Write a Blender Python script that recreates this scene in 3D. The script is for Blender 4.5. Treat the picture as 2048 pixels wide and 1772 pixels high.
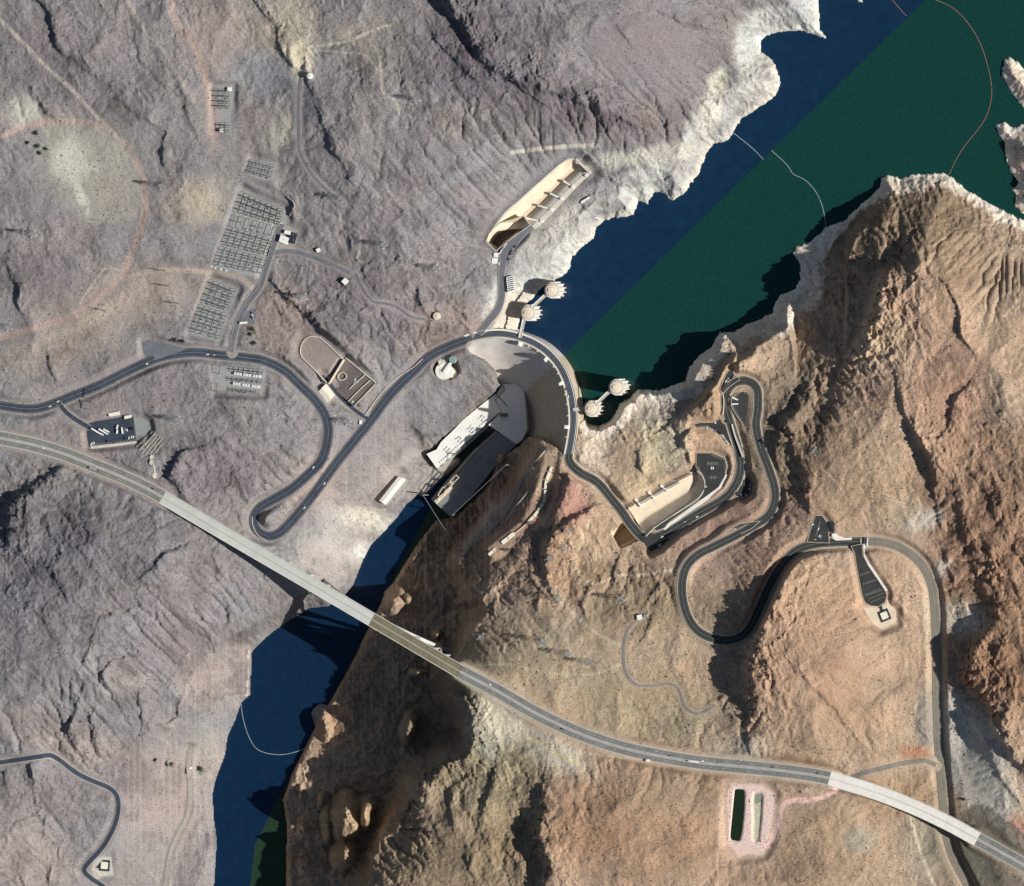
import bpy, math, random, heapq
import numpy as np
from mathutils import Vector
from mathutils.geometry import tessellate_polygon

# ------------------------------------------------------------------ scene, camera, sky, sun
scene = bpy.context.scene
for o in list(bpy.data.objects):
    bpy.data.objects.remove(o, do_unlink=True)
COL = scene.collection

S = 0.85            # metres per map unit (north up)
K = 0.20            # the aerial camera looks down from slightly east of the zenith
NRM = math.sqrt(1 + K * K)
SX = S * NRM
CX, CY = 1024.0, 886.0

cam_d = bpy.data.cameras.new('aerial_camera')
cam_d.type = 'ORTHO'
cam_d.ortho_scale = 2048 * S
cam_d.clip_start = 10
cam_d.clip_end = 9000
cam = bpy.data.objects.new('aerial_camera', cam_d)
COL.objects.link(cam)
cam.location = (K * 3500, 0, 3500)
cam.rotation_euler = (0, math.atan(K), 0)
scene.camera = cam

SUN_EL = math.radians(35.5)
SUN_AZ = math.radians(100.0)          # clockwise from north: a little south of east
world = bpy.data.worlds.new('World')
scene.world = world
world.use_nodes = True
wn = world.node_tree
wn.nodes.clear()
sky = wn.nodes.new('ShaderNodeTexSky')
sky.sky_type = 'NISHITA'
sky.sun_disc = False
sky.sun_elevation = SUN_EL
sky.sun_rotation = SUN_AZ
sky.altitude = 400
bg = wn.nodes.new('ShaderNodeBackground')
bg.inputs['Strength'].default_value = 0.052
wo = wn.nodes.new('ShaderNodeOutputWorld')
wn.links.new(sky.outputs[0], bg.inputs[0])
wn.links.new(bg.outputs[0], wo.inputs[0])

sun_d = bpy.data.lights.new('sun', 'SUN')
sun_d.energy = 5.0
sun_d.angle = math.radians(0.5)
sun_d.color = (1.0, 0.965, 0.92)
sun = bpy.data.objects.new('sun', sun_d)
COL.objects.link(sun)
sdir = Vector((math.sin(SUN_AZ) * math.cos(SUN_EL), math.cos(SUN_AZ) * math.cos(SUN_EL), math.sin(SUN_EL)))
sun.rotation_euler = sdir.to_track_quat('Z', 'Y').to_euler()

vs = scene.view_settings
vs.view_transform = 'Standard'
vs.look = 'None'
vs.exposure = 0.0
vs.gamma = 1.0
vs.use_curve_mapping = False
scene.cycles.max_bounces = 5
scene.cycles.diffuse_bounces = 3
scene.cycles.use_adaptive_sampling = True
rng = np.random.default_rng(7)
random.seed(7)

Z_RIVER, Z_LAKE, Z_CREST, Z_DECK = 0.0, 86.0, 140.0, 205.0


def W(px, py, z=0.0):
    """map coordinates (east, south) plus height -> world point"""
    return Vector(((px - CX) * SX + K * z, (CY - py) * S, z))


# ------------------------------------------------------------------ noise and grid
def axis(lo, hi, step, pad):
    core = np.arange(lo, hi + step * .5, step)
    g, d = [], step
    while sum(g) < pad:
        d *= 1.45
        g.append(d)
    g = np.cumsum(g)
    return np.concatenate([lo - g[::-1], core, core[-1] + g])


XS = axis(-40, 2088, 2.1, 1500)
YS = axis(-40, 1812, 2.1, 1500)
NX, NY = len(XS), len(YS)
GX, GY = np.meshgrid(XS, YS)

_tab = {}


def vn(x, y, seed):
    if seed not in _tab:
        _tab[seed] = np.random.default_rng(1000 + seed).random((257, 257)).astype(np.float32) * 2 - 1
        _tab[seed][256] = _tab[seed][0]
        _tab[seed][:, 256] = _tab[seed][:, 0]
    t = _tab[seed]
    xf, yf = np.floor(x), np.floor(y)
    u, v = x - xf, y - yf
    i = xf.astype(np.int64) & 255
    j = yf.astype(np.int64) & 255
    u = u * u * u * (u * (u * 6 - 15) + 10)
    v = v * v * v * (v * (v * 6 - 15) + 10)
    a, b, c, d = t[j, i], t[j, i + 1], t[j + 1, i], t[j + 1, i + 1]
    return a + (b - a) * u + (c - a) * v + (a - b - c + d) * u * v


def fbm(x, y, scale, octv, gain=0.5, seed=0, ridged=False):
    out = np.zeros_like(x)
    amp, tot = 1.0, 0.0
    ca, sa = math.cos(0.6), math.sin(0.6)
    x, y = x / scale, y / scale
    for k in range(octv):
        n = vn(x + 17.3 * k, y - 9.1 * k, seed + k)
        if ridged:
            n = 1 - 2 * np.abs(n)
        out += n * amp
        tot += amp
        amp *= gain
        x, y = (x * ca - y * sa) * 2.03, (x * sa + y * ca) * 2.03
    return out / tot


def sst(a, b, x):
    t = np.clip((x - a) / (b - a), 0, 1)
    return t * t * (3 - 2 * t)


WX = fbm(GX, GY, 34, 4, .55, 50)
WY = fbm(GX, GY, 34, 4, .55, 60)
PX, PY = GX + WX * 7, GY + WY * 7          # roughened coordinates: nothing natural has a clean edge


def window(x0, x1, y0, y1):
    i0, i1 = np.searchsorted(XS, [x0, x1])
    j0, j1 = np.searchsorted(YS, [y0, y1])
    return slice(max(j0 - 1, 0), min(j1 + 1, NY)), slice(max(i0 - 1, 0), min(i1 + 1, NX))


def spline(pts, step=4.0):
    """Catmull-Rom through pts (any number of columns), resampled about every step"""
    p = np.array(pts, float)
    if len(p) < 3:
        n = max(2, int(np.hypot(*(p[1] - p[0])[:2]) / step) + 1)
        return p[0] + (p[1] - p[0]) * np.linspace(0, 1, n)[:, None]
    e = np.vstack([2 * p[0] - p[1], p, 2 * p[-1] - p[-2]])
    out = []
    for i in range(1, len(e) - 2):
        a, b, c, d = e[i - 1], e[i], e[i + 1], e[i + 2]
        n = max(1, int(np.hypot(*(c - b)[:2]) / step))
        for t in np.arange(n) / n:
            out.append(.5 * (2 * b + (c - a) * t + (2 * a - 5 * b + 4 * c - d) * t * t + (3 * b - a - 3 * c + d) * t ** 3))
    out.append(p[-1])
    return np.array(out)


def pdist(pts, margin, warped=False):
    """window, distance, signed side (+ = left-hand of travel) and interpolated extra columns of the nearest segment"""
    p = np.array(pts, float)
    ws = window(p[:, 0].min() - margin, p[:, 0].max() + margin, p[:, 1].min() - margin, p[:, 1].max() + margin)
    X, Y = (PX[ws], PY[ws]) if warped else (GX[ws], GY[ws])
    D = np.full(X.shape, 1e9)
    SG = np.zeros(X.shape)
    E = np.zeros(X.shape + (max(p.shape[1] - 2, 1),))
    oj, oi = ws[0].start, ws[1].start
    mm = margin + (12 if warped else 0)
    for a, b in zip(p[:-1], p[1:]):
        w2 = window(min(a[0], b[0]) - mm, max(a[0], b[0]) + mm, min(a[1], b[1]) - mm, max(a[1], b[1]) + mm)
        sl = (slice(max(w2[0].start - oj, 0), min(w2[0].stop - oj, X.shape[0])), slice(max(w2[1].start - oi, 0), min(w2[1].stop - oi, X.shape[1])))
        x, y = X[sl], Y[sl]
        dx, dy = b[0] - a[0], b[1] - a[1]
        L2 = dx * dx + dy * dy + 1e-9
        t = np.clip(((x - a[0]) * dx + (y - a[1]) * dy) / L2, 0, 1)
        ex, ey = x - a[0] - t * dx, y - a[1] - t * dy
        d = np.hypot(ex, ey)
        m = d < D[sl]
        D[sl] = np.where(m, d, D[sl])
        SG[sl] = np.where(m, np.sign(dx * ey - dy * ex), SG[sl])
        if p.shape[1] > 2:
            v = a[2:] + t[..., None] * (b[2:] - a[2:])
            E[sl] = np.where(m[..., None], v, E[sl])
    return ws, D, SG, E


def inside(poly, ws=None, warped=False):
    if ws is None:
        ws = (slice(0, NY), slice(0, NX))
    X, Y = (PX[ws], PY[ws]) if warped else (GX[ws], GY[ws])
    r = np.zeros(X.shape, bool)
    n = len(poly)
    for i in range(n):
        x1, y1 = poly[i][:2]
        x2, y2 = poly[(i + 1) % n][:2]
        if y1 == y2:
            continue
        c = ((y1 > Y) != (y2 > Y)) & (X < (x2 - x1) * (Y - y1) / (y2 - y1) + x1)
        r ^= c
    return r


def sdf(poly, margin, warped=False):
    """signed distance (negative inside) within margin"""
    q = [p[:2] for p in poly]
    ws, D, _, _ = pdist(q + [q[0]], margin, warped)
    ins = inside(q, ws, warped)
    return ws, np.where(ins, -D, D)


# ------------------------------------------------------------------ the mosaic seam (two survey flights)
SEAM_Y = [-1600, 0, 725, 770, 830, 868, 925, 1000, 1235, 1345, 1490, 1690, 1772, 3400]
SEAM_X = [3480, 1850, 1112, 1065, 1005, 955, 905, 870, 745, 690, 610, 510, 500, 500]


def seam_x(y):
    return np.interp(y, SEAM_Y, SEAM_X)


EAST = (GX > seam_x(GY))

# ------------------------------------------------------------------ heights
CTRL = """0 1000 214;100 1100 240;200 1060 245;300 1150 230;60 1250 245;150 1350 238;250 1300 220;350 1250 200;420 1150 188;450 1250 150;470 1190 172
400 1300 120;470 1330 26;0 1450 225;150 1420 200;300 1420 150;400 1450 85;445 1480 22;0 1520 180;110 1510 168;200 1570 146;235 1600 140;230 1660 130;175 1740 122;210 1730 120
380 1510 42;370 1600 40;340 1700 40;0 1650 190;80 1680 160;300 1600 90;290 1740 85;415 1700 12
600 1100 138;560 1150 158;640 1160 132;590 1190 140;680 1120 40;700 1000 95;760 950 85;800 960 52;845 955 12;785 985 42;760 900 110;850 820 112;850 880 62;930 760 118;700 880 148
420 1000 190;450 960 195;380 930 205;340 960 198;450 880 203;550 900 185;600 950 174;480 840 208;550 800 196;380 820 206;300 800 200;250 860 197;150 800 198;60 760 205;200 690 205;120 650 205
60 550 222;100 460 226;0 650 200;300 620 200;300 540 205;250 500 208;420 620 191;500 460 200;575 480 198;460 690 188;500 650 190;350 450 215;150 300 215;200 400 215;60 400 222;290 360 215
400 300 226;445 220 222;520 335 212;100 150 240;0 100 252;200 100 246;250 230 235;350 100 240;420 60 240;520 100 235;600 150 236;620 50 245;700 100 250;800 60 255;880 100 240
760 200 252;680 300 235;600 300 220;650 380 210;800 300 235;900 220 240;950 300 215;860 400 200;1000 330 185;780 450 205;690 480 195;700 540 191;650 600 192;760 600 192;870 630 170;930 600 165;900 520 175;960 540 155
1000 560 143;1010 480 143;820 690 165;680 720 172;720 790 152;900 670 160;1050 330 155;1150 305 152;1200 280 165;1100 250 208;1000 200 240;1000 100 262;1100 100 258;1100 180 238;1200 100 248;1300 50 228
1250 180 208;1350 100 202;1400 50 190;1480 60 160;1450 150 150;1350 200 175;1300 280 158;1380 270 138;1250 330 130;1180 400 130;1100 500 122;1060 550 128
1800 385 132;1850 420 178;1900 450 172;1960 470 145;2040 500 122;1760 480 165;1700 500 140;1665 555 122;1700 640 162;1700 580 150;1660 720 160;1640 780 166;1780 560 205;1755 650 188;1725 720 192;1690 800 205;1650 900 220;1640 650 148;1640 600 132;1620 540 108;1655 500 110;1600 680 146;1560 720 149
1500 720 162;1480 690 150;1560 850 168;1600 800 160;1590 930 178;1580 1000 180;1850 600 250;1900 550 236;1950 650 258;1900 750 250;1820 800 240;1780 900 235;1850 900 226;1900 860 232;2000 800 270;2040 600 240
1950 900 252;2040 950 280;1960 1050 246;1930 1150 226;1905 1250 210;1905 1450 205;1925 1500 210;1900 1350 208;1995 1250 258;1955 1350 236;2040 1350 290;2000 1500 262;2040 1600 236;1750 1000 216;1700 1050 205;1800 1050 209;1640 1020 205;1850 1000 216;1870 1100 207;1880 1250 203;1880 1450 198;1880 1600 193
1745 1150 210;1765 1230 212;1800 1150 213;1820 1300 210;1700 1300 240;1600 1300 255;1560 1200 242;1600 1150 226;1660 1130 212;1560 1400 242;1650 1450 235;1520 1400 226;1750 1450 225;1500 1500 212;1480 1480 205;1470 1300 190;1440 1400 190;1380 1400 190
1300 1350 195;1280 1240 190;1200 1300 195;1100 1280 193;1000 1260 168;1100 1180 178;1180 1150 172;1250 1150 168;1330 1130 177;1250 1095 152;1200 1050 158;1150 1000 152;1130 1080 158;1080 1100 148;1060 1000 142;1090 940 144;1000 1100 116;1450 1040 168;1380 1050 160;1430 1200 190;1440 1130 187
1200 880 134;1300 860 138;1270 800 126;1330 806 132;1225 868 134;1300 790 118;1350 900 142;1420 880 152;1430 760 158
1000 1380 203;1100 1440 205;1200 1490 207;1300 1510 208;1400 1530 210;1500 1535 212;1640 1555 215;1750 1590 203;1880 1640 193;1960 1690 218;2040 1740 222
1000 1430 201;955 1440 194;980 1500 190;1060 1560 205;1040 1640 198;1100 1600 228;1150 1700 245;1250 1600 240;1300 1700 245;1400 1600 225;1500 1620 215;1500 1690 214;1600 1660 222;1700 1650 224;1650 1750 235;1800 1700 214;1750 1750 225;1850 1750 200;1950 1750 206
950 1600 200;900 1700 210;850 1610 178;950 1750 225;780 1750 185;700 1670 140;600 1700 82;655 1720 70;770 1640 95;720 1600 70
880 1400 105;800 1400 55;700 1400 16;880 1500 118;800 1500 62;700 1520 26;640 1590 24;860 1250 62;900 1200 84;800 1250 22;900 1100 52;950 1050 66;1000 1000 78;1040 930 84;940 1180 120;955 1300 168;925 1360 196
-900 -900 260;-900 500 240;-900 1400 230;-900 2600 230;500 -1000 270;500 2800 220;1300 2800 250;2200 2800 240;3000 1500 280;3000 600 250;2900 2700 250;900 -300 260;300 -400 255;-300 300 240;-300 900 215;-300 1500 200;1700 2100 240;1000 2100 230;2400 1500 270;2400 1000 270;2300 1800 230"""
C = np.array([[float(v) for v in t.split()] for t in CTRL.replace('\n', ';').split(';')])


def rbf(c, smooth=6.0):
    d = np.hypot(c[:, None, 0] - c[None, :, 0], c[:, None, 1] - c[None, :, 1])
    n = len(c)
    A = np.zeros((n + 3, n + 3))
    A[:n, :n] = d - smooth * np.eye(n) * 1.0
    A[:n, n] = 1
    A[:n, n + 1] = c[:, 0] / 1000
    A[:n, n + 2] = c[:, 1] / 1000
    A[n:, :n] = A[:n, n:].T
    b = np.concatenate([c[:, 2], np.zeros(3)])
    w = np.linalg.solve(A, b)
    xs = np.concatenate([np.linspace(XS[0], -60, 12)[:-1], np.arange(-60, 2120, 9.0), np.linspace(2120, XS[-1], 12)])
    ys = np.concatenate([np.linspace(YS[0], -60, 12)[:-1], np.arange(-60, 1840, 9.0), np.linspace(1840, YS[-1], 12)])
    gx, gy = np.meshgrid(xs, ys)
    z = w[n] + w[n + 1] * gx / 1000 + w[n + 2] * gy / 1000
    for k in range(n):
        z += w[k] * np.hypot(gx - c[k, 0], gy - c[k, 1])
    for _ in range(2):
        z[1:-1, 1:-1] = (z[1:-1, 1:-1] * 2 + z[:-2, 1:-1] + z[2:, 1:-1] + z[1:-1, :-2] + z[1:-1, 2:]) / 6
    # cubic upsample would overshoot; smooth linear is enough at nine map units
    fi = np.interp(XS, xs, np.arange(len(xs)))
    fj = np.interp(YS, ys, np.arange(len(ys)))
    i = np.minimum(fi.astype(int), len(xs) - 2)
    j = np.minimum(fj.astype(int), len(ys) - 2)
    u, v = (fi - i)[None, :], (fj - j)[:, None]
    return z[j][:, i] * (1 - u) * (1 - v) + z[j][:, i + 1] * u * (1 - v) + z[j + 1][:, i] * (1 - u) * v + z[j + 1][:, i + 1] * u * v


Z = rbf(C)
for _ in range(4):          # take the facets of the coarse interpolation out
    for r in (1, 2, 3):
        Z[:, r:-r] = (Z[:, r:-r] * 2 + Z[:, :-2 * r] + Z[:, 2 * r:]) / 4
        Z[r:-r] = (Z[r:-r] * 2 + Z[:-2 * r] + Z[2 * r:]) / 4

# ruggedness: 1 = craggy rock, 0 = graded ground
R = np.where(GX > seam_x(GY), 0.42, 0.50)


def blob(cx, cy, rx, ry, rot=0, soft=.5):
    """soft warped ellipse mask"""
    ext = max(rx, ry) * (1 + soft) + 14
    ws = window(cx - ext, cx + ext, cy - ext, cy + ext)
    x, y = PX[ws] - cx, PY[ws] - cy
    a = math.radians(rot)
    u = (x * math.cos(a) + y * math.sin(a)) / rx
    v = (-x * math.sin(a) + y * math.cos(a)) / ry
    return ws, 1 - sst(1 - soft, 1 + soft, np.hypot(u, v))


for (cx, cy, rx, ry, rot, val) in [
    (190, 340, 130, 120, 0, .12), (250, 600, 170, 70, 0, .25), (470, 470, 90, 170, 20, .12), (440, 220, 60, 110, 0, .1), (150, 750, 160, 90, 0, .35), (250, 860, 120, 50, 0, .2),
    (760, 560, 130, 110, 0, .8), (660, 640, 80, 70, 40, 1.0), (850, 640, 90, 60, 0, .9), (950, 150, 160, 130, 30, 1.0), (1080, 80, 120, 90, 0, .8), (1220, 210, 110, 60, 20, 1.0), (1310, 100, 130, 95, 0, .12), (100, 640, 150, 60, 0, .2), (320, 520, 90, 60, 0, .25),
    (180, 1100, 190, 160, 0, .95), (330, 1330, 170, 120, 0, .95), (60, 1000, 80, 70, 0, 1.1), (420, 930, 90, 70, 0, .9), (150, 1440, 80, 70, 0, .9), (60, 1640, 90, 90, 0, .7), (300, 1640, 70, 110, 0, .4), (560, 900, 60, 90, 0, .7),
    (640, 1140, 90, 70, 30, .6), (800, 880, 80, 80, 0, .5), (880, 1120, 90, 120, 0, 1.0), (850, 1420, 140, 150, 0, .6), (700, 1680, 150, 110, 0, 1.3), (1000, 1000, 70, 110, 0, .5), (960, 1180, 60, 60, 0, 1.1), (940, 1450, 40, 100, 0, 1.1),
    (1120, 1120, 90, 80, 0, .9), (1260, 1190, 110, 50, 0, .75), (1150, 1340, 150, 90, 0, .3), (1300, 1650, 220, 110, 0, .35), (1030, 1700, 90, 120, 0, .8), (980, 1560, 70, 80, 0, .8), (1590, 860, 60, 180, 15, 1.0), (1660, 640, 80, 100, 0, 1.0), (1730, 480, 110, 80, 0, 1.1),
    (1880, 450, 90, 60, 0, .9), (1850, 720, 130, 180, 0, .35), (1990, 1080, 100, 260, 0, .75), (1960, 1400, 90, 130, 30, .75), (1620, 1320, 120, 170, 0, .16), (1440, 1040, 80, 36, -32, .06), (1400, 880, 44, 34, 0, .06), (1420, 1130, 40, 60, 0, .08), (1520, 1000, 30, 60, 0, .3), (1700, 980, 90, 90, 0, .3), (1500, 1330, 50, 150, 0, .9), (1250, 850, 90, 60, 0, .7), (1180, 920, 50, 60, 0, .4),
    (1650, 1680, 150, 80, 0, .3), (1500, 1640, 70, 80, 0, .05), (1950, 1700, 90, 60, 0, .2), (1960, 1520, 60, 110, 30, .2), (1250, 400, 130, 90, 30, .8), (1440, 200, 60, 120, 30, .8)]:
    ws, m = blob(cx, cy, rx, ry, rot, .5)
    val = val * (.82 if cx < float(seam_x(cy)) else 1.0)
    R[ws] = R[ws] * (1 - m) + val * m

def strike(ang, stretch):
    a = np.radians(ang)
    x, y = GX + WX * 10, GY + WY * 10
    return (x * np.cos(a) + y * np.sin(a)) / stretch, (-x * np.sin(a) + y * np.cos(a))


n1 = fbm(PX, PY, 130, 3, .5, 1, True)
SU, SV = strike(np.where(GX > seam_x(GY) + 0, 66.0, 52.0), 1.9)      # beds and joints run north-west to south-east
n2a = fbm(SU, SV, 40, 4, .58, 11, True)
n2b = -fbm(GX + WX * 16, GY + WY * 16, 52, 4, .55, 15, True)         # gullies
n2 = .6 * n2a + .5 * n2b
n3 = fbm(SU * 1.2 + WX * 4, SV + WY * 4, 13, 3, .62, 21, True)
n4 = fbm(GX, GY, 5.2, 2, .7, 31)
nw = np.random.default_rng(5).normal(0, 1, GX.shape)
Z += n1 * (4.5 + 3 * R) + n2 * (.6 + 3.6 * R) + n3 * (.2 + 1.2 * R)

# scarps: west-facing rock steps whose shadow falls to the west
SCARPS = """55;75 0 8;95 20 11;108 60 12;118 95 10;135 110 7;165 130 6;180 145 5;220 170 3
30;235 2 4;232 22 3
25;270 75 3;278 110 3
25;300 140 2;320 165 3
30;360 170 2;370 195 4;378 230 4;392 265 3
30;245 205 3;265 220 4;290 235 4;325 262 3
30;330 275 4;325 300 9;328 325 8;335 345 3
30;60 180 4;100 230 7;112 236 4
40;510 8 5;530 30 7;548 50 8;556 90 8;570 112 9;595 140 5
30;608 128 5;606 150 9;622 180 4
40;640 232 4;655 270 6;660 295 10;675 310 10;685 330 5;692 345 3
110;888 -40 44;888 0 42;906 30 34;926 60 24;946 95 17;975 130 15;1000 148 12;1024 165 12
30;862 55 5;885 92 8;915 126 10;950 155 8;985 160 6
60;1024 165 12;1050 170 9;1078 165 15;1082 182 12;1112 187 15;1132 201 14;1152 193 15;1156 207 12;1190 217 14;1204 240 10
40;1180 235 8;1210 228 12;1250 240 11;1276 252 8
20;1240 60 4;1250 75 5
30;1335 30 4;1390 48 6;1422 60 4
30;1460 55 7;1478 85 9;1482 100 4
20;1335 250 3;1340 280 4
25;1360 262 4;1372 295 7;1370 304 3
25;805 150 5;812 165 6;818 190 3
30;985 230 4;1000 260 5;1020 290 4
18;575 395 3;589 406 6;580 432 3
35;25 552 5;36 580 9;31 600 8;41 622 3
25;100 718 5;106 742 6
45;540 560 6;575 595 11;615 630 16;645 662 14;668 695 11;700 722 6
25;840 578 4;836 600 9;850 627 4
30;700 480 3;715 510 4;740 560 4
50;12 1052 18;15 1012 20;30 990 22;55 984 17;72 968 16;95 958 14;120 935 12;142 929 5
18;30 1055 4;32 1012 6
22;48 1050 6;52 1012 8;57 992 10;80 985 6
50;368 997 4;350 968 11;338 954 14;351 925 16;363 905 13;386 896 6
25;318 1120 9;335 1106 8;352 1099 3
20;288 1148 8;306 1138 5
20;425 1120 3;440 1142 5
25;40 1113 4;95 1130 5;110 1150 6;120 1165 7;130 1190 6;142 1206 4
30;190 1255 5;181 1290 8;172 1312 7
20;205 1315 6;200 1332 5
40;214 1336 10;208 1350 12;217 1376 10;226 1386 3
40;152 1412 4;147 1430 7;141 1446 13;136 1462 16;146 1482 8
25;185 1424 5;180 1440 6;185 1480 6;190 1492 3
25;280 1388 5;285 1430 5;283 1466 3
25;362 1398 3;350 1435 5;310 1456 5;290 1464 3
30;76 1514 6;63 1530 15;69 1560 9;69 1582 3
20;10 1555 9;15 1575 4
18;92 1640 4;85 1666 6
18;125 1680 4;119 1702 5
18;100 1740 6;98 1760 4
110;1784 528 20;1762 558 40;1750 595 56;1741 630 54;1729 665 44;1711 690 34;1691 730 18;1670 782 7
30;1700 562 12;1682 590 22;1666 620 12
35;1617 738 8;1606 770 20;1590 802 9
40;1602 800 8;1577 830 18;1561 860 22;1551 892 20;1548 915 8
25;1670 690 10;1660 720 12;1640 752 9
50;1632 598 18;1600 620 20;1560 631 17;1520 642 12;1490 655 6
70;1478 702 22;1452 735 40;1431 770 42;1401 800 30;1371 830 18;1346 846 10
30;1388 850 9;1362 880 9
60;1764 376 12;1731 410 22;1701 440 18;1681 470 8
35;1802 418 14;1790 442 12
30;1880 440 8;1902 420 8
35;1810 498 10;1832 520 14;1824 552 8
30;1690 478 9;1701 510 15;1711 542 10
20;1860 538 4;1892 566 4
35;1903 588 6;1915 620 10;1921 660 11;1930 680 9;1942 702 4
40;1795 768 5;1801 792 9;1811 830 7;1831 870 11;1841 892 9
40;1926 780 8;1911 800 11;1906 830 11;1890 862 6
60;1834 866 14;1849 890 23;1861 920 24;1867 960 20;1873 1004 6
35;1915 998 6;1926 1030 11;1931 1060 13;1930 1092 5
25;1985 998 8;1991 1032 8
25;1974 1108 10;1981 1132 7
50;1985 1178 10;1990 1225 13;1973 1262 13;1946 1290 22;1941 1322 16
70;1936 1330 16;1932 1360 20;1942 1385 18;1964 1395 18;1978 1420 22;1986 1450 24;2001 1475 22;2026 1510 20;2050 1540 18;2100 1590 14
25;2000 1298 12;1991 1322 10
20;2015 1418 6;2006 1460 7;2026 1482 3
48;903 1376 10;925 1420 28;942 1470 42;926 1502 44;880 1527 48;850 1547 46;830 1582 36;815 1612 22
22;1945 1440 5;1966 1480 6;1991 1530 5;2021 1580 5;2046 1606 4
100;1600 1098 8;1572 1120 16;1533 1170 30;1512 1220 40;1501 1270 40;1496 1320 36;1498 1370 30;1500 1420 20;1498 1460 10;1500 1492 4
40;1582 884 10;1601 930 16;1607 980 16;1616 1012 10;1621 1028 4
40;1193 1012 5;1151 1035 15;1111 1060 16;1091 1080 19;1086 1110 15;1091 1150 11;1099 1178 4
25;1275 898 6;1281 935 9;1291 952 4
25;1358 868 6;1376 910 9;1389 936 11
35;1136 930 14;1131 970 17;1121 1010 15;1106 1050 10
20;1341 1154 4;1311 1175 9;1300 1192 5
25;1235 1120 5;1225 1150 6
22;1175 1180 5;1165 1205 6
60;1082 1598 12;1077 1630 20;1066 1670 27;1076 1700 30;1091 1740 28;1082 1780 26
25;986 1548 8;975 1600 9;962 1640 6
22;911 1570 7;900 1592 9;906 1652 6
22;930 1700 5;940 1740 6
18;1590 1335 3;1640 1390 4;1720 1482 3
18;1441 1393 4;1424 1406 5
25;1300 1240 4;1290 1262 5
25;1890 1110 5;1905 1160 6
25;1945 1115 6;1960 1170 8;1985 1215 6
22;1950 960 6;1975 985 7
22;1500 870 3;1512 900 3"""
for line in SCARPS.split('\n'):
    t = line.split(';')
    L = float(t[0])
    pts = np.array([[float(v) for v in q.split()] for q in t[1:]])
    # taper the two ends
    p = spline(np.vstack([pts]), 7)
    ws, D, SG, E = pdist(p, L * 2.0, True)
    # east side of the line, whichever way it was drawn
    dirx = p[-1, 1] - p[0, 1]
    east = SG * (-1 if dirx > 0 else 1)
    h = E[..., 0] * (1 + .35 * n3[ws])
    prof = np.where(east > 0, np.exp(-(D / L) ** 1.4 * 1.6), np.exp(-(D / 2.6)))
    # beyond the ends the step dies away
    ax, ay, bx, by = p[0, 0], p[0, 1], p[-1, 0], p[-1, 1]
    de = np.minimum(np.hypot(PX[ws] - ax, PY[ws] - ay), np.hypot(PX[ws] - bx, PY[ws] - by))
    Z[ws] += h * prof

# ------------------------------------------------------------------ running water cuts gullies down the slopes
def erode(rounds=11):
    ci = np.where((XS > -300) & (XS < 2350))[0][::2]
    cj = np.where((YS > -300) & (YS < 2080))[0][::2]
    h0 = Z[np.ix_(cj, ci)].copy()
    nj, ni = h0.shape
    h = h0 + np.random.default_rng(3).normal(0, .25, h0.shape)
    # drain every hollow (priority flood)
    flat_h = h.ravel().tolist()
    seen = bytearray(nj * ni)
    heap = []
    for j in range(nj):
        for i in ((0, ni - 1) if 0 < j < nj - 1 else range(ni)):
            k = j * ni + i
            seen[k] = 1
            heap.append((flat_h[k], k))
    heapq.heapify(heap)
    pop, push = heapq.heappop, heapq.heappush
    while heap:
        z, k = pop(heap)
        i = k % ni
        for d in (-ni, ni, -1, 1, -ni - 1, -ni + 1, ni - 1, ni + 1):
            q = k + d
            if q < 0 or q >= nj * ni or seen[q] or abs(q % ni - i) > 1:
                continue
            seen[q] = 1
            if flat_h[q] <= z:
                flat_h[q] = z + .004
            push(heap, (flat_h[q], q))
    h = np.array(flat_h).reshape(nj, ni)
    hard = .35 + .65 * np.clip(.5 + fbm(GX[np.ix_(cj, ci)], GY[np.ix_(cj, ci)], 60, 3, .5, 161), 0, 1)
    idx = np.arange(nj * ni).reshape(nj, ni)
    for it in range(rounds):
        best = np.zeros_like(h)
        rec = idx.copy()
        for dj, di in ((-1, 0), (1, 0), (0, -1), (0, 1), (-1, -1), (-1, 1), (1, -1), (1, 1)):
            L_ = math.hypot(dj, di)
            a = (slice(max(0, -dj), nj - max(0, dj)), slice(max(0, -di), ni - max(0, di)))
            b_ = (slice(max(0, dj), nj + min(0, dj)), slice(max(0, di), ni + min(0, di)))
            dr = (h[a] - h[b_]) / L_
            m = dr > best[a]
            best[a] = np.where(m, dr, best[a])
            rec[a] = np.where(m, idx[b_], rec[a])
        order = np.argsort(-h.ravel(), kind='stable').tolist()
        rc = rec.ravel().tolist()
        area = [1.0] * (nj * ni)
        for k in order:
            r = rc[k]
            if r != k:
                area[r] += area[k]
        A = np.array(area).reshape(nj, ni)
        cut = .07 * hard * np.minimum(A, 4000) ** .46 * best
        h = h - np.minimum(cut, .7 * best)
        # loose slopes relax a little
        lap = np.zeros_like(h)
        lap[1:-1, 1:-1] = h[:-2, 1:-1] + h[2:, 1:-1] + h[1:-1, :-2] + h[1:-1, 2:] - 4 * h[1:-1, 1:-1]
        h += .035 * lap
    up = lambda f: up2(f, ci, cj)
    return up(h - h0), up(np.log(A))


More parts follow.
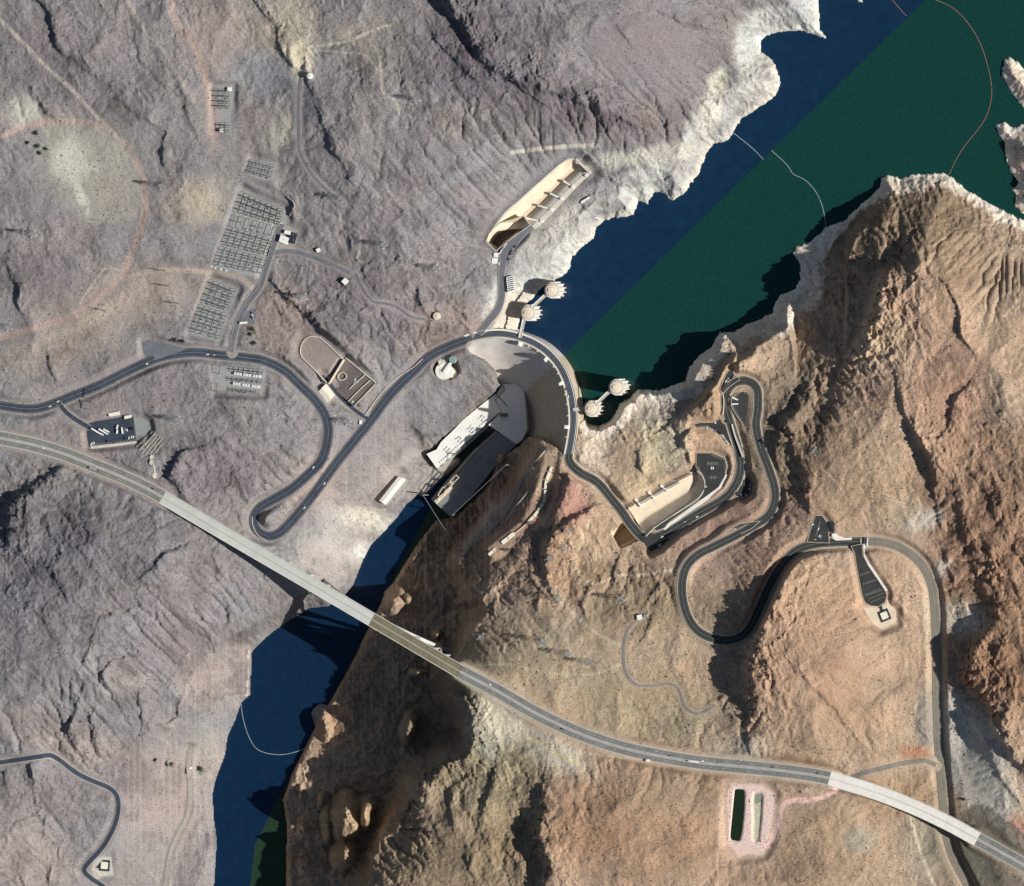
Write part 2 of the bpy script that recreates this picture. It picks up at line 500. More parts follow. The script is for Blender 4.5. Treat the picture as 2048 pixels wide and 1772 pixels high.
def up2(f, ci, cj):
    fi = np.interp(XS, XS[ci], np.arange(len(ci)))
    fj = np.interp(YS, YS[cj], np.arange(len(cj)))
    i = np.minimum(fi.astype(int), len(ci) - 2)
    j = np.minimum(fj.astype(int), len(cj) - 2)
    u, v = (fi - i)[None, :], (fj - j)[:, None]
    g = f[j][:, i] * (1 - u) * (1 - v) + f[j][:, i + 1] * u * (1 - v) + f[j + 1][:, i] * (1 - u) * v + f[j + 1][:, i + 1] * u * v
    edge = (GX > XS[ci[0]]) & (GX < XS[ci[-1]]) & (GY > YS[cj[0]]) & (GY < YS[cj[-1]])
    return np.where(edge, g, 0)


def blocks(x, y, scale, seed):
    """jointed rock: nearest-cell value (flat blocks with broken edges) and distance between the two nearest cells"""
    x, y = x / scale, y / scale
    xi, yi = np.floor(x).astype(np.int64), np.floor(y).astype(np.int64)
    rt = np.random.default_rng(2000 + seed).random((128, 128, 3)).astype(np.float32)
    d1 = np.full(x.shape, 9.0, np.float32)
    val = np.zeros(x.shape, np.float32)
    for dj in (-1, 0, 1):
        for di in (-1, 0, 1):
            c = rt[(yi + dj) & 127, (xi + di) & 127]
            d = (xi + di + c[..., 0] - x) ** 2 + (yi + dj + c[..., 1] - y) ** 2
            m = d < d1
            val = np.where(m, c[..., 2], val)
            d1 = np.where(m, d, d1)
    return val * 2 - 1, d1


b1, e1 = blocks(SU * 1.0 + WX * 6, SV + WY * 6, 15, 1)
b2, e2 = blocks(SU * 1.1 + WX * 9, SV + WY * 9, 7, 2)
dZ, FLOW = erode()
Z += np.clip(dZ, -26, 4) * np.clip(.22 + .95 * R, 0, 1.1)
RB = sst(.25, .85, R + .35 * n2)
Z += n3 * (.15 + 1.0 * R) + n4 * (.12 + .9 * R) + nw * (.04 + .24 * R) + RB * (b1 * 1.5 - e1 * 1.2 + b2 * .95 - e2 * .7)

# lake shore
SHORE_W = [(1634, -300), (1634, -20), (1640, 60), (1651, 76), (1628, 68), (1600, 60), (1560, 63), (1530, 72), (1519, 82), (1522, 105), (1545, 120), (1554, 143), (1560, 165), (1550, 190), (1535, 202), (1500, 226), (1480, 240), (1470, 257), (1456, 281), (1428, 286), (1415, 302), (1402, 330), (1396, 350), (1381, 366), (1370, 386), (1340, 403), (1331, 386), (1312, 383), (1300, 396), (1296, 408), (1276, 400), (1266, 431), (1240, 433), (1212, 438), (1191, 455), (1187, 476), (1160, 499), (1144, 513), (1140, 532), (1131, 547), (1104, 562), (1082, 575), (1058, 603), (1040, 628), (1036, 655)]
DAM_LAKE = [(1040, 680), (1090, 700), (1120, 735), (1136, 775), (1143, 815), (1145, 838)]
SHORE_E = [(1168, 838), (1180, 850), (1200, 853), (1222, 841), (1233, 825), (1241, 808), (1263, 795), (1276, 778), (1320, 782), (1346, 772), (1372, 763), (1376, 745), (1390, 722), (1405, 708), (1424, 696), (1431, 676), (1442, 665), (1470, 666), (1492, 650), (1520, 640), (1545, 625), (1552, 605), (1562, 590), (1591, 580), (1601, 560), (1601, 530), (1588, 506), (1593, 495), (1620, 485), (1640, 470), (1650, 456), (1690, 440), (1720, 412), (1742, 392), (1762, 374), (1764, 356), (1776, 350), (1800, 358), (1830, 350), (1885, 347), (1902, 355), (1916, 366), (1931, 380), (1966, 400), (2002, 420), (2048, 442), (2250, 500), (3400, 420), (3400, -2200), (1634, -2200)]
LAKE = SHORE_W + DAM_LAKE + SHORE_E
ISLES = [[(2010, 120), (2020, 114), (2041, 130), (2062, 150), (2110, 215), (2070, 228), (2040, 207), (2019, 180), (2005, 150)],
         [(1992, 250), (2011, 245), (2026, 256), (2062, 244), (2400, 210), (2420, 430), (2062, 432), (2045, 425), (2030, 410), (2036, 391), (2025, 380), (2040, 365), (2020, 340), (2012, 310), (2010, 285), (1998, 270)],
         [(1712, -6), (1722, -8), (1724, 3), (1716, 5)]]
q = [p[:2] for p in LAKE]
jit = n4 * 1.5 + n3 * 2.2
_, Dl, _, _ = pdist([p for p in q if True] + [q[0]], 170)
LD = np.full(GX.shape, 400.0)
wsl, Dl, _, _ = pdist(q + [q[0]], 170)
LD[wsl] = np.minimum(Dl, 400)
INL = inside(q)
LD = np.where(INL, -LD, LD)
for isl in ISLES:
    ws, d = sdf(isl, 120)
    LD[ws] = np.maximum(LD[ws], -np.minimum(d, 400))
LDj = LD + jit * np.clip(np.abs(LD) / 3 + .6, 0, 1)
bed = Z_LAKE - np.minimum(1.2 + -LDj * .5, 22)
lsl = np.interp(GX, [1150, 1370, 1392, 1445, 1475, 1575, 1592, 1690, 1715, 1765, 1800, 2050], [4.5, 4.5, 3.6, 3.6, 1.6, 1.6, .5, .55, 1.6, 1.4, .9, .9])
lim = Z_LAKE + 1.0 + np.maximum(LDj, 0) * np.where(GX > seam_x(GY), lsl, 1.1)
low = Z_LAKE + .8 + .28 * np.clip(LDj, 0, 60)
zl = np.maximum(np.minimum(Z, lim + n3 * 3), low)
Z = np.where(LDj < 0, np.minimum(bed, Z_LAKE - 1), np.where(LD < 165, zl, Z))
# islands stay low and rocky
for isl in ISLES:
    ws, d = sdf(isl, 40)
    i = np.where(d < 0, 1, 0)
    cap = Z_LAKE + 1 + np.maximum(-d + jit[ws], 0) * .8 + n3[ws] * 1.5
    Z[ws] = np.where(i > 0, np.clip(np.minimum(Z[ws], cap), Z_LAKE - 3, 140), Z[ws])

# the canyon floor below the dam
TR_W = [(948, 694), (975, 712), (996, 738), (1004, 768), (994, 786), (958, 813), (924, 841), (904, 862), (879, 886), (868, 900), (852, 908), (868, 935), (880, 945), (868, 957), (840, 985), (812, 1010), (791, 1040), (776, 1055), (742, 1090), (726, 1120), (706, 1170), (690, 1192), (655, 1212), (618, 1216), (580, 1241), (546, 1263), (516, 1290), (504, 1302), (500, 1390), (482, 1406), (471, 1440), (456, 1470), (450, 1510), (431, 1560), (425, 1590), (428, 1640), (434, 1680), (428, 1772), (420, 2000), (400, 3300)]
TR_E = [(600, 3300), (590, 2000), (572, 1772), (573, 1700), (574, 1650), (566, 1600), (585, 1545), (606, 1505), (628, 1460), (662, 1400), (702, 1330), (747, 1235), (772, 1190), (802, 1140), (837, 1085), (872, 1040), (900, 1035), (935, 1002), (975, 965), (985, 935), (1005, 915), (1035, 890), (1055, 872), (1085, 868), (1118, 882), (1134, 895)]
DAM_TR = [(1142, 865), (1141, 815), (1132, 772), (1115, 735), (1088, 703), (1045, 682), (1000, 674), (965, 680)]
TRENCH = TR_W + TR_E + DAM_TR
wst, Dt = sdf(TRENCH, 230)
dd = np.maximum(Dt + jit[wst], 0)
near = np.maximum(1 - sst(95, 200, np.hypot(GX[wst] - 1010, GY[wst] - 790)), np.maximum(1 - sst(170, 230, np.hypot(GX[wst] - 960, GY[wst] - 640)), 1 - sst(60, 110, np.hypot(GX[wst] - 1165, GY[wst] - 880))))
slope = np.where(GX[wst] > np.interp(GY[wst], [900, 1300, 1772], [930, 640, 520]), 1.9, 1.5 + 2.7 * sst(1060, 1100, GY[wst]) * (1 - sst(1215, 1300, GY[wst])) * (1 - sst(680, 720, GX[wst]))) * (1 - near) + 9 * near
lim = 1.5 + dd * slope + n3[wst] * 3 * R[wst]
zt = np.minimum(Z[wst], np.maximum(lim, .8))
Z[wst] = np.where(Dt < 0, -6.0 - np.minimum(-Dt, 20) * .1, np.where(Dt < 225, zt, Z[wst]))

# the east rim: rock falls away steeply to the west of it, so the morning sun leaves the wall in shade
RIM = [(1118, 862, 139), (1095, 868, 138), (1078, 905, 141), (1050, 950, 138), (1020, 1000, 133), (985, 1045, 124), (950, 1085, 112), (925, 1130, 114), (945, 1180, 130), (972, 1215, 146), (945, 1270, 158), (915, 1320, 192), (905, 1350, 204), (925, 1420, 228), (940, 1470, 240), (925, 1500, 238), (880, 1525, 232), (850, 1545, 226), (830, 1580, 212), (815, 1610, 196), (775, 1660, 168), (760, 1700, 176), (745, 1772, 186), (740, 2100, 190)]
wsr, Dr, SGr, Er = pdist(spline(RIM, 8), 340, True)
zr = Er[..., 0]
westside = (SGr > 0)
tgt = zr * (.22 * np.clip(1 - Dr / 300, 0, 1) + .78 * np.exp(-(Dr / 15) ** 1.1)) + n3[wsr] * 5 + n2[wsr] * 8
tgt = np.where(np.hypot(GX[wsr] - 1040, GY[wsr] - 860) < 150, tgt * 1.0, tgt)
ok = westside & (Dr < 335) & (GY[wsr] > 862) & (GX[wsr] > np.interp(GY[wsr], [860, 1000, 1235, 1490, 1690], [1010, 860, 735, 600, 505]))
Z[wsr] = np.where(ok, np.minimum(Z[wsr], np.maximum(tgt, 1.0)), Z[wsr])

# rock towers standing out of the shaded wall
for (cx, cy, rx, ry, rot, h) in [(790, 1204, 20, 26, 15, 92), (812, 1196, 10, 12, 0, 80), (880, 1306, 12, 28, 0, 150), (872, 1270, 7, 8, 0, 130), (650, 1452, 16, 34, -10, 46), (820, 1456, 17, 36, 8, 145), (601, 1582, 6, 20, 0, 30),
                                 (655, 1650, 14, 40, 0, 80), (695, 1640, 32, 48, 0, 160), (735, 1625, 14, 34, 10, 178), (690, 1710, 26, 34, 30, 150), (604, 1660, 16, 36, 0, 34), (608, 1730, 20, 44, 0, 38), (640, 1600, 8, 14, 0, 70), (835, 1345, 16, 8, 0, 168), (1000, 920, 8, 10, 0, 100)]:
    ws, m = blob(cx, cy, rx * .8, ry * .8, rot, .95)
    top = h * (m ** .8) * (.86 + .25 * n2[ws]) + n3[ws] * 6 * m + n4[ws] * 3.5 * m
    Z[ws] = np.where(m > .02, np.maximum(Z[ws], top), Z[ws])
# room below the two bridge decks
for p, zc in (([(338, 1001.6), (912, 1338.2)], 198.0), (spline([(1668, 1559), (1750, 1584), (1830, 1615), (1900, 1648), (1946, 1673)], 8), 209.0)):
    ws, D, _, _ = pdist(p, 30)
    Z[ws] = np.where(D < 22, np.minimum(Z[ws], zc + np.maximum(D - 17, 0) * 2), Z[ws])
ws, m = blob(893, 737, 30, 30, 0, .3)
Z[ws] = np.minimum(Z[ws], 122 + (1 - m) * 60)

# ------------------------------------------------------------------ roads and graded ground (map polylines with heights)
def P3(s):
    return [tuple(float(v) for v in t.split()) for t in s.replace('\n', ';').split(';')]


ROADS = {
    'old_highway': (9.0, 'asphalt_w', P3("-300 770 205;-60 800 203;0 811 202;60 818 201;100 810 200;150 790 199;200 770 198;250 745 196;300 722 194;340 710 192;390 705 190;440 710 188;490 715 186;530 722 184;570 742 181;600 770 178;630 800 175;650 830 172;657 860 170;652 895 168;640 925 166;610 955 163;580 980 161;545 1000 158;520 1015 157;508 1035 156;512 1058 155;535 1072 154;560 1065 153;590 1035 152;630 985 150;670 930 148;710 880 146;740 843 145;780 790 143.5;830 740 142;860 712 141;900 692 140.6;932 680 140.3")),
    'canyon_road': (8.5, 'asphalt_e', P3("1138 908 140.3;1140 925 140.5;1160 945 140.8;1195 965 141;1225 1000 141.5;1245 1025 142;1262 1050 143;1290 1078 144;1320 1072 145;1360 1050 147;1400 1025 148.5;1440 1003 150;1465 980 151.5;1480 945 153;1478 905 154.5;1465 860 156.5;1452 815 158.5;1453 785 160;1470 765 161;1495 762 162;1514 778 163;1516 815 164.5;1512 850 166;1520 890 168;1535 930 170;1548 970 172;1550 1000 173.5;1538 1030 175;1510 1050 177;1470 1072 179;1430 1092 181;1395 1110 183;1372 1135 185;1364 1170 187;1368 1210 189;1382 1245 190;1405 1268 191;1440 1280 192;1470 1278 192.5;1495 1262 193.5;1515 1225 195;1535 1180 196;1560 1135 197.5;1590 1103 199;1630 1088 200;1680 1084 201;1720 1083 202;1742 1083 202.5")),
    'upper_road': (8.4, 'asphalt_tan', P3("1736 1083 202.4;1760 1084 203;1800 1095 204;1840 1125 204;1862 1165 204;1870 1220 203;1873 1300 201;1874 1400 199;1878 1500 196.5;1886 1600 194;1892 1660 193.5;1905 1710 193;1930 1760 193;1975 1850 193;2050 2000 195")),
    'highway_west': (15, None, P3("-400 800 212;-60 862 209;0 876 208;60 888 208;120 905 207;180 928 206.5;240 952 206;290 975 205.4;326 994.5 205")),
    'highway_mid': (15, None, P3("920 1343 205;1000 1385 206;1060 1420 206.5;1120 1450 207;1180 1475 208;1250 1497 209;1320 1512 210;1400 1525 211;1480 1533 212.5;1560 1541 214;1620 1549 215;1660 1556.5 216")),
    'highway_south': (15, None, P3("1953 1677 220;2000 1703 221;2060 1737 222;2150 1790 223;2400 1960 225")),
    'lot_drive': (4.6, 'asphalt_w', P3("118 806 199.6;130 822 199;150 838 198;180 856 197.2")),
    'yard_road': (4.6, 'asphalt_w2', P3("462 704 188.2;468 672 189;478 640 190;497 605 192;520 575 195;530 545 197;540 515 198;555 470 199;565 448 199.5")),
    'yard_branch': (4.2, 'asphalt_w2', P3("546 507 198;580 502 198;620 512 197;660 528 196;700 546 195")),
    'tank_track': (2.6, 'asphalt_w2', P3("712 548 195;725 575 194;745 602 192;775 608 188;800 617 185;820 633 180;850 639 176")),
    'hill_track': (3.0, 'asphalt_w2', P3("602 152 236;598 200 228;598 250 222;600 300 217;622 345 212;652 378 209;690 408 205")),
    'overlook_road': (6.0, 'asphalt_w2', P3("1008 520 142.2;1003 545 142;1003 570 141.6;1003 595 141.3;995 620 141;975 645 140.7;958 668 140.4")),
    'terrace_road': (3.6, 'asphalt_w', P3("645 752 166;660 768 161;682 795 155;710 820 149;736 838 145.2")),
    'river_view_road': (4.6, 'asphalt_w', P3("-300 1560 185;-60 1532 182;0 1525 180;60 1516 172;105 1511 168;125 1525 163;160 1550 156;200 1568 150;225 1580 146;236 1600 143;235 1630 138;225 1660 133;205 1695 128;182 1720 124;168 1740 122;180 1755 121;215 1780 119;300 1860 115")),
    'river_access_road': (4.0, 'concrete_road', P3("380 1500 45;377 1540 42;380 1580 41;375 1630 40;355 1670 40;340 1710 40;330 1772 40;320 1850 40")),
    'link_road': (4.6, 'asphalt_e2', P3("1705 1556 207.5;1725 1547 206;1770 1535 202;1820 1524 199;1858 1522 197.6;1872 1530 196.6")),
    'service_track': (2.8, 'asphalt_e2', P3("1275 1240 190;1258 1255 190;1250 1280 191;1247 1310 193;1252 1345 194;1270 1368 194;1300 1372 194;1345 1368 194;1360 1385 194;1368 1410 194;1385 1425 195;1405 1425 196;1430 1410 197")),
}
PADS = {   # name: (height, material or None, outline)
    'west_lot': (197, 'asphalt_w', P3("174 848;190 843;262 831;266 833;272 885;178 894;174 868")),
    'west_oval': (197, 'gravel_grey', P3("267 835;285 836;296 844;299 857;292 868;272 873")),
    'turnout': (193.6, 'asphalt_w2', P3("285 685;300 681;345 689;372 699;300 724;290 716")),
    'main_yard': (200, 'gravel_yard', P3("486 378;570 418;576 440;560 478;528 556;430 537;452 470")),
    'lower_yard': (191, 'gravel_yard', P3("424 556;476 578;438 684;380 668")),
    'upper_yard': (222, 'gravel_yard', P3("429 173;466 173;462 270;431 266")),
    'middle_yard': (213, 'gravel_yard', P3("504 315;556 329;544 366;494 348")),
    'road_yard': (192, 'gravel_yard', P3("432 728;532 736;526 790;432 784")),
    'office_pad': (199, None, P3("555 450;598 462;590 505;548 500")),
    'yard_lot': (190.6, 'asphalt_w2', P3("492 612;503 606;513 630;508 648;482 648;480 642")),
    'spillway_lot': (142.2, 'asphalt_w2', P3("1053 447;1068 456;1044 480;1024 506;1016 532;998 532;991 520;1004 497;1032 470")),
    'terrace_upper': (172, None, P3("598 712;597 688;609 672;632 669;645 676;692 716;664 748;652 766")),
    'terrace_lower': (158, 'asphalt_brown', P3("658 768;690 718;716 736;752 766;709 814;684 792")),
    'garage_pad': (164, None, P3("634 778;652 764;676 792;656 806")),
    'loop_lot': (161.4, 'asphalt_e', P3("1463 797;1475 785;1490 782;1503 789;1508 804;1504 838;1500 852;1492 857;1486 850;1470 826;1462 811")),
    'east_lot': (150, 'asphalt_e', P3("1392 906;1425 906;1449 916;1454 932;1450 952;1440 972;1415 991;1342 1041;1328 1056;1312 1062;1306 1056;1396 1001;1406 986;1410 966;1402 946;1392 934")),
    'fork_lot': (156.6, 'asphalt_e', P3("1386 849;1400 845;1430 845;1444 832;1450 845;1456 866;1466 894;1454 884;1437 864;1416 854;1395 856")),
    'lookout_lot': (161, 'asphalt_e', P3("1452 748;1464 734;1469 750;1482 758;1458 774;1446 788;1439 780")),
    'bay_lot': (152, 'asphalt_e', P3("1487 948;1497 954;1502 969;1499 987;1488 995;1472 993;1468 986;1484 968")),
    'roadside_lot': (178, 'asphalt_e', P3("1428 1088;1453 1061;1480 1048;1504 1044;1520 1042;1505 1056;1470 1074")),
    'junction': (145, 'asphalt_e', P3("1278 1070;1300 1067;1335 1060;1352 1056;1347 1070;1331 1084;1318 1095;1301 1103")),
    'trailhead_lot': (201, 'asphalt_e', P3("1614 1084;1626 1042;1631 1031;1645 1031;1655 1046;1659 1086")),
    'teardrop_lot': (206, 'asphalt_e', P3("1702 1092;1724 1088;1726 1110;1736 1130;1770 1180;1774 1190;1770 1205;1757 1213;1742 1212;1730 1205;1724 1190;1713 1132;1709 1106")),
    'helipad_apron': (205.6, None, P3("1722 1214;1768 1208;1790 1222;1792 1246;1762 1258;1744 1246")),
    'helipad_apron_w': (121, None, P3("184 1716;222 1712;226 1752;188 1756")),
    'pond_pad': (215, None, P3("1460 1568;1528 1568;1546 1588;1542 1680;1526 1708;1478 1716;1456 1692;1454 1590")),
    'supply_pad': (215, None, P3("85 250;165 245;220 265;276 330;290 425;250 445;180 445;150 420;110 330")),
    'gallery_bench': (136, None, P3("1094 910;1106 910;1100 985;1080 1030;1020 1085;985 1110;978 1098;1060 1035;1086 980")),
    'warehouse_pad': (42, None, P3("752 998;775 1012;822 960;802 948")),
    'power_road': (8, 'concrete_road', P3("838 975;872 938;900 908;912 922;878 952;846 984")),
}


def flatten(ws, d, zt, full, blend):
    m = 1 - sst(full, full + blend, d)
    Z[ws] = Z[ws] * (1 - m) + zt * m


AUTO = ('hill_track', 'tank_track', 'yard_branch', 'service_track', 'river_view_road', 'river_access_road', 'link_road')


def zat(px, py):
    i = np.clip(np.searchsorted(XS, px), 0, NX - 1)
    j = np.clip(np.searchsorted(YS, py), 0, NY - 1)
    return Z[j, i]


for nm in AUTO:
    hw, mat, pts = ROADS[nm]
    p = spline([q[:2] for q in pts], 5)
    h = np.array([np.median([zat(x + a, y + b_) for a in (-6, 0, 6) for b_ in (-6, 0, 6)]) for x, y in p])
    for _ in range(14):
        h[1:-1] = (h[:-2] + h[1:-1] * 2 + h[2:]) / 4
    if nm == 'link_road':
        h[-4:] = np.linspace(h[-5], 196.6, 4)
    ROADS[nm] = (hw, mat, [(p[k][0], p[k][1], h[k]) for k in list(range(0, len(p) - 3, 4)) + [len(p) - 1]])
for nm, (z, mat, poly) in PADS.items():
    if nm == 'supply_pad':
        ws, d = sdf(poly, 60)
        flatten(ws, d, Z[ws] - (n2[ws] * (.7 + 4 * R[ws]) + n1[ws] * 4) * .8, -5, 40)
        continue
    ws, d = sdf(poly, 34)
    flatten(ws, d, z - .35, 2.5, 12 if mat else 16)
for nm, (hw, mat, pts) in ROADS.items():
    p = spline(pts, 6)
    ws, D, SG, E = pdist(p, hw + 24)
    flatten(ws, D, E[..., 0] - .35, hw + 2.6, 12)
# graded dirt tracks
DIRT = [(7, P3("-40 290;0 272;60 248;130 243;190 250;240 282;275 330;291 380;286 440;265 505;240 550;205 590;160 625;90 650;0 675;-40 690"), (168, 146, 136), .75),
        (4, P3("0 38;60 100;100 140;150 185;185 225;215 255;250 290"), (172, 160, 150), .7),
        (7, P3("342 0;350 40;385 85;405 130;415 180;425 240;430 270"), (176, 152, 138), .6),
        (3, P3("255 0;290 60;325 100;350 140;372 180;388 205"), (170, 156, 146), .5),
        (5, P3("235 560;290 545;350 540;420 545;480 555;510 580"), (172, 156, 142), .7),
        (3, P3("238 540;215 535;195 555;160 605"), (176, 164, 150), .5),
        (8, P3("1024 310;980 320;930 345;890 375;850 410"), (140, 136, 136), .5),
        (3, P3("600 95;650 90;700 80;760 55;780 50"), (182, 172, 156), .7), (3, P3("760 115;762 150;768 185;790 200;800 230"), (178, 168, 154), .6), (2, P3("630 100;680 105;730 110;755 140"), (176, 166, 152), .5),
        (4, P3("1024 305;1060 300;1110 295;1160 292;1197 291"), (188, 178, 164), .7), (5, P3("1220 290;1290 262;1345 230;1355 190;1350 150;1370 110"), (128, 116, 114), .5),
        (2.5, P3("1180 1040;1170 1070;1158 1095;1150 1125;1165 1155;1190 1168;1230 1152"), (186, 164, 134), .6), (2.5, P3("1230 1150;1290 1150;1330 1142;1362 1140"), (190, 172, 146), .6),
        (2, P3("1565 1280;1590 1220;1600 1160;1620 1130;1680 1140"), (196, 160, 128), .55), (2, P3("1640 935;1675 965;1695 1000;1720 1020;1735 1050;1735 1078"), (198, 166, 138), .6),
        (5, P3("1535 1692;1555 1650;1560 1620;1580 1602;1620 1600;1655 1590;1680 1572"), (212, 172, 154), .9), (2.5, P3("1435 1772;1436 1690;1440 1640;1450 1600"), (186, 160, 134), .5),
        (3, P3("1820 1630;1840 1700;1870 1772"), (196, 176, 148), .6), (2.5, P3("960 1330;1020 1330;1090 1345;1150 1350;1200 1345;1240 1330"), (180, 166, 134), .5), (3, P3("1100 1180;1150 1230;1200 1270;1240 1290"), (176, 164, 138), .5),
        (3, P3("1160 1530;1120 1510;1090 1490;1050 1475"), (188, 172, 126), .7), (3, P3("1150 1505;1200 1510;1260 1516;1320 1522"), (186, 168, 138), .5),
        (2.5, P3("640 420;680 440;720 470;715 520"), (158, 150, 144), .5), (3, P3("340 1772;345 1700;372 1640;385 1590;385 1500"), (176, 168, 158), .4), (3, P3("390 1350;345 1450;320 1560"), (172, 152, 142), .3),
        (3, P3("1890 1440;1900 1500;1910 1570;1930 1620"), (180, 168, 146), .5), (4, P3("470 160;478 210;495 270;512 315"), (150, 138, 132), .5)]
for hw, pts, colr, al in DIRT:
    if hw >= 4:
        p = spline([q[:2] for q in pts], 6)
        ws, D, _, _ = pdist(p, hw + 16)
        n2w = n2[ws] * (1.5 + 7.5 * R[ws]) + n3[ws] * (.4 + 2.6 * R[ws])
        m = 1 - sst(hw, hw + 10, D)
        Z[ws] -= n2w * m * .7

# carve the two spillway troughs and the canyon-side garage cut (their concrete shells fill them)
NV_SPILL = P3("972 482;980 462;1010 424;1040 398;1080 362;1118 329;1136 318;1152 317;1168 334;1182 346;1072 458;1058 452;1020 480;990 500")
AZ_SPILL = P3("1256 1016;1392 943;1404 950;1410 966;1406 986;1392 1003;1306 1056;1292 1074;1276 1060")
AZ_CHUTE = P3("1220 1066;1252 1038;1268 1052;1284 1078;1240 1098")
for poly, zf in ((NV_SPILL, 100), (AZ_SPILL, 96), (AZ_CHUTE, 88)):
    ws, d = sdf(poly, 12)
    Z[ws] = np.where(d < -1.5, np.minimum(Z[ws], zf), Z[ws])
ws, d = sdf(NV_SPILL, 40)
Z[ws] = np.where((d > -1.5) & (d < 26), Z[ws] * sst(6, 26, d) + (1 - sst(6, 26, d)) * np.where(GX[ws] + GY[ws] * .9 > 1448, 131, 143.6), Z[ws])
ws, d = sdf(AZ_SPILL, 40)
Z[ws] = np.where((d > -1.5) & (d < 20) & (GY[ws] < 1016 - (GX[ws] - 1256) * .53), Z[ws] * sst(4, 20, d) + (1 - sst(4, 20, d)) * 137.6, Z[ws])
# ponds
POND = P3("1470 1580;1473 1578;1486 1579;1489 1583;1488 1620;1484 1660;1480 1680;1475 1682;1464 1680;1461 1674;1463 1650;1468 1600")
DRYPOND = P3("1508 1586;1522 1586;1525 1592;1522 1640;1518 1680;1511 1684;1506 1680;1506 1640;1505 1600")
for poly in (POND, DRYPOND):
    ws, d = sdf(poly, 20)
    Z[ws] = Z[ws] - 3.6 * (1 - sst(-2.5, 3.5, d))


def gz(px, py):
    """ground height at map coordinates"""
    fi = np.interp(px, XS, np.arange(NX))
    fj = np.interp(py, YS, np.arange(NY))
    i = np.minimum(np.asarray(fi).astype(int), NX - 2)
    j = np.minimum(np.asarray(fj).astype(int), NY - 2)
    u, v = fi - i, fj - j
    return Z[j, i] * (1 - u) * (1 - v) + Z[j, i + 1] * u * (1 - v) + Z[j + 1, i] * (1 - u) * v + Z[j + 1, i + 1] * u * v


# ------------------------------------------------------------------ ground colours
LF = 1.0      # what a white horizontal surface shows in this light


def lin(c):
    c = np.asarray(c, float) / 255
    return np.where(c <= .04045, c / 12.92, ((c + .055) / 1.055) ** 2.4)


def alb(r, g, b):
    """base colour of a surface that reads (r, g, b) in full sun"""
    return tuple(np.clip(lin((r, g, b)) / LF, .004, .86))


CWEST, CEAST = np.array(lin((144, 137, 135))), np.array(lin((172, 146, 121)))
COLR = np.where(EAST[..., None], CEAST, CWEST)


def paint(ws, m, rgb, al=1.0):
    COLR[ws] = COLR[ws] * (1 - m * al)[..., None] + lin(rgb) * (m * al)[..., None]


def pblob(cx, cy, rx, ry, rot, rgb, al, soft=.55, east=None):
    ws, m = blob(cx, cy, rx, ry, rot, soft)
    if east is not None:
        m = m * (EAST[ws] == east)
    paint(ws, m, rgb, al)


def ppoly(poly, rgb, al, soft=4.0, east=None, warped=True):
    ws, d = sdf(poly, soft * 3 + 12, warped)
    m = 1 - sst(-soft, soft, d)
    if east is not None:
        m = m * (EAST[ws] == east)
    paint(ws, m, rgb, al)


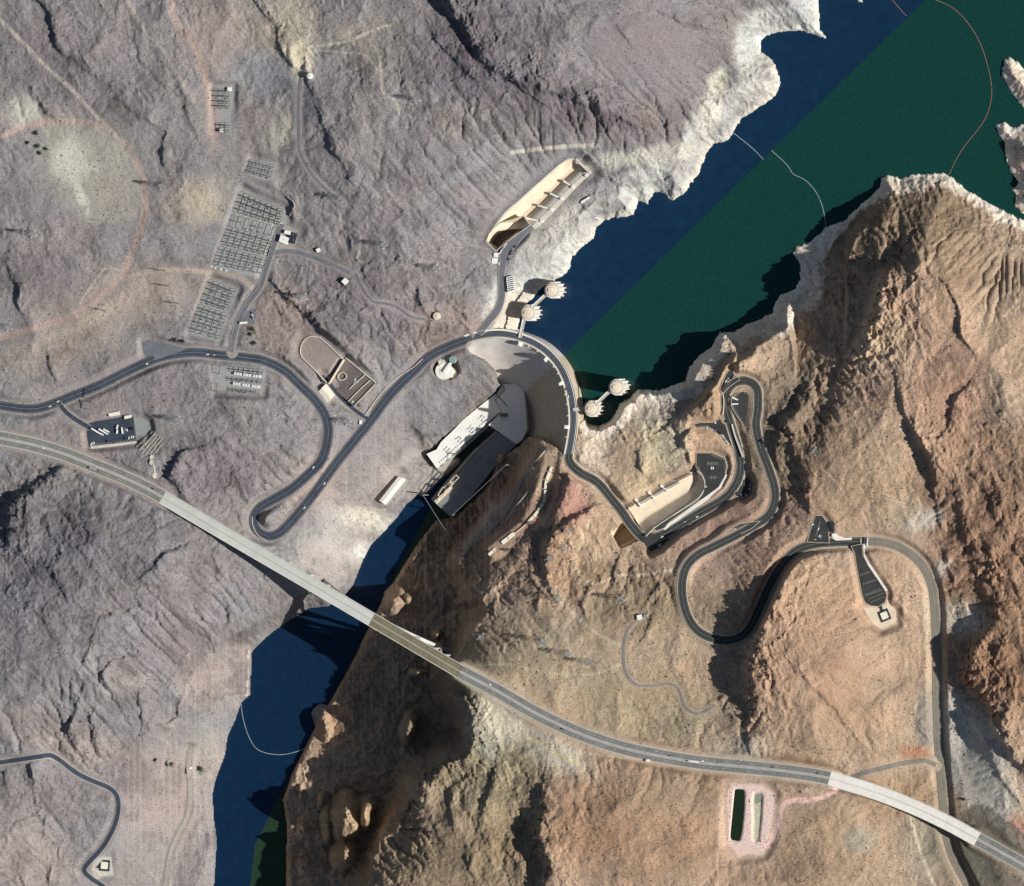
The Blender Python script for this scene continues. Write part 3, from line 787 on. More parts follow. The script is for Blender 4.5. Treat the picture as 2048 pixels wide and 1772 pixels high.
# broad tints, west side
for a in [(60, 90, 110, 110, 0, (128, 120, 122), .7), (180, 160, 120, 70, 40, (134, 125, 126), .5), (420, 60, 60, 80, 0, (172, 152, 144), .6), (560, 60, 80, 60, 0, (178, 166, 150), .6), (600, 110, 30, 50, 0, (206, 192, 168), .7), (540, 150, 60, 40, 0, (140, 140, 146), .5),
          (640, 280, 60, 100, 0, (128, 120, 124), .6), (720, 260, 70, 80, 0, (156, 146, 140), .5), (740, 80, 90, 50, 0, (160, 150, 142), .6), (850, 330, 90, 60, 20, (134, 126, 128), .5), (960, 60, 120, 110, 20, (120, 112, 116), .75), (900, 130, 100, 60, 40, (116, 108, 114), .6),
          (1060, 190, 130, 60, 20, (122, 112, 116), .7), (1200, 220, 100, 50, 15, (118, 108, 112), .7), (1280, 100, 110, 90, 0, (138, 126, 124), .8), (1420, 60, 70, 60, 0, (128, 118, 116), .6), (1330, 240, 60, 50, 0, (124, 112, 112), .6), (880, 450, 110, 70, 0, (146, 138, 138), .5),
          (700, 470, 90, 60, 20, (138, 130, 130), .5), (660, 610, 90, 70, 40, (116, 108, 112), .6), (780, 600, 110, 60, 20, (142, 130, 130), .6), (880, 660, 90, 50, -20, (152, 132, 126), .6), (560, 640, 60, 60, 40, (164, 142, 132), .6), (330, 420, 90, 60, 0, (148, 138, 134), .5),
          (400, 400, 40, 60, 60, (180, 166, 148), .7), (180, 330, 90, 80, 30, (170, 166, 154), .8), (145, 320, 34, 40, 10, (206, 200, 184), .85), (165, 395, 10, 34, -25, (208, 202, 186), .8), (230, 360, 40, 60, 0, (160, 150, 142), .6), (48, 225, 34, 30, 0, (182, 176, 164), .7),
          (250, 590, 170, 60, -10, (166, 150, 138), .7), (120, 690, 120, 40, -15, (170, 154, 140), .6), (100, 560, 90, 60, 0, (130, 120, 124), .55), (60, 760, 90, 40, 0, (156, 146, 140), .5), (250, 780, 120, 40, -15, (146, 136, 136), .6), (380, 780, 60, 50, 0, (134, 124, 126), .5),
          (200, 880, 60, 40, 0, (168, 146, 138), .6), (420, 940, 90, 60, 0, (126, 116, 120), .65), (580, 900, 70, 70, 0, (150, 138, 134), .4), (640, 960, 50, 60, 30, (168, 150, 140), .7), (760, 900, 70, 70, 0, (150, 136, 132), .5), (700, 1020, 60, 40, 0, (164, 152, 146), .6),
          (120, 1100, 170, 110, 0, (118, 112, 116), .75), (280, 1080, 130, 70, 20, (122, 116, 118), .7), (60, 1250, 120, 120, 0, (134, 126, 128), .6), (250, 1240, 120, 80, 40, (128, 120, 122), .6), (420, 1170, 80, 80, 0, (150, 136, 132), .6), (430, 1320, 80, 90, 0, (160, 142, 136), .6),
          (340, 1300, 90, 60, 0, (136, 126, 126), .55), (460, 1240, 50, 60, 0, (132, 130, 132), .5), (60, 1400, 130, 60, 0, (138, 130, 130), .6), (260, 1440, 90, 50, -15, (132, 124, 124), .6), (130, 1480, 120, 40, 20, (164, 146, 138), .6), (260, 1550, 50, 34, 0, (126, 118, 120), .7),
          (320, 1600, 90, 100, 0, (166, 146, 140), .55), (60, 1640, 100, 70, 0, (140, 132, 130), .6), (40, 1720, 90, 60, 0, (164, 146, 138), .6), (410, 1520, 40, 60, 0, (182, 170, 158), .5), (420, 1680, 30, 90, 0, (164, 152, 150), .6),
          (690, 1090, 70, 60, 30, (196, 186, 176), .6), (740, 1040, 60, 22, 15, (214, 204, 188), .8), (725, 1100, 26, 18, -30, (222, 216, 206), .85), (640, 1130, 60, 50, 20, (180, 170, 164), .6), (780, 960, 40, 40, 0, (176, 164, 156), .6), (810, 940, 20, 60, 35, (178, 166, 160), .6)]:
    pblob(*a, east=False)
# broad tints, east side
for a in [(1850, 700, 170, 190, 0, (184, 152, 126), .7), (1780, 900, 110, 110, 0, (186, 156, 126), .6), (1990, 700, 90, 140, 0, (186, 158, 130), .6), (1900, 780, 70, 110, 10, (166, 128, 106), .6), (1800, 600, 50, 80, 0, (150, 126, 106), .5), (1760, 690, 60, 60, 40, (196, 170, 138), .5),
          (1980, 1060, 120, 190, 0, (160, 124, 98), .8), (1980, 1330, 100, 130, 0, (160, 122, 94), .85), (1880, 960, 70, 60, 0, (150, 122, 100), .6), (1900, 1130, 50, 60, 0, (150, 118, 96), .6), (1730, 960, 100, 90, 0, (182, 152, 122), .6), (1690, 1000, 70, 60, 0, (192, 158, 126), .5),
          (1620, 1320, 130, 170, 0, (168, 134, 108), .8), (1640, 1180, 80, 50, 0, (178, 148, 118), .6), (1800, 1180, 70, 90, 0, (200, 166, 134), .6), (1780, 1300, 70, 60, 0, (176, 146, 118), .5), (1650, 1460, 150, 60, 0, (170, 142, 114), .5), (1560, 850, 70, 170, 10, (134, 118, 98), .8),
          (1640, 920, 50, 100, 0, (146, 122, 100), .7), (1500, 700, 60, 50, 0, (176, 148, 120), .6), (1590, 1020, 60, 60, 0, (160, 128, 106), .6), (1720, 480, 90, 70, 0, (134, 112, 90), .8), (1860, 430, 110, 60, 0, (132, 112, 88), .7), (1930, 520, 110, 70, 20, (150, 126, 100), .6), (1990, 620, 70, 50, 0, (176, 150, 122), .5),
          (1200, 1280, 170, 90, 0, (168, 150, 124), .6), (1080, 1330, 110, 70, 20, (172, 154, 126), .6), (1300, 1420, 140, 70, 10, (156, 140, 110), .7), (1280, 1200, 110, 60, 0, (140, 120, 94), .7), (1130, 1130, 90, 80, 0, (168, 138, 110), .7), (1200, 1080, 60, 50, 0, (186, 158, 128), .6), (1440, 1050, 90, 60, -30, (170, 136, 116), .8),
          (1400, 1180, 40, 80, 0, (176, 148, 122), .5), (1420, 1130, 50, 60, 0, (186, 152, 128), .7), (1420, 1230, 50, 50, 0, (150, 130, 102), .6), (1520, 1120, 60, 60, -40, (158, 128, 106), .7), (1400, 890, 40, 40, 0, (182, 148, 118), .8), (1420, 810, 30, 50, 0, (160, 130, 102), .7),
          (1200, 860, 40, 60, 0, (208, 186, 158), .8), (1180, 930, 36, 50, 0, (216, 194, 166), .8), (1290, 830, 60, 44, 20, (178, 164, 144), .8), (1320, 890, 50, 50, 0, (206, 188, 154), .85), (1250, 900, 34, 60, 0, (168, 146, 120), .7), (1280, 960, 50, 34, -20, (196, 172, 138), .8),
          (1300, 1660, 240, 130, 0, (160, 128, 102), .85), (1180, 1640, 70, 80, 0, (158, 124, 96), .6), (1350, 1590, 110, 40, 0, (156, 134, 108), .5), (980, 1580, 90, 100, 0, (150, 134, 104), .8), (1030, 1500, 70, 40, 30, (166, 152, 116), .6), (900, 1720, 140, 70, 0, (160, 138, 108), .8), (1010, 1720, 70, 80, 0, (138, 118, 92), .7),
          (1100, 1500, 90, 30, 25, (192, 180, 158), .7), (1650, 1690, 150, 80, 0, (172, 144, 114), .7), (1720, 1680, 30, 26, 0, (170, 160, 142), .6), (1580, 1740, 120, 50, 0, (158, 130, 104), .6), (1940, 1700, 100, 70, 20, (112, 104, 88), .9), (1840, 1690, 34, 90, -10, (150, 138, 116), .7), (1800, 1590, 70, 40, 0, (160, 132, 104), .6),
          (1960, 1500, 44, 130, -30, (196, 186, 168), .9), (1890, 1480, 22, 110, 0, (150, 140, 124), .7), (1850, 1440, 22, 80, 0, (140, 130, 114), .7), (1832, 1505, 26, 14, 0, (172, 116, 88), .8), (2000, 1640, 70, 16, 35, (218, 208, 194), .8), (2040, 1660, 30, 20, 35, (166, 104, 80), .7),
          (1850, 1040, 40, 16, -20, (220, 202, 178), .8), (1880, 1140, 26, 14, -50, (214, 196, 174), .8), (1925, 1235, 44, 34, 0, (206, 190, 166), .85), (1860, 1240, 20, 60, 0, (172, 156, 134), .6), (1820, 1030, 40, 30, 40, (176, 158, 134), .5), (1500, 1640, 54, 74, 0, (206, 178, 158), .9), (1590, 1600, 60, 10, 0, (178, 140, 120), .6),
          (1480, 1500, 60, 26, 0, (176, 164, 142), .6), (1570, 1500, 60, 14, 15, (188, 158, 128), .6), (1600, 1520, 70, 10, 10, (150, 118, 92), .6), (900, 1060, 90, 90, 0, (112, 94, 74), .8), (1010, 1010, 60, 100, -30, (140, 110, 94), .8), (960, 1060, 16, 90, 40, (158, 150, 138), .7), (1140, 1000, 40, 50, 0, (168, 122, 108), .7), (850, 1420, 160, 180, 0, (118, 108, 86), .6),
          (700, 1660, 120, 110, 0, (170, 144, 112), .8), (610, 1700, 50, 90, 0, (182, 154, 122), .8), (650, 1450, 30, 44, 0, (168, 138, 110), .9), (955, 1370, 26, 70, -15, (178, 164, 134), .8), (1000, 1440, 50, 60, 30, (196, 184, 160), .8), (960, 1470, 18, 60, -30, (150, 142, 126), .7)]:
    pblob(*a, east=True)
# bleached lake-shore rock
zj = Z + n3 * 4 + n2 * 3
ringw = np.interp(GY, [0, 120, 200, 300, 380, 480, 560, 700], [66, 62, 92, 54, 92, 108, 95, 75])
ringe = np.interp(GX, [1150, 1380, 1420, 1500, 1560, 1640, 1700, 1760, 1800, 1900, 2050], [30, 40, 40, 34, 60, 60, 12, 22, 36, 26, 26])
rw = np.where(GX > 1140, np.where(EAST, ringe, ringw), ringw)
isl_m = (GX > 1985) & (GY < 432)
rw = np.where(isl_m, 200, rw)
LDn = LD + n2 * 14 + n3 * 6
m = (1 - sst(rw * .75, rw * 1.0, LDn)) * (LD > -6) * (GY < 690) + ((1 - sst(rw * .75, rw, LDn)) * (LD > -6) * (GY >= 690) * (GX > 1160))
m = np.clip(m, 0, 1)
RINGM = m
mott = np.clip(.58 + .8 * fbm(PX, PY, 30, 5, .65, 71) + .35 * n3, 0, 1)
ringc = np.where(EAST[..., None], lin((218, 198, 174)), lin((200, 196, 188)))
mott = np.where(EAST, np.clip(mott + .3, 0, 1), mott)
COLR = COLR * (1 - (m * mott)[..., None]) + ringc * (m * mott)[..., None]
edge = (1 - sst(2, 16, LD)) * (LD > -3) * m
COLR = COLR * (1 - .5 * edge[..., None]) + lin((232, 222, 204)) * .5 * edge[..., None]
for a in [(1435, 165, 18, 30, 20, (226, 218, 196), .9), (1420, 225, 20, 50, 10, (222, 212, 194), .7), (1240, 320, 60, 16, -15, (212, 204, 188), .7), (1330, 310, 60, 20, -10, (214, 206, 190), .7), (1110, 470, 40, 60, 40, (200, 190, 178), .5), (1020, 620, 30, 50, 30, (214, 200, 182), .7), (1180, 380, 50, 40, 0, (160, 152, 150), .7)]:
    pblob(*a, east=False)
# grain: patches of varnish, dust and gravel
gr = fbm(PX, PY, 60, 4, .6, 81)
gf = fbm(GX, GY, 9, 3, .7, 91)
COLR *= (1 + .10 * gr + .13 * gf * (.5 + R * .5))[..., None]
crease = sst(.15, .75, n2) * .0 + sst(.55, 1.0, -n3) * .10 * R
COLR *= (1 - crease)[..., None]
hue = fbm(PX, PY, 80, 3, .5, 101)
COLR *= 1 + hue[..., None] * np.array([.05, 0.0, -.05])
rock = sst(-.12, .42, fbm(PX, PY, 44, 5, .64, 141) + (R - .6) * .45)
rock2 = sst(.0, .5, fbm(GX + WX * 3, GY + WY * 3, 11, 4, .7, 151) + (R - .7) * .35)
rocky = np.clip(.7 * rock + .55 * rock2 * rock + .2 * rock2, 0, 1)
clean = 1 - .75 * RINGM
wash = sst(3.6, 6.2, FLOW + n3 * .5) * (1 - RINGM) * (LD > 4)
COLR = COLR * (1 - .34 * wash[..., None]) + np.where(EAST[..., None], lin((196, 172, 142)), lin((176, 166, 154))) * .34 * wash[..., None]
ridge = 1 - sst(.2, 2.2, FLOW)
rocky = np.clip(rocky * (.75 + .5 * ridge), 0, 1)
COLR *= 1 - (np.where(EAST, .24, .32) * rocky * clean)[..., None]
COLR *= (1 + RB * (.09 * b1 + .10 * b2))[..., None]
# tracks
for hw, pts, colr, al in DIRT:
    p = spline([q[:2] for q in pts], 6)
    ws, D, _, _ = pdist(p, hw + 8)
    paint(ws, (1 - sst(hw * .6, hw * 1.25 + 1, D + n3[ws] * 1.2)), [min(255, c + 6) for c in colr], min(1, al * 1.25))
# road verges: graded, paler
for nm, (hw, mat, pts) in ROADS.items():
    p = spline(pts, 8)
    ws, D, _, _ = pdist(p, hw + 14)
    c = (186, 164, 138) if nm in ('canyon_road', 'highway_mid', 'highway_south', 'link_road', 'upper_road') else (176, 160, 148)
    paint(ws, 1 - sst(hw + 1, hw + (12 if nm in ('upper_road', 'highway_mid', 'highway_west') else 6), D + n3[ws] * 2.5), c, .6 if nm == 'upper_road' else .45)
for nm in ('main_yard', 'lower_yard', 'upper_yard', 'middle_yard', 'road_yard'):
    ppoly(PADS[nm][2], (166, 164, 158), .85, 4)
for nm in ('office_pad', 'supply_pad', 'warehouse_pad', 'garage_pad', 'helipad_apron', 'helipad_apron_w', 'pond_pad', 'terrace_upper'):
    c = {'pond_pad': (220, 190, 174), 'helipad_apron': (214, 192, 176), 'helipad_apron_w': (196, 188, 176), 'terrace_upper': (166, 146, 136), 'supply_pad': (168, 160, 148)}.get(nm, (176, 168, 158))
    ppoly(PADS[nm][2], c, .85 if nm == 'pond_pad' else .55, 3)
for a in [(145, 320, 34, 40, 10, (204, 199, 184), .8), (163, 392, 9, 34, -25, (206, 201, 186), .8), (185, 335, 16, 9, 0, (204, 199, 184), .7), (205, 300, 50, 34, 20, (176, 170, 158), .6), (48, 225, 30, 26, 0, (184, 179, 166), .6), (600, 118, 20, 34, 0, (212, 198, 172), .8), (585, 40, 40, 50, 20, (178, 166, 148), .6), (560, 265, 24, 40, 30, (178, 170, 154), .6), (410, 405, 20, 44, -40, (186, 170, 150), .7),
          (262, 600, 60, 22, -20, (178, 158, 144), .6), (180, 640, 60, 12, -28, (190, 176, 156), .6), (300, 560, 60, 14, -8, (176, 158, 146), .5), (690, 70, 14, 8, 0, (190, 178, 160), .5), (480, 170, 26, 40, 10, (164, 160, 154), .6), (500, 240, 16, 50, -15, (152, 140, 134), .5), (425, 240, 14, 60, 0, (178, 156, 146), .5), (1300, 90, 100, 70, 0, (138, 128, 127), .6), (1360, 160, 60, 50, 0, (142, 132, 130), .5), (640, 985, 40, 20, -50, (176, 158, 148), .5), (600, 1000, 50, 14, -40, (178, 160, 148), .4)]:
    pblob(*a, east=False)
ppoly(P3("1888 1400;1905 1380;1925 1420;1960 1480;2000 1560;2034 1622;1990 1640;1940 1612;1902 1560;1892 1480"), (190, 181, 164), .75, 6)
ppoly(P3("1912 1655;1945 1606;1985 1617;2060 1676;2060 1735;1965 1672"), (106, 100, 86), .75, 5)
ppoly(P3("1906 1680;1950 1704;2060 1768;2060 1830;1950 1830;1930 1750"), (106, 100, 86), .75, 5)
ppoly(P3("1836 1400;1864 1380;1866 1500;1840 1490"), (132, 126, 114), .6, 6)
ppoly(DRYPOND, (176, 172, 146), .9, 2)
ppoly(P3("1508 1588;1522 1588;1523 1606;1508 1610"), (118, 128, 110), .8, 2)
for x in (0, 1, 2, 3):
    pass
COLR *= np.where(EAST[..., None], np.array([1.12, 1.18, 1.25]), np.array([.95, .985, .99]))
COLR = np.clip(COLR / LF, .01, .85)

# ------------------------------------------------------------------ materials
def new_mat(name, rgb, rough=.9, spec=.2, var=.12, scale=.15, bump=0.0, bscale=1.0, metal=0.0, detail=4.0):
    m = bpy.data.materials.new(name)
    m.use_nodes = True
    nt = m.node_tree
    b = nt.nodes['Principled BSDF']
    b.inputs['Roughness'].default_value = rough
    b.inputs['Metallic'].default_value = metal
    b.inputs['Specular IOR Level'].default_value = spec
    tc = nt.nodes.new('ShaderNodeNewGeometry')
    nz = nt.nodes.new('ShaderNodeTexNoise')
    nz.inputs['Scale'].default_value = scale
    nz.inputs['Detail'].default_value = detail
    nz.inputs['Roughness'].default_value = .65
    nt.links.new(tc.outputs['Position'], nz.inputs['Vector'])
    rp = nt.nodes.new('ShaderNodeValToRGB')
    lo = [max(0, c * (1 - var)) for c in rgb]
    hi = [min(1, c * (1 + var)) for c in rgb]
    rp.color_ramp.elements[0].position = .3
    rp.color_ramp.elements[0].color = (*lo, 1)
    rp.color_ramp.elements[1].position = .7
    rp.color_ramp.elements[1].color = (*hi, 1)
    nt.links.new(nz.outputs['Fac'], rp.inputs['Fac'])
    nt.links.new(rp.outputs['Color'], b.inputs['Base Color'])
    if bump:
        n2_ = nt.nodes.new('ShaderNodeTexNoise')
        n2_.inputs['Scale'].default_value = bscale
        n2_.inputs['Detail'].default_value = 3
        nt.links.new(tc.outputs['Position'], n2_.inputs['Vector'])
        bp = nt.nodes.new('ShaderNodeBump')
        bp.inputs['Strength'].default_value = 1
        bp.inputs['Distance'].default_value = bump
        nt.links.new(n2_.outputs['Fac'], bp.inputs['Height'])
        nt.links.new(bp.outputs['Normal'], b.inputs['Normal'])
    return m


M = {}
M['asphalt_w'] = new_mat('asphalt_blue_grey', alb(62, 70, 82), .9, .2, .22, .05)
M['asphalt_w2'] = new_mat('asphalt_worn_grey', alb(112, 114, 120), .9, .2, .18, .06)
M['asphalt_e'] = new_mat('asphalt_dark', alb(62, 64, 62), .9, .2, .2, .06)
M['asphalt_e2'] = new_mat('asphalt_gravel', alb(136, 130, 120), .95, .1, .2, .1)
M['asphalt_brown'] = new_mat('asphalt_brown', alb(112, 104, 102), .9, .2, .22, .04)
M['asphalt_tan'] = new_mat('asphalt_tan', alb(132, 126, 114), .92, .15, .16, .05)
M['highway_n'] = new_mat('highway_grey', alb(124, 124, 120), .9, .2, .16, .04)
M['concrete_road'] = new_mat('road_concrete', alb(174, 168, 158), .9, .2, .16, .08)
M['concrete'] = new_mat('concrete_pale', alb(206, 200, 186), .85, .25, .14, .06)
M['concrete_w'] = new_mat('concrete_bridge', alb(196, 198, 190), .85, .25, .10, .04)
M['concrete_olive'] = new_mat('concrete_olive', alb(120, 114, 92), .88, .2, .16, .05)
M['concrete_dam'] = new_mat('concrete_dam', alb(206, 200, 192), .9, .2, .14, .05)
M['concrete_tan'] = new_mat('concrete_tan', alb(224, 208, 182), .9, .2, .12, .06)
M['concrete_white'] = new_mat('concrete_white', alb(232, 228, 218), .8, .25, .08, .08)
M['roof_white'] = new_mat('roof_white', alb(238, 236, 228), .7, .3, .07, .1)
M['roof_dark'] = new_mat('roof_dark', alb(44, 52, 62), .6, .4, .2, .2)
M['steel'] = new_mat('galvanised_steel', alb(150, 156, 156), .55, .4, .15, .5, metal=.2)
M['steel_dark'] = new_mat('weathered_steel', alb(92, 96, 98), .6, .4, .2, .5)
M['steel_gate'] = new_mat('gate_steel', alb(158, 156, 148), .55, .4, .16, .2)
M['gravel_yard'] = new_mat('yard_gravel', alb(150, 152, 142), .95, .1, .14, .2)
M['gravel_grey'] = new_mat('oval_gravel', alb(146, 150, 146), .95, .1, .1, .1)
M['paint_white'] = new_mat('road_paint', alb(220, 218, 208), .8, .2, .12, .3)
M['paint_worn'] = new_mat('worn_paint', alb(170, 168, 158), .85, .2, .2, .3)
M['paint_yellow'] = new_mat('yellow_paint', alb(196, 174, 96), .8, .2, .15, .3)
M['roof_cream'] = new_mat('roof_cream', alb(236, 230, 206), .75, .25, .06, .1)
M['insulator'] = new_mat('porcelain', alb(222, 222, 212), .4, .5, .1, 1)
M['rock_pale'] = new_mat('riprap_pale', alb(188, 180, 166), .95, .1, .2, .4, .4, 1.2)
M['glass_green'] = new_mat('glass_green', alb(132, 158, 154), .25, .5, .15, .3)
M['boom_white'] = new_mat('boom_float_white', alb(176, 188, 190), .5, .4, .05, 1)
M['boom_red'] = new_mat('boom_float_red', alb(168, 120, 110), .5, .4, .1, 1)
M['foliage'] = new_mat('foliage', (.045, .062, .034), .9, .1, .3, .6)
M['scrub'] = new_mat('scrub', (.075, .068, .052), .95, .1, .35, .05)
M['bark'] = new_mat('bark', (.10, .075, .055), .95, .1, .2, 1)
M['tyre'] = new_mat('tyre', (.02, .02, .02), .9, .1, .1, 1)
M['car_glass'] = new_mat('car_glass', (.03, .035, .04), .15, .5, .05, 1)
for nm, c in dict(car_white=(240, 240, 236), car_black=(34, 34, 38), car_silver=(170, 174, 178), car_red=(150, 52, 52), car_blue=(70, 110, 170), car_tan=(190, 168, 120)).items():
    M[nm] = new_mat(nm, alb(*c), .35, .5, .02, .5)


def water_mat(name, rgb, var=.12, scale=.02):
    m = new_mat(name, alb(*rgb), .22, .5, var, scale, .05, .35)
    m.node_tree.nodes['Principled BSDF'].inputs['IOR'].default_value = 1.33
    return m


M['lake_blue'] = water_mat('lake_water_blue', (20, 46, 70), .16, .06)
M['lake_green'] = water_mat('lake_water_green', (20, 60, 55), .26, .3)
M['river_blue'] = water_mat('river_water_blue', (17, 41, 66), .16, .08)
M['river_green'] = water_mat('river_water_green', (40, 62, 44))
M['pond'] = water_mat('pond_water', (30, 46, 30))

tm = bpy.data.materials.new('desert_ground')
tm.use_nodes = True
nt = tm.node_tree
b = nt.nodes['Principled BSDF']
b.inputs['Roughness'].default_value = .95
b.inputs['Specular IOR Level'].default_value = .08
at = nt.nodes.new('ShaderNodeVertexColor')
at.layer_name = 'ground'
geo = nt.nodes.new('ShaderNodeNewGeometry')
nza = nt.nodes.new('ShaderNodeTexNoise')
nza.inputs['Scale'].default_value = .42
nza.inputs['Detail'].default_value = 4
nza.inputs['Roughness'].default_value = .75
nt.links.new(geo.outputs['Position'], nza.inputs['Vector'])
mr = nt.nodes.new('ShaderNodeMapRange')
mr.inputs['From Min'].default_value = .25
mr.inputs['From Max'].default_value = .75
mr.inputs['To Min'].default_value = .56
mr.inputs['To Max'].default_value = 1.44
nt.links.new(nza.outputs['Fac'], mr.inputs['Value'])
mx = nt.nodes.new('ShaderNodeMix')
mx.data_type = 'RGBA'
mx.blend_type = 'MULTIPLY'
mx.inputs['Factor'].default_value = 1
nt.links.new(at.outputs['Color'], mx.inputs['A'])
nt.links.new(mr.outputs['Result'], mx.inputs['B'])
nt.links.new(mx.outputs['Result'], b.inputs['Base Color'])
nzb = nt.nodes.new('ShaderNodeTexNoise')
nzb.inputs['Scale'].default_value = .38
nzb.inputs['Detail'].default_value = 5
nzb.inputs['Roughness'].default_value = .7
nt.links.new(geo.outputs['Position'], nzb.inputs['Vector'])
bp = nt.nodes.new('ShaderNodeBump')
bp.inputs['Strength'].default_value = .9
bp.inputs['Distance'].default_value = 1.0
nt.links.new(nzb.outputs['Fac'], bp.inputs['Height'])
nt.links.new(bp.outputs['Normal'], b.inputs['Normal'])

# ------------------------------------------------------------------ mesh helpers
def link_mesh(name, V, F, mats, parent=None, midx=None, smooth=False):
    me = bpy.data.meshes.new(name)
    me.from_pydata([tuple(v) for v in V], [], [tuple(f) for f in F])
    for m in (mats if isinstance(mats, (list, tuple)) else [mats]):
        me.materials.append(m if not isinstance(m, str) else M[m])
    if midx is not None:
        me.polygons.foreach_set('material_index', midx)
    if smooth:
        me.polygons.foreach_set('use_smooth', [True] * len(me.polygons))
    me.update()
    o = bpy.data.objects.new(name, me)
    COL.objects.link(o)
    if parent is not None:
        o.parent = parent
    return o


def tag(o, label=None, cat=None, group=None, kind=None):
    if label:
        o['label'] = label
    if cat:
        o['category'] = cat
    if group:
        o['group'] = group
    if kind:
        o['kind'] = kind
    return o


# ------------------------------------------------------------------ the ground sheet
def build_terrain():
    me = bpy.data.meshes.new('terrain')
    nv = NX * NY
    co = np.empty((nv, 3), np.float32)
    co[:, 0] = ((GX - CX) * SX + K * Z).ravel()
    co[:, 1] = ((CY - GY) * S).ravel()
    co[:, 2] = Z.ravel()
    idx = np.arange(nv).reshape(NY, NX)
    quads = np.stack([idx[1:, :-1], idx[1:, 1:], idx[:-1, 1:], idx[:-1, :-1]], -1).reshape(-1, 4)
    nq = len(quads)
    me.vertices.add(nv)
    me.vertices.foreach_set('co', co.ravel())
    me.loops.add(nq * 4)
    me.loops.foreach_set('vertex_index', quads.ravel().astype(np.int32))
    me.polygons.add(nq)
    me.polygons.foreach_set('loop_start', np.arange(0, nq * 4, 4, dtype=np.int32))
    me.update(calc_edges=True)
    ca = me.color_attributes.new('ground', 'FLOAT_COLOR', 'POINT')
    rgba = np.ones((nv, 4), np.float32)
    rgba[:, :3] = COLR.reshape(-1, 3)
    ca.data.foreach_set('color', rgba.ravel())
    me.materials.append(tm)
    o = bpy.data.objects.new('terrain', me)
    COL.objects.link(o)
    return tag(o, kind='structure', label='bare rocky desert hills cut by a deep river canyon')


terrain = build_terrain()


def flat_poly(name, poly, z, mats, parent=None, thick=0.0):
    """poly: map outline; z: one height"""
    vv = [W(p[0], p[1], z) for p in poly]
    tris = tessellate_polygon([vv])
    F = []
    for t in tris:
        a, b_, c = (vv[i] for i in t)
        F.append(t if (b_ - a).cross(c - a).z > 0 else t[::-1])
    return link_mesh(name, vv, F, mats, parent)


# water: each body is one sheet, blue west of the survey seam and green east of it
def water(name, west, east, z, mw, me_):
    V, F, MI = [], [], []
    for k, poly in enumerate((west, east)):
        vv = [W(p[0], p[1], z) for p in poly]
        base = len(V)
        V += vv
        for t in tessellate_polygon([vv]):
            a, b_, c = (vv[i] for i in t)
            t = t if (b_ - a).cross(c - a).z > 0 else t[::-1]
            F.append([base + i for i in t])
            MI.append(k)
    return tag(link_mesh(name, V, F, [mw, me_], None, MI), kind='structure')


lake = water('lake',
             [(3480, -1600), (1850, 0), (1112, 725), (1075, 700), (1035, 690), (1010, 660), (1040, 560), (1120, 470), (1200, 390), (1340, 290), (1420, 180), (1500, 20), (1560, -1600)],
             [(1112, 725), (1850, 0), (3480, -1600), (3480, 560), (2048, 520), (1960, 470), (1800, 400), (1700, 480), (1650, 600), (1500, 720), (1400, 800), (1240, 880), (1155, 862), (1148, 840), (1145, 815), (1138, 775), (1124, 738)],
             Z_LAKE, M['lake_blue'], M['lake_green'])
lake['label'] = 'wide reservoir, navy blue in the west and dark green in the east'
ys = [868, 925, 1000, 1235, 1345, 1490, 1690, 1772, 2900]
sm = [(float(seam_x(y)), y) for y in ys]
river = water('river', [(800, 820)] + sm + [(300, 2900), (330, 1600), (420, 1250), (640, 1100), (800, 900)],
              [(1120, 868)] + [(1120, 900), (1000, 1100), (850, 1300), (740, 1560), (720, 2900)] + sm[::-1], Z_RIVER, M['river_blue'], M['river_green'])
river['label'] = 'narrow river at the bottom of the canyon, blue with a dark shaded east edge'

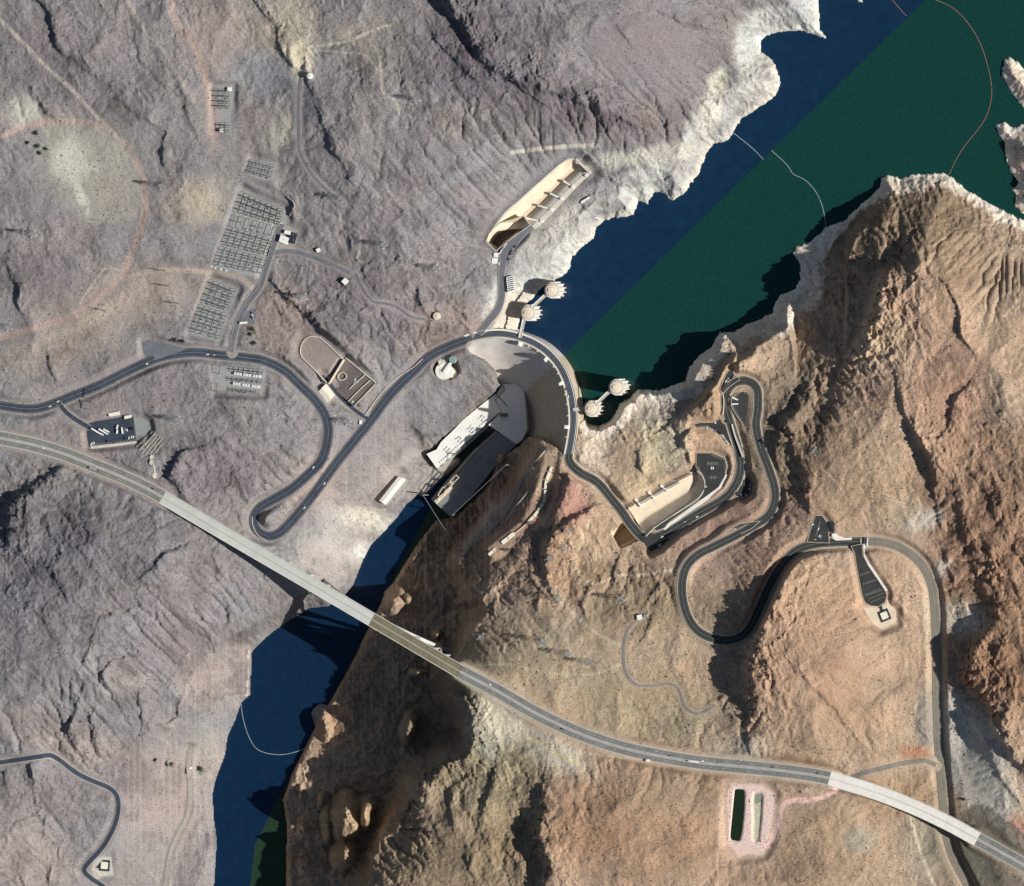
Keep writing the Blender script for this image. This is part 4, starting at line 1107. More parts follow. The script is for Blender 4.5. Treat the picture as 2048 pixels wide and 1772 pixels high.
# ------------------------------------------------------------------ builders
class MB:
    """collects boxes, bars and prisms in world coordinates"""
    def __init__(self):
        self.V, self.F, self.I = [], [], []
        self.m = 0

    def add(self, vs, fs):
        b0 = len(self.V)
        self.V += [Vector(v) for v in vs]
        for f in fs:
            self.F.append([b0 + i for i in f])
            self.I.append(self.m)
        return self

    def box(self, c, sx, sy, h, rot=0.0, z0=None, taper=1.0):
        """c: world point at the base centre"""
        ca, sa = math.cos(rot), math.sin(rot)
        vs_ = []
        for k, (zz, t) in enumerate(((c[2], 1.0), (c[2] + h, taper))):
            for dx, dy in ((-1, -1), (1, -1), (1, 1), (-1, 1)):
                x, y = dx * sx * .5 * t, dy * sy * .5 * t
                vs_.append((c[0] + x * ca - y * sa, c[1] + x * sa + y * ca, zz))
        return self.add(vs_, [(3, 2, 1, 0), (4, 5, 6, 7), (0, 1, 5, 4), (1, 2, 6, 5), (2, 3, 7, 6), (3, 0, 4, 7)])

    def cyl(self, c, r, h, n=12, r2=None, a0=0.0):
        r2 = r if r2 is None else r2
        vs_ = []
        for zz, rr in ((c[2], r), (c[2] + h, r2)):
            for k in range(n):
                a = a0 + 2 * math.pi * k / n
                vs_.append((c[0] + rr * math.cos(a), c[1] + rr * math.sin(a), zz))
        fs = [tuple(range(n - 1, -1, -1)), tuple(range(n, 2 * n))]
        fs += [(k, (k + 1) % n, n + (k + 1) % n, n + k) for k in range(n)]
        return self.add(vs_, fs)

    def bar(self, a, b_, w, h=None):
        a, b_ = Vector(a), Vector(b_)
        h = h or w
        d = (b_ - a)
        if d.length < 1e-6:
            return self
        d.normalize()
        up = Vector((0, 0, 1)) if abs(d.z) < .9 else Vector((1, 0, 0))
        s_ = d.cross(up).normalized() * (w * .5)
        u = s_.cross(d).normalized() * (h * .5)
        vs_ = [a - s_ - u, a + s_ - u, a + s_ + u, a - s_ + u, b_ - s_ - u, b_ + s_ - u, b_ + s_ + u, b_ - s_ + u]
        return self.add(vs_, [(0, 1, 2, 3), (7, 6, 5, 4), (0, 4, 5, 1), (1, 5, 6, 2), (2, 6, 7, 3), (3, 7, 4, 0)])

    def prism(self, pts, z0, z1, inset_top=None):
        """pts: world xy list; z0/z1 numbers"""
        P = [Vector((p[0], p[1], 0)) for p in pts]
        area = sum(P[i].x * P[(i + 1) % len(P)].y - P[(i + 1) % len(P)].x * P[i].y for i in range(len(P)))
        if area < 0:
            P = P[::-1]
        n = len(P)
        vs_ = [(p.x, p.y, z0) for p in P] + [(p.x, p.y, z1) for p in P]
        fs = [(i, (i + 1) % n, n + (i + 1) % n, n + i) for i in range(n)]
        for t in tessellate_polygon([P]):
            a, b_, c = (P[i] for i in t)
            t = t if (b_ - a).cross(c - a).z > 0 else t[::-1]
            fs.append(tuple(n + i for i in t))
            fs.append(tuple(i for i in t[::-1]))
        return self.add(vs_, fs)

    def mprism(self, poly, ztop, zbot):
        """outline in map units at its top height, sides straight down"""
        w = [W(p[0], p[1], ztop) for p in poly]
        return self.prism([(v.x, v.y) for v in w], zbot, ztop)

    def strip(self, L_, R_):
        n = len(L_)
        vs_ = list(L_) + list(R_)
        return self.add(vs_, [(i, n + i, n + i + 1, i + 1) for i in range(n - 1)])

    def build(self, name, mats, parent=None, smooth=False):
        base = parent_base(parent)
        V = [v - base for v in self.V]
        return link_mesh(name, V, self.F, mats, parent, self.I, smooth)


def parent_base(p):
    b0 = Vector((0, 0, 0))
    while p is not None:
        b0 = b0 + p.location
        p = p.parent
    return b0


def thing(name, label, cat, base=(0, 0, 0), group=None):
    o = bpy.data.objects.new(name, None)
    o.empty_display_size = 5
    COL.objects.link(o)
    o.location = base
    return tag(o, label, cat, group)


def copy_tree(o, loc, rotz, label=None, group=None):
    c = o.copy()
    COL.objects.link(c)
    c.location = loc
    c.rotation_euler = (0, 0, rotz)
    if label:
        c['label'] = label
    if group:
        c['group'] = group
    for ch in list(o.children):
        d = ch.copy()
        COL.objects.link(d)
        d.parent = c
    return c


def wpath(pts, step=4.0, dz=0.0):
    """map polyline with heights -> world points"""
    return [W(p[0], p[1], p[2] + dz) for p in spline(pts, step)]


def offset(path, d, dz=0.0):
    """parallel path: d metres to the right of travel"""
    out = []
    for i, p in enumerate(path):
        a = path[max(i - 1, 0)]
        b_ = path[min(i + 1, len(path) - 1)]
        t = Vector((b_.x - a.x, b_.y - a.y, 0))
        t.normalize()
        out.append(Vector((p.x + t.y * d, p.y - t.x * d, p.z + dz)))
    return out


def ribbon(mb, path, d0, d1, dz=0.0):
    """strip between two offsets; faces up"""
    return mb.strip(offset(path, d0, dz), offset(path, d1, dz))


def slab_ribbon(mb, path, d0, d1, ztop, depth):
    """solid strip: top, two sides"""
    L_, R_ = offset(path, d0, ztop), offset(path, d1, ztop)
    mb.strip(L_, R_)
    dn = Vector((0, 0, -depth))
    Lb, Rb = [p + dn for p in L_], [p + dn for p in R_]
    mb.strip(Lb, L_)
    mb.strip(R_, Rb)
    mb.strip(Rb, Lb)
    n = len(L_)
    mb.add([L_[0], R_[0], Rb[0], Lb[0]], [(0, 1, 2, 3)])
    mb.add([L_[-1], R_[-1], Rb[-1], Lb[-1]], [(3, 2, 1, 0)])
    return mb


def dashes(mb, path, d, w, on, off, dz):
    """broken line along a path"""
    acc, k = 0.0, 0
    P = offset(path, d, dz)
    seg = []
    for a, b_ in zip(P[:-1], P[1:]):
        L_ = (b_ - a).length
        acc += L_
        if (acc % (on + off)) < on:
            t = (b_ - a)
            t.z = 0
            t.normalize()
            s_ = Vector((t.y, -t.x, 0)) * (w * .5)
            mb.add([a - s_, a + s_, b_ + s_, b_ - s_], [(0, 1, 2, 3)])
    return mb


# ------------------------------------------------------------------ roads and car parks
M['kerb_grey'] = new_mat('kerb_grey', alb(150, 144, 138), .9, .2, .15, .1)
ROAD_LABEL = {'upper_road': 'worn tan grey road curving round the eastern hill and under the bridge', 'old_highway': 'dark two lane road winding down to the dam from the west', 'canyon_road': 'dark road looping in hairpins up from the dam to the east', 'lot_drive': 'short drive down to the western car park', 'yard_road': 'grey service road beside the switchyards',
              'yard_branch': 'grey service road east of the switchyard office', 'tank_track': 'narrow grey track winding to the round tank', 'hill_track': 'narrow grey track up the northern hill', 'overlook_road': 'grey road from the dam to the spillway car park', 'terrace_road': 'dark road along the foot of the terrace',
              'river_view_road': 'dark road winding through the south western hills', 'river_access_road': 'pale concrete road above the river in the south west', 'link_road': 'grey link road below the south eastern bridge', 'service_track': 'grey winding track south of the spillway'}
for nm, (hw, mat, pts) in ROADS.items():
    path = wpath(pts, 5)
    if mat:
        w = hw * S
        mb = MB()
        slab_ribbon(mb, path, -w, w, .25, .8)
        o = mb.build('road', M[mat])
        tag(o, ROAD_LABEL[nm], kind='structure')
        if nm in ('old_highway', 'canyon_road', 'upper_road'):
            lm = MB()
            for d in (-.18, .18):
                dashes(lm, path, d, .16, 1e9, 0, .262)
            lm.build('centre_line', M['paint_worn'], o)
            em = MB()
            for d in (-w + 1.6, w - 1.6):
                dashes(em, path, d, .28, 1e9, 0, .262)
            em.build('edge_line', M['paint_worn'], o)
            if nm == 'canyon_road':
                km = MB()
                for d in (-w - .5, w + .5):
                    slab_ribbon(km, path, d - .35, d + .35, .62, 1.2)
                km.build('kerb', M['concrete'], o)
        elif nm in ('yard_road', 'overlook_road', 'river_view_road', 'lot_drive'):
            km = MB()
            for d in (-w - .4, w + .4):
                slab_ribbon(km, path, d - .4, d + .4, .5, 1.1)
            km.build('kerb', M['concrete_road'], o)
    else:
        o = None
        for side, c0 in ((-1, -6.4), (1, 6.4)):
            mb = MB()
            slab_ribbon(mb, path, c0 - 4.9, c0 + 4.9, .25, .8)
            r = mb.build('carriageway', M['highway_n'])
            where = {'highway_west': 'west of the arch bridge', 'highway_mid': 'between the two bridges', 'highway_south': 'beyond the south eastern bridge'}[nm]
            tag(r, ('north' if side < 0 else 'south') + 'ern carriageway of the divided highway ' + where, kind='structure')
            lm = MB()
            dashes(lm, path, c0, .32, 3.2, 8, .262)
            lm.build('lane_line', M['paint_white'], r)
            em = MB()
            for d in (c0 - 4.3, c0 + 4.3):
                dashes(em, path, d, .4, 1e9, 0, .262)
            em.build('edge_line', M['paint_white'], r)
            if side < 0:
                o = r
        mb = MB()
        slab_ribbon(mb, path, -1.45, 1.45, .22, .8)
        mb.build('median', M['concrete_road'], o)
        km = MB()
        for d in (-12.0, 12.0):
            slab_ribbon(km, path, d - .35, d + .35, .9, 1.6)
        km.build('barrier', M['concrete'], o)

LOT_LABEL = {'west_lot': 'dark western car park with parked trucks', 'west_oval': 'grey rounded gravel end of the western car park', 'turnout': 'grey roadside turnout north of the western road', 'main_yard': 'gravel floor of the largest switchyard', 'lower_yard': 'gravel floor of the lower switchyard', 'upper_yard': 'gravel floor of the small northern switchyard',
             'middle_yard': 'gravel floor of the small switchyard north of the largest one', 'road_yard': 'gravel floor of the switchyard south of the road', 'yard_lot': 'grey car park beside the lower switchyard', 'spillway_lot': 'grey car park below the north western spillway', 'terrace_lower': 'brown tiered car park on the terrace',
             'loop_lot': 'dark car park inside the hairpin loop', 'east_lot': 'dark car park beside the eastern spillway', 'fork_lot': 'dark car park at the road fork', 'lookout_lot': 'dark lookout car park at the top of the hairpin', 'bay_lot': 'small dark parking bay east of the road', 'roadside_lot': 'dark roadside parking strip below the hairpins',
             'junction': 'dark road junction at the spillway end', 'trailhead_lot': 'dark car park north of the upper road', 'teardrop_lot': 'dark teardrop shaped car park above the helipad', 'power_road': 'pale concrete yard at the end of the powerhouse'}
LOTS = {}
for nm, (z, mat, poly) in PADS.items():
    if mat and mat != 'gravel_yard':
        mb = MB()
        mb.mprism(poly, z + .2, z - .7)
        o = mb.build('gravel_yard' if 'yard' in nm and 'lot' not in nm else ('junction' if nm == 'junction' else 'parking_lot'), M[mat])
        LOTS[nm] = tag(o, LOT_LABEL[nm], kind='structure')
        if mat == 'asphalt_e' and nm != 'junction':
            km = MB()
            ring = [W(p[0], p[1], z + .45) for p in poly]
            for a, b_ in zip(ring, ring[1:] + ring[:1]):
                km.bar(a, b_, .6, .5)
            km.build('kerb', M['concrete_tan'], o)


def bays(lot, a, b_, n, depth, z, w=.28, mat='paint_white'):
    """n painted stall lines between two map points, each running depth map units to the left of travel"""
    mb = MB()
    pa, pb = W(a[0], a[1], z + .215), W(b_[0], b_[1], z + .215)
    t = (pb - pa)
    t.z = 0
    t.normalize()
    nrm = Vector((-t.y, t.x, 0)) * depth * S
    for k in range(n + 1):
        p = pa + (pb - pa) * (k / n)
        s_ = t * w * .5
        mb.add([p - s_, p + s_, p + s_ + nrm, p - s_ + nrm], [(0, 1, 2, 3)] if depth > 0 else [(3, 2, 1, 0)])
    mb.build('stall_lines', M[mat], LOTS[lot])


for args in [('loop_lot', (1463, 812), (1486, 850), 14, 4, 161.4), ('loop_lot', (1501, 850), (1507, 806), 12, 4.5, 161.4), ('loop_lot', (1504, 790), (1490, 783), 5, 4, 161.4), ('loop_lot', (1478, 784), (1464, 797), 6, 4, 161.4),
             ('east_lot', (1394, 934), (1408, 964), 12, 4, 150), ('east_lot', (1448, 917), (1425, 908), 8, 4, 150), ('east_lot', (1453, 948), (1453, 922), 9, 4, 150), ('east_lot', (1415, 930), (1436, 930), 8, 6, 150), ('east_lot', (1420, 958), (1432, 958), 4, 6, 150),
             ('teardrop_lot', (1728, 1170), (1752, 1162), 7, 4, 206), ('teardrop_lot', (1732, 1192), (1760, 1180), 8, 4, 206), ('teardrop_lot', (1722, 1152), (1740, 1146), 5, 4, 206),
             ('trailhead_lot', (1616, 1078), (1630, 1036), 12, 3.5, 201), ('trailhead_lot', (1634, 1072), (1642, 1044), 8, 4, 201), ('roadside_lot', (1430, 1084), (1454, 1062), 10, -4, 178), ('roadside_lot', (1456, 1060), (1500, 1046), 12, -4, 178), ('fork_lot', (1398, 855), (1416, 854), 7, 4, 156.6),
             ('west_lot', (230, 888), (270, 884), 14, 5, 197), ('west_lot', (182, 892), (222, 889), 10, 5, 197), ('lookout_lot', (1444, 784), (1466, 752), 8, -3, 161), ('bay_lot', (1500, 985), (1501, 962), 7, 3, 152), ('spillway_lot', (1064, 458), (1026, 500), 16, -3.5, 142.2)]:
    bays(*args)
tm_ = MB()
for y in (1183, 1190, 1197):
    tm_.bar(W(1734 + (y - 1183) * .5, y + 8, 206.23), W(1768, y - 4, 206.23), .3, .02)
tm_.build('lane_lines', M['paint_worn'], LOTS['teardrop_lot'])

# pale paved margins
def apron(name, label, poly, z, mat):
    mb = MB()
    mb.mprism(poly, z + .24, z - .8)
    return tag(mb.build(name, M[mat]), label, kind='structure')


apron('pavement', 'pale curved pavement along the teardrop car park', P3("1726 1088;1736 1086;1729 1098;1729 1108;1740 1128;1752 1134;1770 1160;1776 1182;1772 1182;1738 1132;1728 1112"), 206.1, 'concrete_white')
apron('pavement', 'pale pavement along the upper road by the trailhead', P3("1664 1076;1672 1081;1732 1079;1732 1073;1690 1076;1674 1070"), 201.6, 'concrete_white')
apron('pavement', 'pale paving around the eastern helipad', P3("1726 1216;1742 1215;1757 1216;1772 1207;1776 1190;1784 1202;1790 1222;1793 1242;1762 1258;1744 1246"), 205.7, 'concrete_tan')
apron('pavement', 'pale walkway beside the eastern spillway car park', P3("1452 948;1458 950;1454 962;1440 982;1340 1052;1330 1060;1324 1058;1338 1046;1436 976"), 150.4, 'concrete_white')
apron('pavement', 'pale kerbed walkway along the south edge of the western car park', P3("180 886;184 892;232 887;272 882;274 886;234 892;182 898"), 197.3, 'concrete')
apron('pavement', 'pale paving around the south western helipad', P3("184 1718;222 1714;226 1750;190 1754;184 1740"), 121.1, 'concrete')
apron('pavement', 'white concrete slab on the cleared flat in the north west', P3("129 253;162 264;157 282;124 274"), 215.2, 'concrete_white')

# ------------------------------------------------------------------ the dam
CREST = P3("928 682;945 675;965 671;985 668;1005 668;1025 671;1045 677;1065 685;1085 697;1103 713;1119 733;1131 757;1139 783;1144 810;1146 838;1144 865;1140 890;1135 915")
cpath = [W(p[0], p[1], Z_CREST) for p in spline([(a, b_) for a, b_ in CREST], 5)]
dam = thing('dam', 'curved pale concrete arch dam holding back the reservoir', 'dam', W(1050, 780, 0))
ncp = len(cpath)
mb = MB()
up_t = offset(cpath, -8.2, .0)
dn_t = offset(cpath, 6.8, .0)
mb.strip(up_t, dn_t)
up_b = [Vector((p.x, p.y, 60)) for p in offset(cpath, -8.8)]
mb.strip(up_b, up_t)
toe_c = W(1001, 846, 0)
rings = [dn_t]
NR = 14
for k in range(1, NR + 1):
    f = k / NR
    row = []
    for i, p in enumerate(dn_t):
        v = Vector((p.x - toe_c.x, p.y - toe_c.y, 0))
        L_ = v.length
        tgt_ = 46 * S
        row.append(Vector((toe_c.x + v.x / L_ * (L_ + (tgt_ - L_) * f ** .92), toe_c.y + v.y / L_ * (L_ + (tgt_ - L_) * f ** .92), Z_CREST * (1 - f) ** 1.25 - 4 * f)))
    rings.append(row)
for a, b_ in zip(rings[:-1], rings[1:]):
    mb.strip(a, b_)
M['dam_west'] = M['concrete_dam']
M['dam_east'] = new_mat('concrete_dam_warm', alb(196, 180, 156), .9, .2, .14, .05)
for fi, f in enumerate(mb.F):
    c = sum((mb.V[i] for i in f), Vector()) / len(f)
    pxx = (c.x - K * c.z) / SX + CX
    pyy = CY - c.y / S
    mb.I[fi] = 1 if pxx > seam_x(pyy) else 0
mb.build('body', [M['dam_west'], M['dam_east']], dam, True)
for d0, d1, nm, mt, zt_ in ((-5.4, 4.6, 'crest_road', 'asphalt_w', .12), (-8.2, -5.4, 'upstream_walkway', 'concrete_white', .35), (4.6, 6.8, 'downstream_walkway', 'concrete', .35)):
    mb = MB()
    slab_ribbon(mb, cpath, d0, d1, zt_, .5)
    mb.build(nm, M[mt], dam)
for d, nm in ((-8.4, 'upstream_parapet'), (7.0, 'downstream_parapet')):
    mb = MB()
    slab_ribbon(mb, cpath, d - .35, d + .35, 1.5, 2.5)
    mb.build(nm, M['concrete'], dam)
mb = MB()
for d in (-3.4, -.2, 3.0):
    dashes(mb, cpath, d, .3, 1e9, 0, .135)
mb.build('lane_lines', M['paint_worn'], dam)


def at_path(path, t):
    L_ = [0]
    for a, b_ in zip(path[:-1], path[1:]):
        L_.append(L_[-1] + (b_ - a).length)
    s_ = t * L_[-1]
    for i in range(len(path) - 1):
        if L_[i + 1] >= s_:
            u = (s_ - L_[i]) / max(L_[i + 1] - L_[i], 1e-6)
            d = path[i + 1] - path[i]
            return path[i] + d * u, math.atan2(d.y, d.x)
    return path[-1].copy(), 0.0


# elevator and utility towers standing on the downstream edge of the crest
for t, big in ((.30, 1), (.345, 0), (.40, 0), (.465, 1), (.52, 0), (.565, 0), (.62, 1), (.68, 0), (.73, 0), (.79, 0), (.85, 1), (.90, 0)):
    p, a = at_path(cpath, t)
    nrm = Vector((math.sin(a), -math.cos(a), 0))
    mb = MB()
    if big:
        c = p + nrm * 9.6
        mb.box((c.x, c.y, 112), 6.0, 7.4, 34, a)
        mb.box((c.x, c.y, 146), 4.8, 6.0, 4, a)
        mb.box((c.x, c.y, 150), 3.2, 4.0, 1.6, a)
        mb.build('crest_tower', M['concrete_white'], dam)
    else:
        c = p + nrm * 8.2
        mb.box((c.x, c.y, 136), 2.6, 3.6, 5.2, a)
        mb.box((c.x, c.y, 141.2), 1.8, 2.6, .8, a)
        mb.build('crest_bay', M['concrete'], dam)

# ------------------------------------------------------------------ intake towers and their footbridges
def intake_tower(px, py, label):
    zt_ = 152.0
    base = W(px, py, zt_)
    base.z = 60
    t = thing('intake_tower', label, 'tower', base, 'intake towers in the reservoir')
    mb = MB()
    mb.cyl((base.x, base.y, 60), 11.5, 78, 24, 9.6)
    mb.build('shaft', M['concrete'], t, False)
    for k in range(12):
        a = 2 * math.pi * (k + .5) / 12
        fm = MB()
        ca, sa = math.cos(a), math.sin(a)
        p = (base.x + 12.4 * ca, base.y + 12.4 * sa, 60)
        fm.box(p, 4.6, 1.7, 77, a, taper=.86)
        fm.build('fin', M['concrete_white'], t)
    mb = MB()
    mb.cyl((base.x, base.y, 138), 13.6, 3, 32)
    mb.build('gallery', M['concrete'], t)
    mb = MB()
    mb.cyl((base.x, base.y, 141), 11.0, 8.4, 28)
    mb.build('crown', M['concrete_dam'], t)
    mb = MB()
    mb.cyl((base.x, base.y, 149.4), 9.6, 2.2, 28, 8.4)
    mb.cyl((base.x, base.y, 151.6), 4.6, 1.6, 16, 4.2)
    mb.build('roof', M['concrete_tan'], t)
    mb = MB()
    mb.cyl((base.x - 5.2, base.y, 151.4), 1.0, 1.2, 8)
    mb.build('hatch', M['roof_dark'], t)
    wm = MB()
    for k in range(24):
        a = 2 * math.pi * k / 24
        wm.box((base.x + 11.05 * math.cos(a), base.y + 11.05 * math.sin(a), 143), .35, 1.1, 4.2, a)
    wm.build('window_band', M['roof_dark'], t)
    return base


def foot_bridge(a, b_, z, label):
    A_, B_ = W(a[0], a[1], z), W(b_[0], b_[1], z)
    t = thing('footbridge', label, 'bridge', (A_ + B_) * .5, 'footbridges to the intake towers')
    mb = MB()
    mb.bar(A_, B_, 5.2, 1.4)
    mb.build('deck', M['concrete'], t)
    d = (B_ - A_).normalized()
    s_ = Vector((d.y, -d.x, 0))
    for sg in (-1, 1):
        mb = MB()
        mb.bar(A_ + s_ * 2.4 * sg + Vector((0, 0, 1.1)), B_ + s_ * 2.4 * sg + Vector((0, 0, 1.1)), .5, 1.0)
        mb.build('railing', M['concrete_white'], t)
    n = 4
    for k in range(1, n):
        p = A_ + (B_ - A_) * (k / n)
        mb = MB()
        mb.box((p.x, p.y, z - 3.2), 1.6, 5, 2.6, math.atan2(d.y, d.x))
        mb.build('beam', M['concrete'], t)


intake_tower(1101, 580, 'fluted round intake tower farthest north in the lake')
intake_tower(1053, 625, 'fluted round intake tower close to the western shore by the dam')
intake_tower(1230, 774, 'fluted round intake tower standing off the eastern shore')
intake_tower(1180, 817, 'fluted round intake tower beside the eastern end of the dam')
foot_bridge((1093, 588), (1062, 617), 141, 'pale footbridge between the two western intake towers')
foot_bridge((1049, 635), (1040, 676), 141, 'pale footbridge from the dam to the western intake tower')
foot_bridge((1222, 780), (1190, 810), 141, 'pale footbridge between the two eastern intake towers')
foot_bridge((1172, 818), (1146, 819), 141, 'short pale footbridge from the dam to the eastern intake tower')

# ------------------------------------------------------------------ powerhouse
ph = thing('powerhouse', 'U shaped white roofed powerhouse at the foot of the dam', 'building', W(950, 870, 0))
ZR = 24
WING_W = P3("1004 770;1010 778;990 800;1002 822;985 836;946 871;906 906;873 936;853 908;873 899;882 884;906 861;926 840;960 812;994 786")
CENT = P3("1006 768;1030 768;1048 780;1050 800;1052 830;1054 858;1044 880;1032 888;998 864;977 850;1003 823;992 800;1011 779")
WING_E = P3("998 865;1032 889;1005 917;986 938;966 962;935 1000;902 1034;868 1004;905 960;950 908")
mb = MB()
mb.mprism(WING_W, ZR, -6)
wing = mb.build('west_wing', M['roof_white'], ph)
mb = MB()
mb.mprism(CENT, ZR + 6, -6)
cent = mb.build('centre_block', M['roof_white'], ph)
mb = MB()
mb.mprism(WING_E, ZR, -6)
M['roof_shaded'] = new_mat('roof_shaded', alb(132, 136, 136), .8, .25, .08, .1)  # east wing roof coloured darker than the west: canyon shade painted in
weast = mb.build('east_wing', M['roof_shaded'], ph)
# roof ventilators in clusters, parapet walls, transformer deck
vrng = random.Random(3)
for wname, par, p0, p1, inn in (('w', wing, (885, 905), (985, 815), 1), ('e', weast, (905, 1010), (1005, 905), -1)):
    for k in range(4):
        f0 = (k + .35) / 4.3
        for i in range(12):
            f = f0 + (i % 4 - 1.5) * .022
            qx = p0[0] + (p1[0] - p0[0]) * f
            qy = p0[1] + (p1[1] - p0[1]) * f
            o_ = (i // 4 - .3) * 6 * inn
            w = W(qx + o_ * .7 + vrng.uniform(-1, 1), qy + o_ * .72 + vrng.uniform(-1, 1), ZR)
            v = MB()
            v.box((w.x, w.y, ZR), 1.7, 1.4, .9, .8)
            v.build('roof_vent', M['steel'], par)
    for k in range(26):
        f = k / 25
        if wname == 'w':
            qx, qy = 880 + (980 - 880) * f, 924 + (834 - 924) * f
        else:
            qx, qy = 880 + (980 - 880) * f, 998 + (890 - 998) * f
        w = W(qx, qy, ZR)
        v = MB()
        v.box((w.x, w.y, ZR), 2.2, 1.2, 1.0, .8)
        v.build('roof_bay', M['steel'], par)
mb = MB()
mb.bar(W(991, 786, ZR + 6.4), W(1014, 812, ZR + 6.4), 1.2, 1.4)
mb.build('roof_joint', M['steel_dark'], cent)
mb = MB()
mb.box(W(1008, 830, ZR + 6), 12, 6, 5, 0)
mb.build('roof_house', M['concrete_olive'], cent)
# draft deck below the west wing, transformer row
mb = MB()
mb.mprism(P3("873 937;906 907;946 872;985 837;989 842;950 877;910 912;880 944"), 12, -6)
mb.build('deck', M['concrete_road'], ph)
mb = MB()
mb.mprism(P3("867 1003;904 959;949 907;996 866;992 861;946 902;900 954;862 998"), 12, -6)
mb.build('deck', M['concrete_road'], ph)
for k in range(9):
    f = k / 8
    w = W(886 + 92 * f, 930 - 84 * f, 12)
    v = MB()
    v.box((w.x, w.y, 12), 4.2, 3.0, 4.4, .75)
    v.build('transformer', M['steel'], ph)
# lit gantry frames at the end of the east wing
for k, (x0, y0, x1, y1) in enumerate(((876, 990, 886, 974), (888, 976, 899, 964), (900, 962, 912, 950))):
    g = thing('gantry_crane', ('southernmost', 'middle', 'northernmost')[k] + ' tan gantry frame on the river side of the powerhouse east wing', 'crane', W(x0, y0, ZR))
    for (a, b_) in (((x0, y0), (x1, y1)), ((x0 + 6, y0 + 5), (x1 + 6, y1 + 5))):
        v = MB()
        for q in (a, b_):
            w = W(q[0], q[1], ZR + 9)
            v.box((w.x, w.y, ZR), 1.0, 1.0, 9, .8)
        v.build('leg', M['concrete_tan'], g)
        v = MB()
        v.bar(W(a[0], a[1], ZR + 9), W(b_[0], b_[1], ZR + 9), 1.1, 1.2)
        v.build('beam', M['concrete_tan'], g)
    v = MB()
    v.bar(W(x0, y0, ZR + 10), W(x0 + 6, y0 + 5, ZR + 10), 1.2, 1.2)
    v.bar(W(x1, y1, ZR + 10), W(x1 + 6, y1 + 5, ZR + 10), 1.2, 1.2)
    v.build('crossbeam', M['concrete_tan'], g)
vh = thing('valve_house', 'long pale roofed block at the south end of the powerhouse east wing', 'building', W(876, 1003, ZR))
mb = MB()
a, b_ = W(872, 1005, ZR), W(904, 974, ZR)
mb.bar(a + Vector((0, 0, 2.5)), b_ + Vector((0, 0, 2.5)), 5, 5)
mb.build('block', M['concrete_tan'], vh)
mb = MB()
mb.bar(a + Vector((0, 0, 5.4)), a + (b_ - a) * .25 + Vector((0, 0, 5.4)), 5.6, .8)
mb.build('roof', M['roof_cream'], vh)

# ------------------------------------------------------------------ spillways
def loft(rows):
    """rows of world points -> quads"""
    mb_ = MB()
    n = len(rows[0])
    V = [p for r in rows for p in r]
    F = [(j * n + i, j * n + i + 1, (j + 1) * n + i + 1, (j + 1) * n + i) for j in range(len(rows) - 1) for i in range(n - 1)]
    return mb_.add(V, F)


def lerp2(a, b_, t):
    return (a[0] + (b_[0] - a[0]) * t, a[1] + (b_[1] - a[1]) * t)


def spillway(name, label, outer, inner, prof, gates, zcrest, floor_mat, wall_mat, flip):
    """outer: rim line on the hill side; inner: upstream apron edge; prof: (fraction from outer, height) list"""
    t = thing(name, label, 'spillway', W(*lerp2(outer[0], inner[0], .5), 100))
    so = spline(outer, 6)
    n = len(so)
    si = []
    L_ = spline(inner, 3)
    for k in range(n):
        f = k / (n - 1) * (len(L_) - 1)
        i = min(int(f), len(L_) - 2)
        si.append(L_[i] + (L_[i + 1] - L_[i]) * (f - i))
    def rows(p0, p1):
        out = []
        for f, z in p0:
            out.append([W(*lerp2(so[k], si[k], f), z) for k in range(n)])
        return out
    cut = [i for i, (f, z, tagm) in enumerate(prof)]
    groups = {}
    for i in range(len(prof) - 1):
        groups.setdefault(prof[i][2], []).append(i)
    for nm, idx in groups.items():
        for i in idx:
            r = rows([(prof[i][0], prof[i][1]), (prof[i + 1][0], prof[i + 1][1])], None)
            m_ = loft(r)
            if flip:
                m_.F = [f[::-1] for f in m_.F]
            o_ = m_.build(nm, M[floor_mat if nm in ('floor', 'far_wall') else wall_mat], t)
    return t, so, si


nv, so, si = spillway('spillway', 'long tan side channel spillway on the north western shore', P3("980 464;1010 424;1040 398;1080 362;1118 329;1138 317;1152 318"), P3("1062 454;1072 458;1088 444;1108 424;1136 394;1162 366;1182 347"),
                      [(0, 144.5, 'rim'), (.05, 144, 'far_wall'), (.34, 127, 'far_wall'), (.40, 124, 'floor'), (.58, 124, 'floor'), (.64, 126, 'weir'), (.84, 132, 'weir'), (.88, 132, 'apron'), (1.0, 131.6, 'apron')], 4, 132, 'concrete_tan', 'concrete', True)
# deep inlet of the spillway tunnel
mb = MB()
F_ = P3("972 482;980 464;1062 454;1056 452;1020 478;990 502")
rim = [W(p[0], p[1], 143.5) for p in P3("972 484;979 466;1000 446;1048 432;1060 450;1022 478;992 502")]
bot = [W(p[0], p[1], 92) for p in P3("986 490;994 476;1012 462;1040 446;1046 450;1020 472;996 492")]
n = len(rim)
mb.add(rim + bot, [((i + 1) % n, i, n + i, n + (i + 1) % n) for i in range(n)] + [tuple(range(n, 2 * n))[::-1]])
mb.build('tunnel_inlet', M['concrete_tan'], nv)
mb = MB()
for a, b_ in zip(rim, rim[1:] + rim[:1]):
    mb.bar(a + Vector((0, 0, .4)), b_ + Vector((0, 0, .4)), 1.0, 1.6)
mb.build('inlet_parapet', M['concrete'], nv)


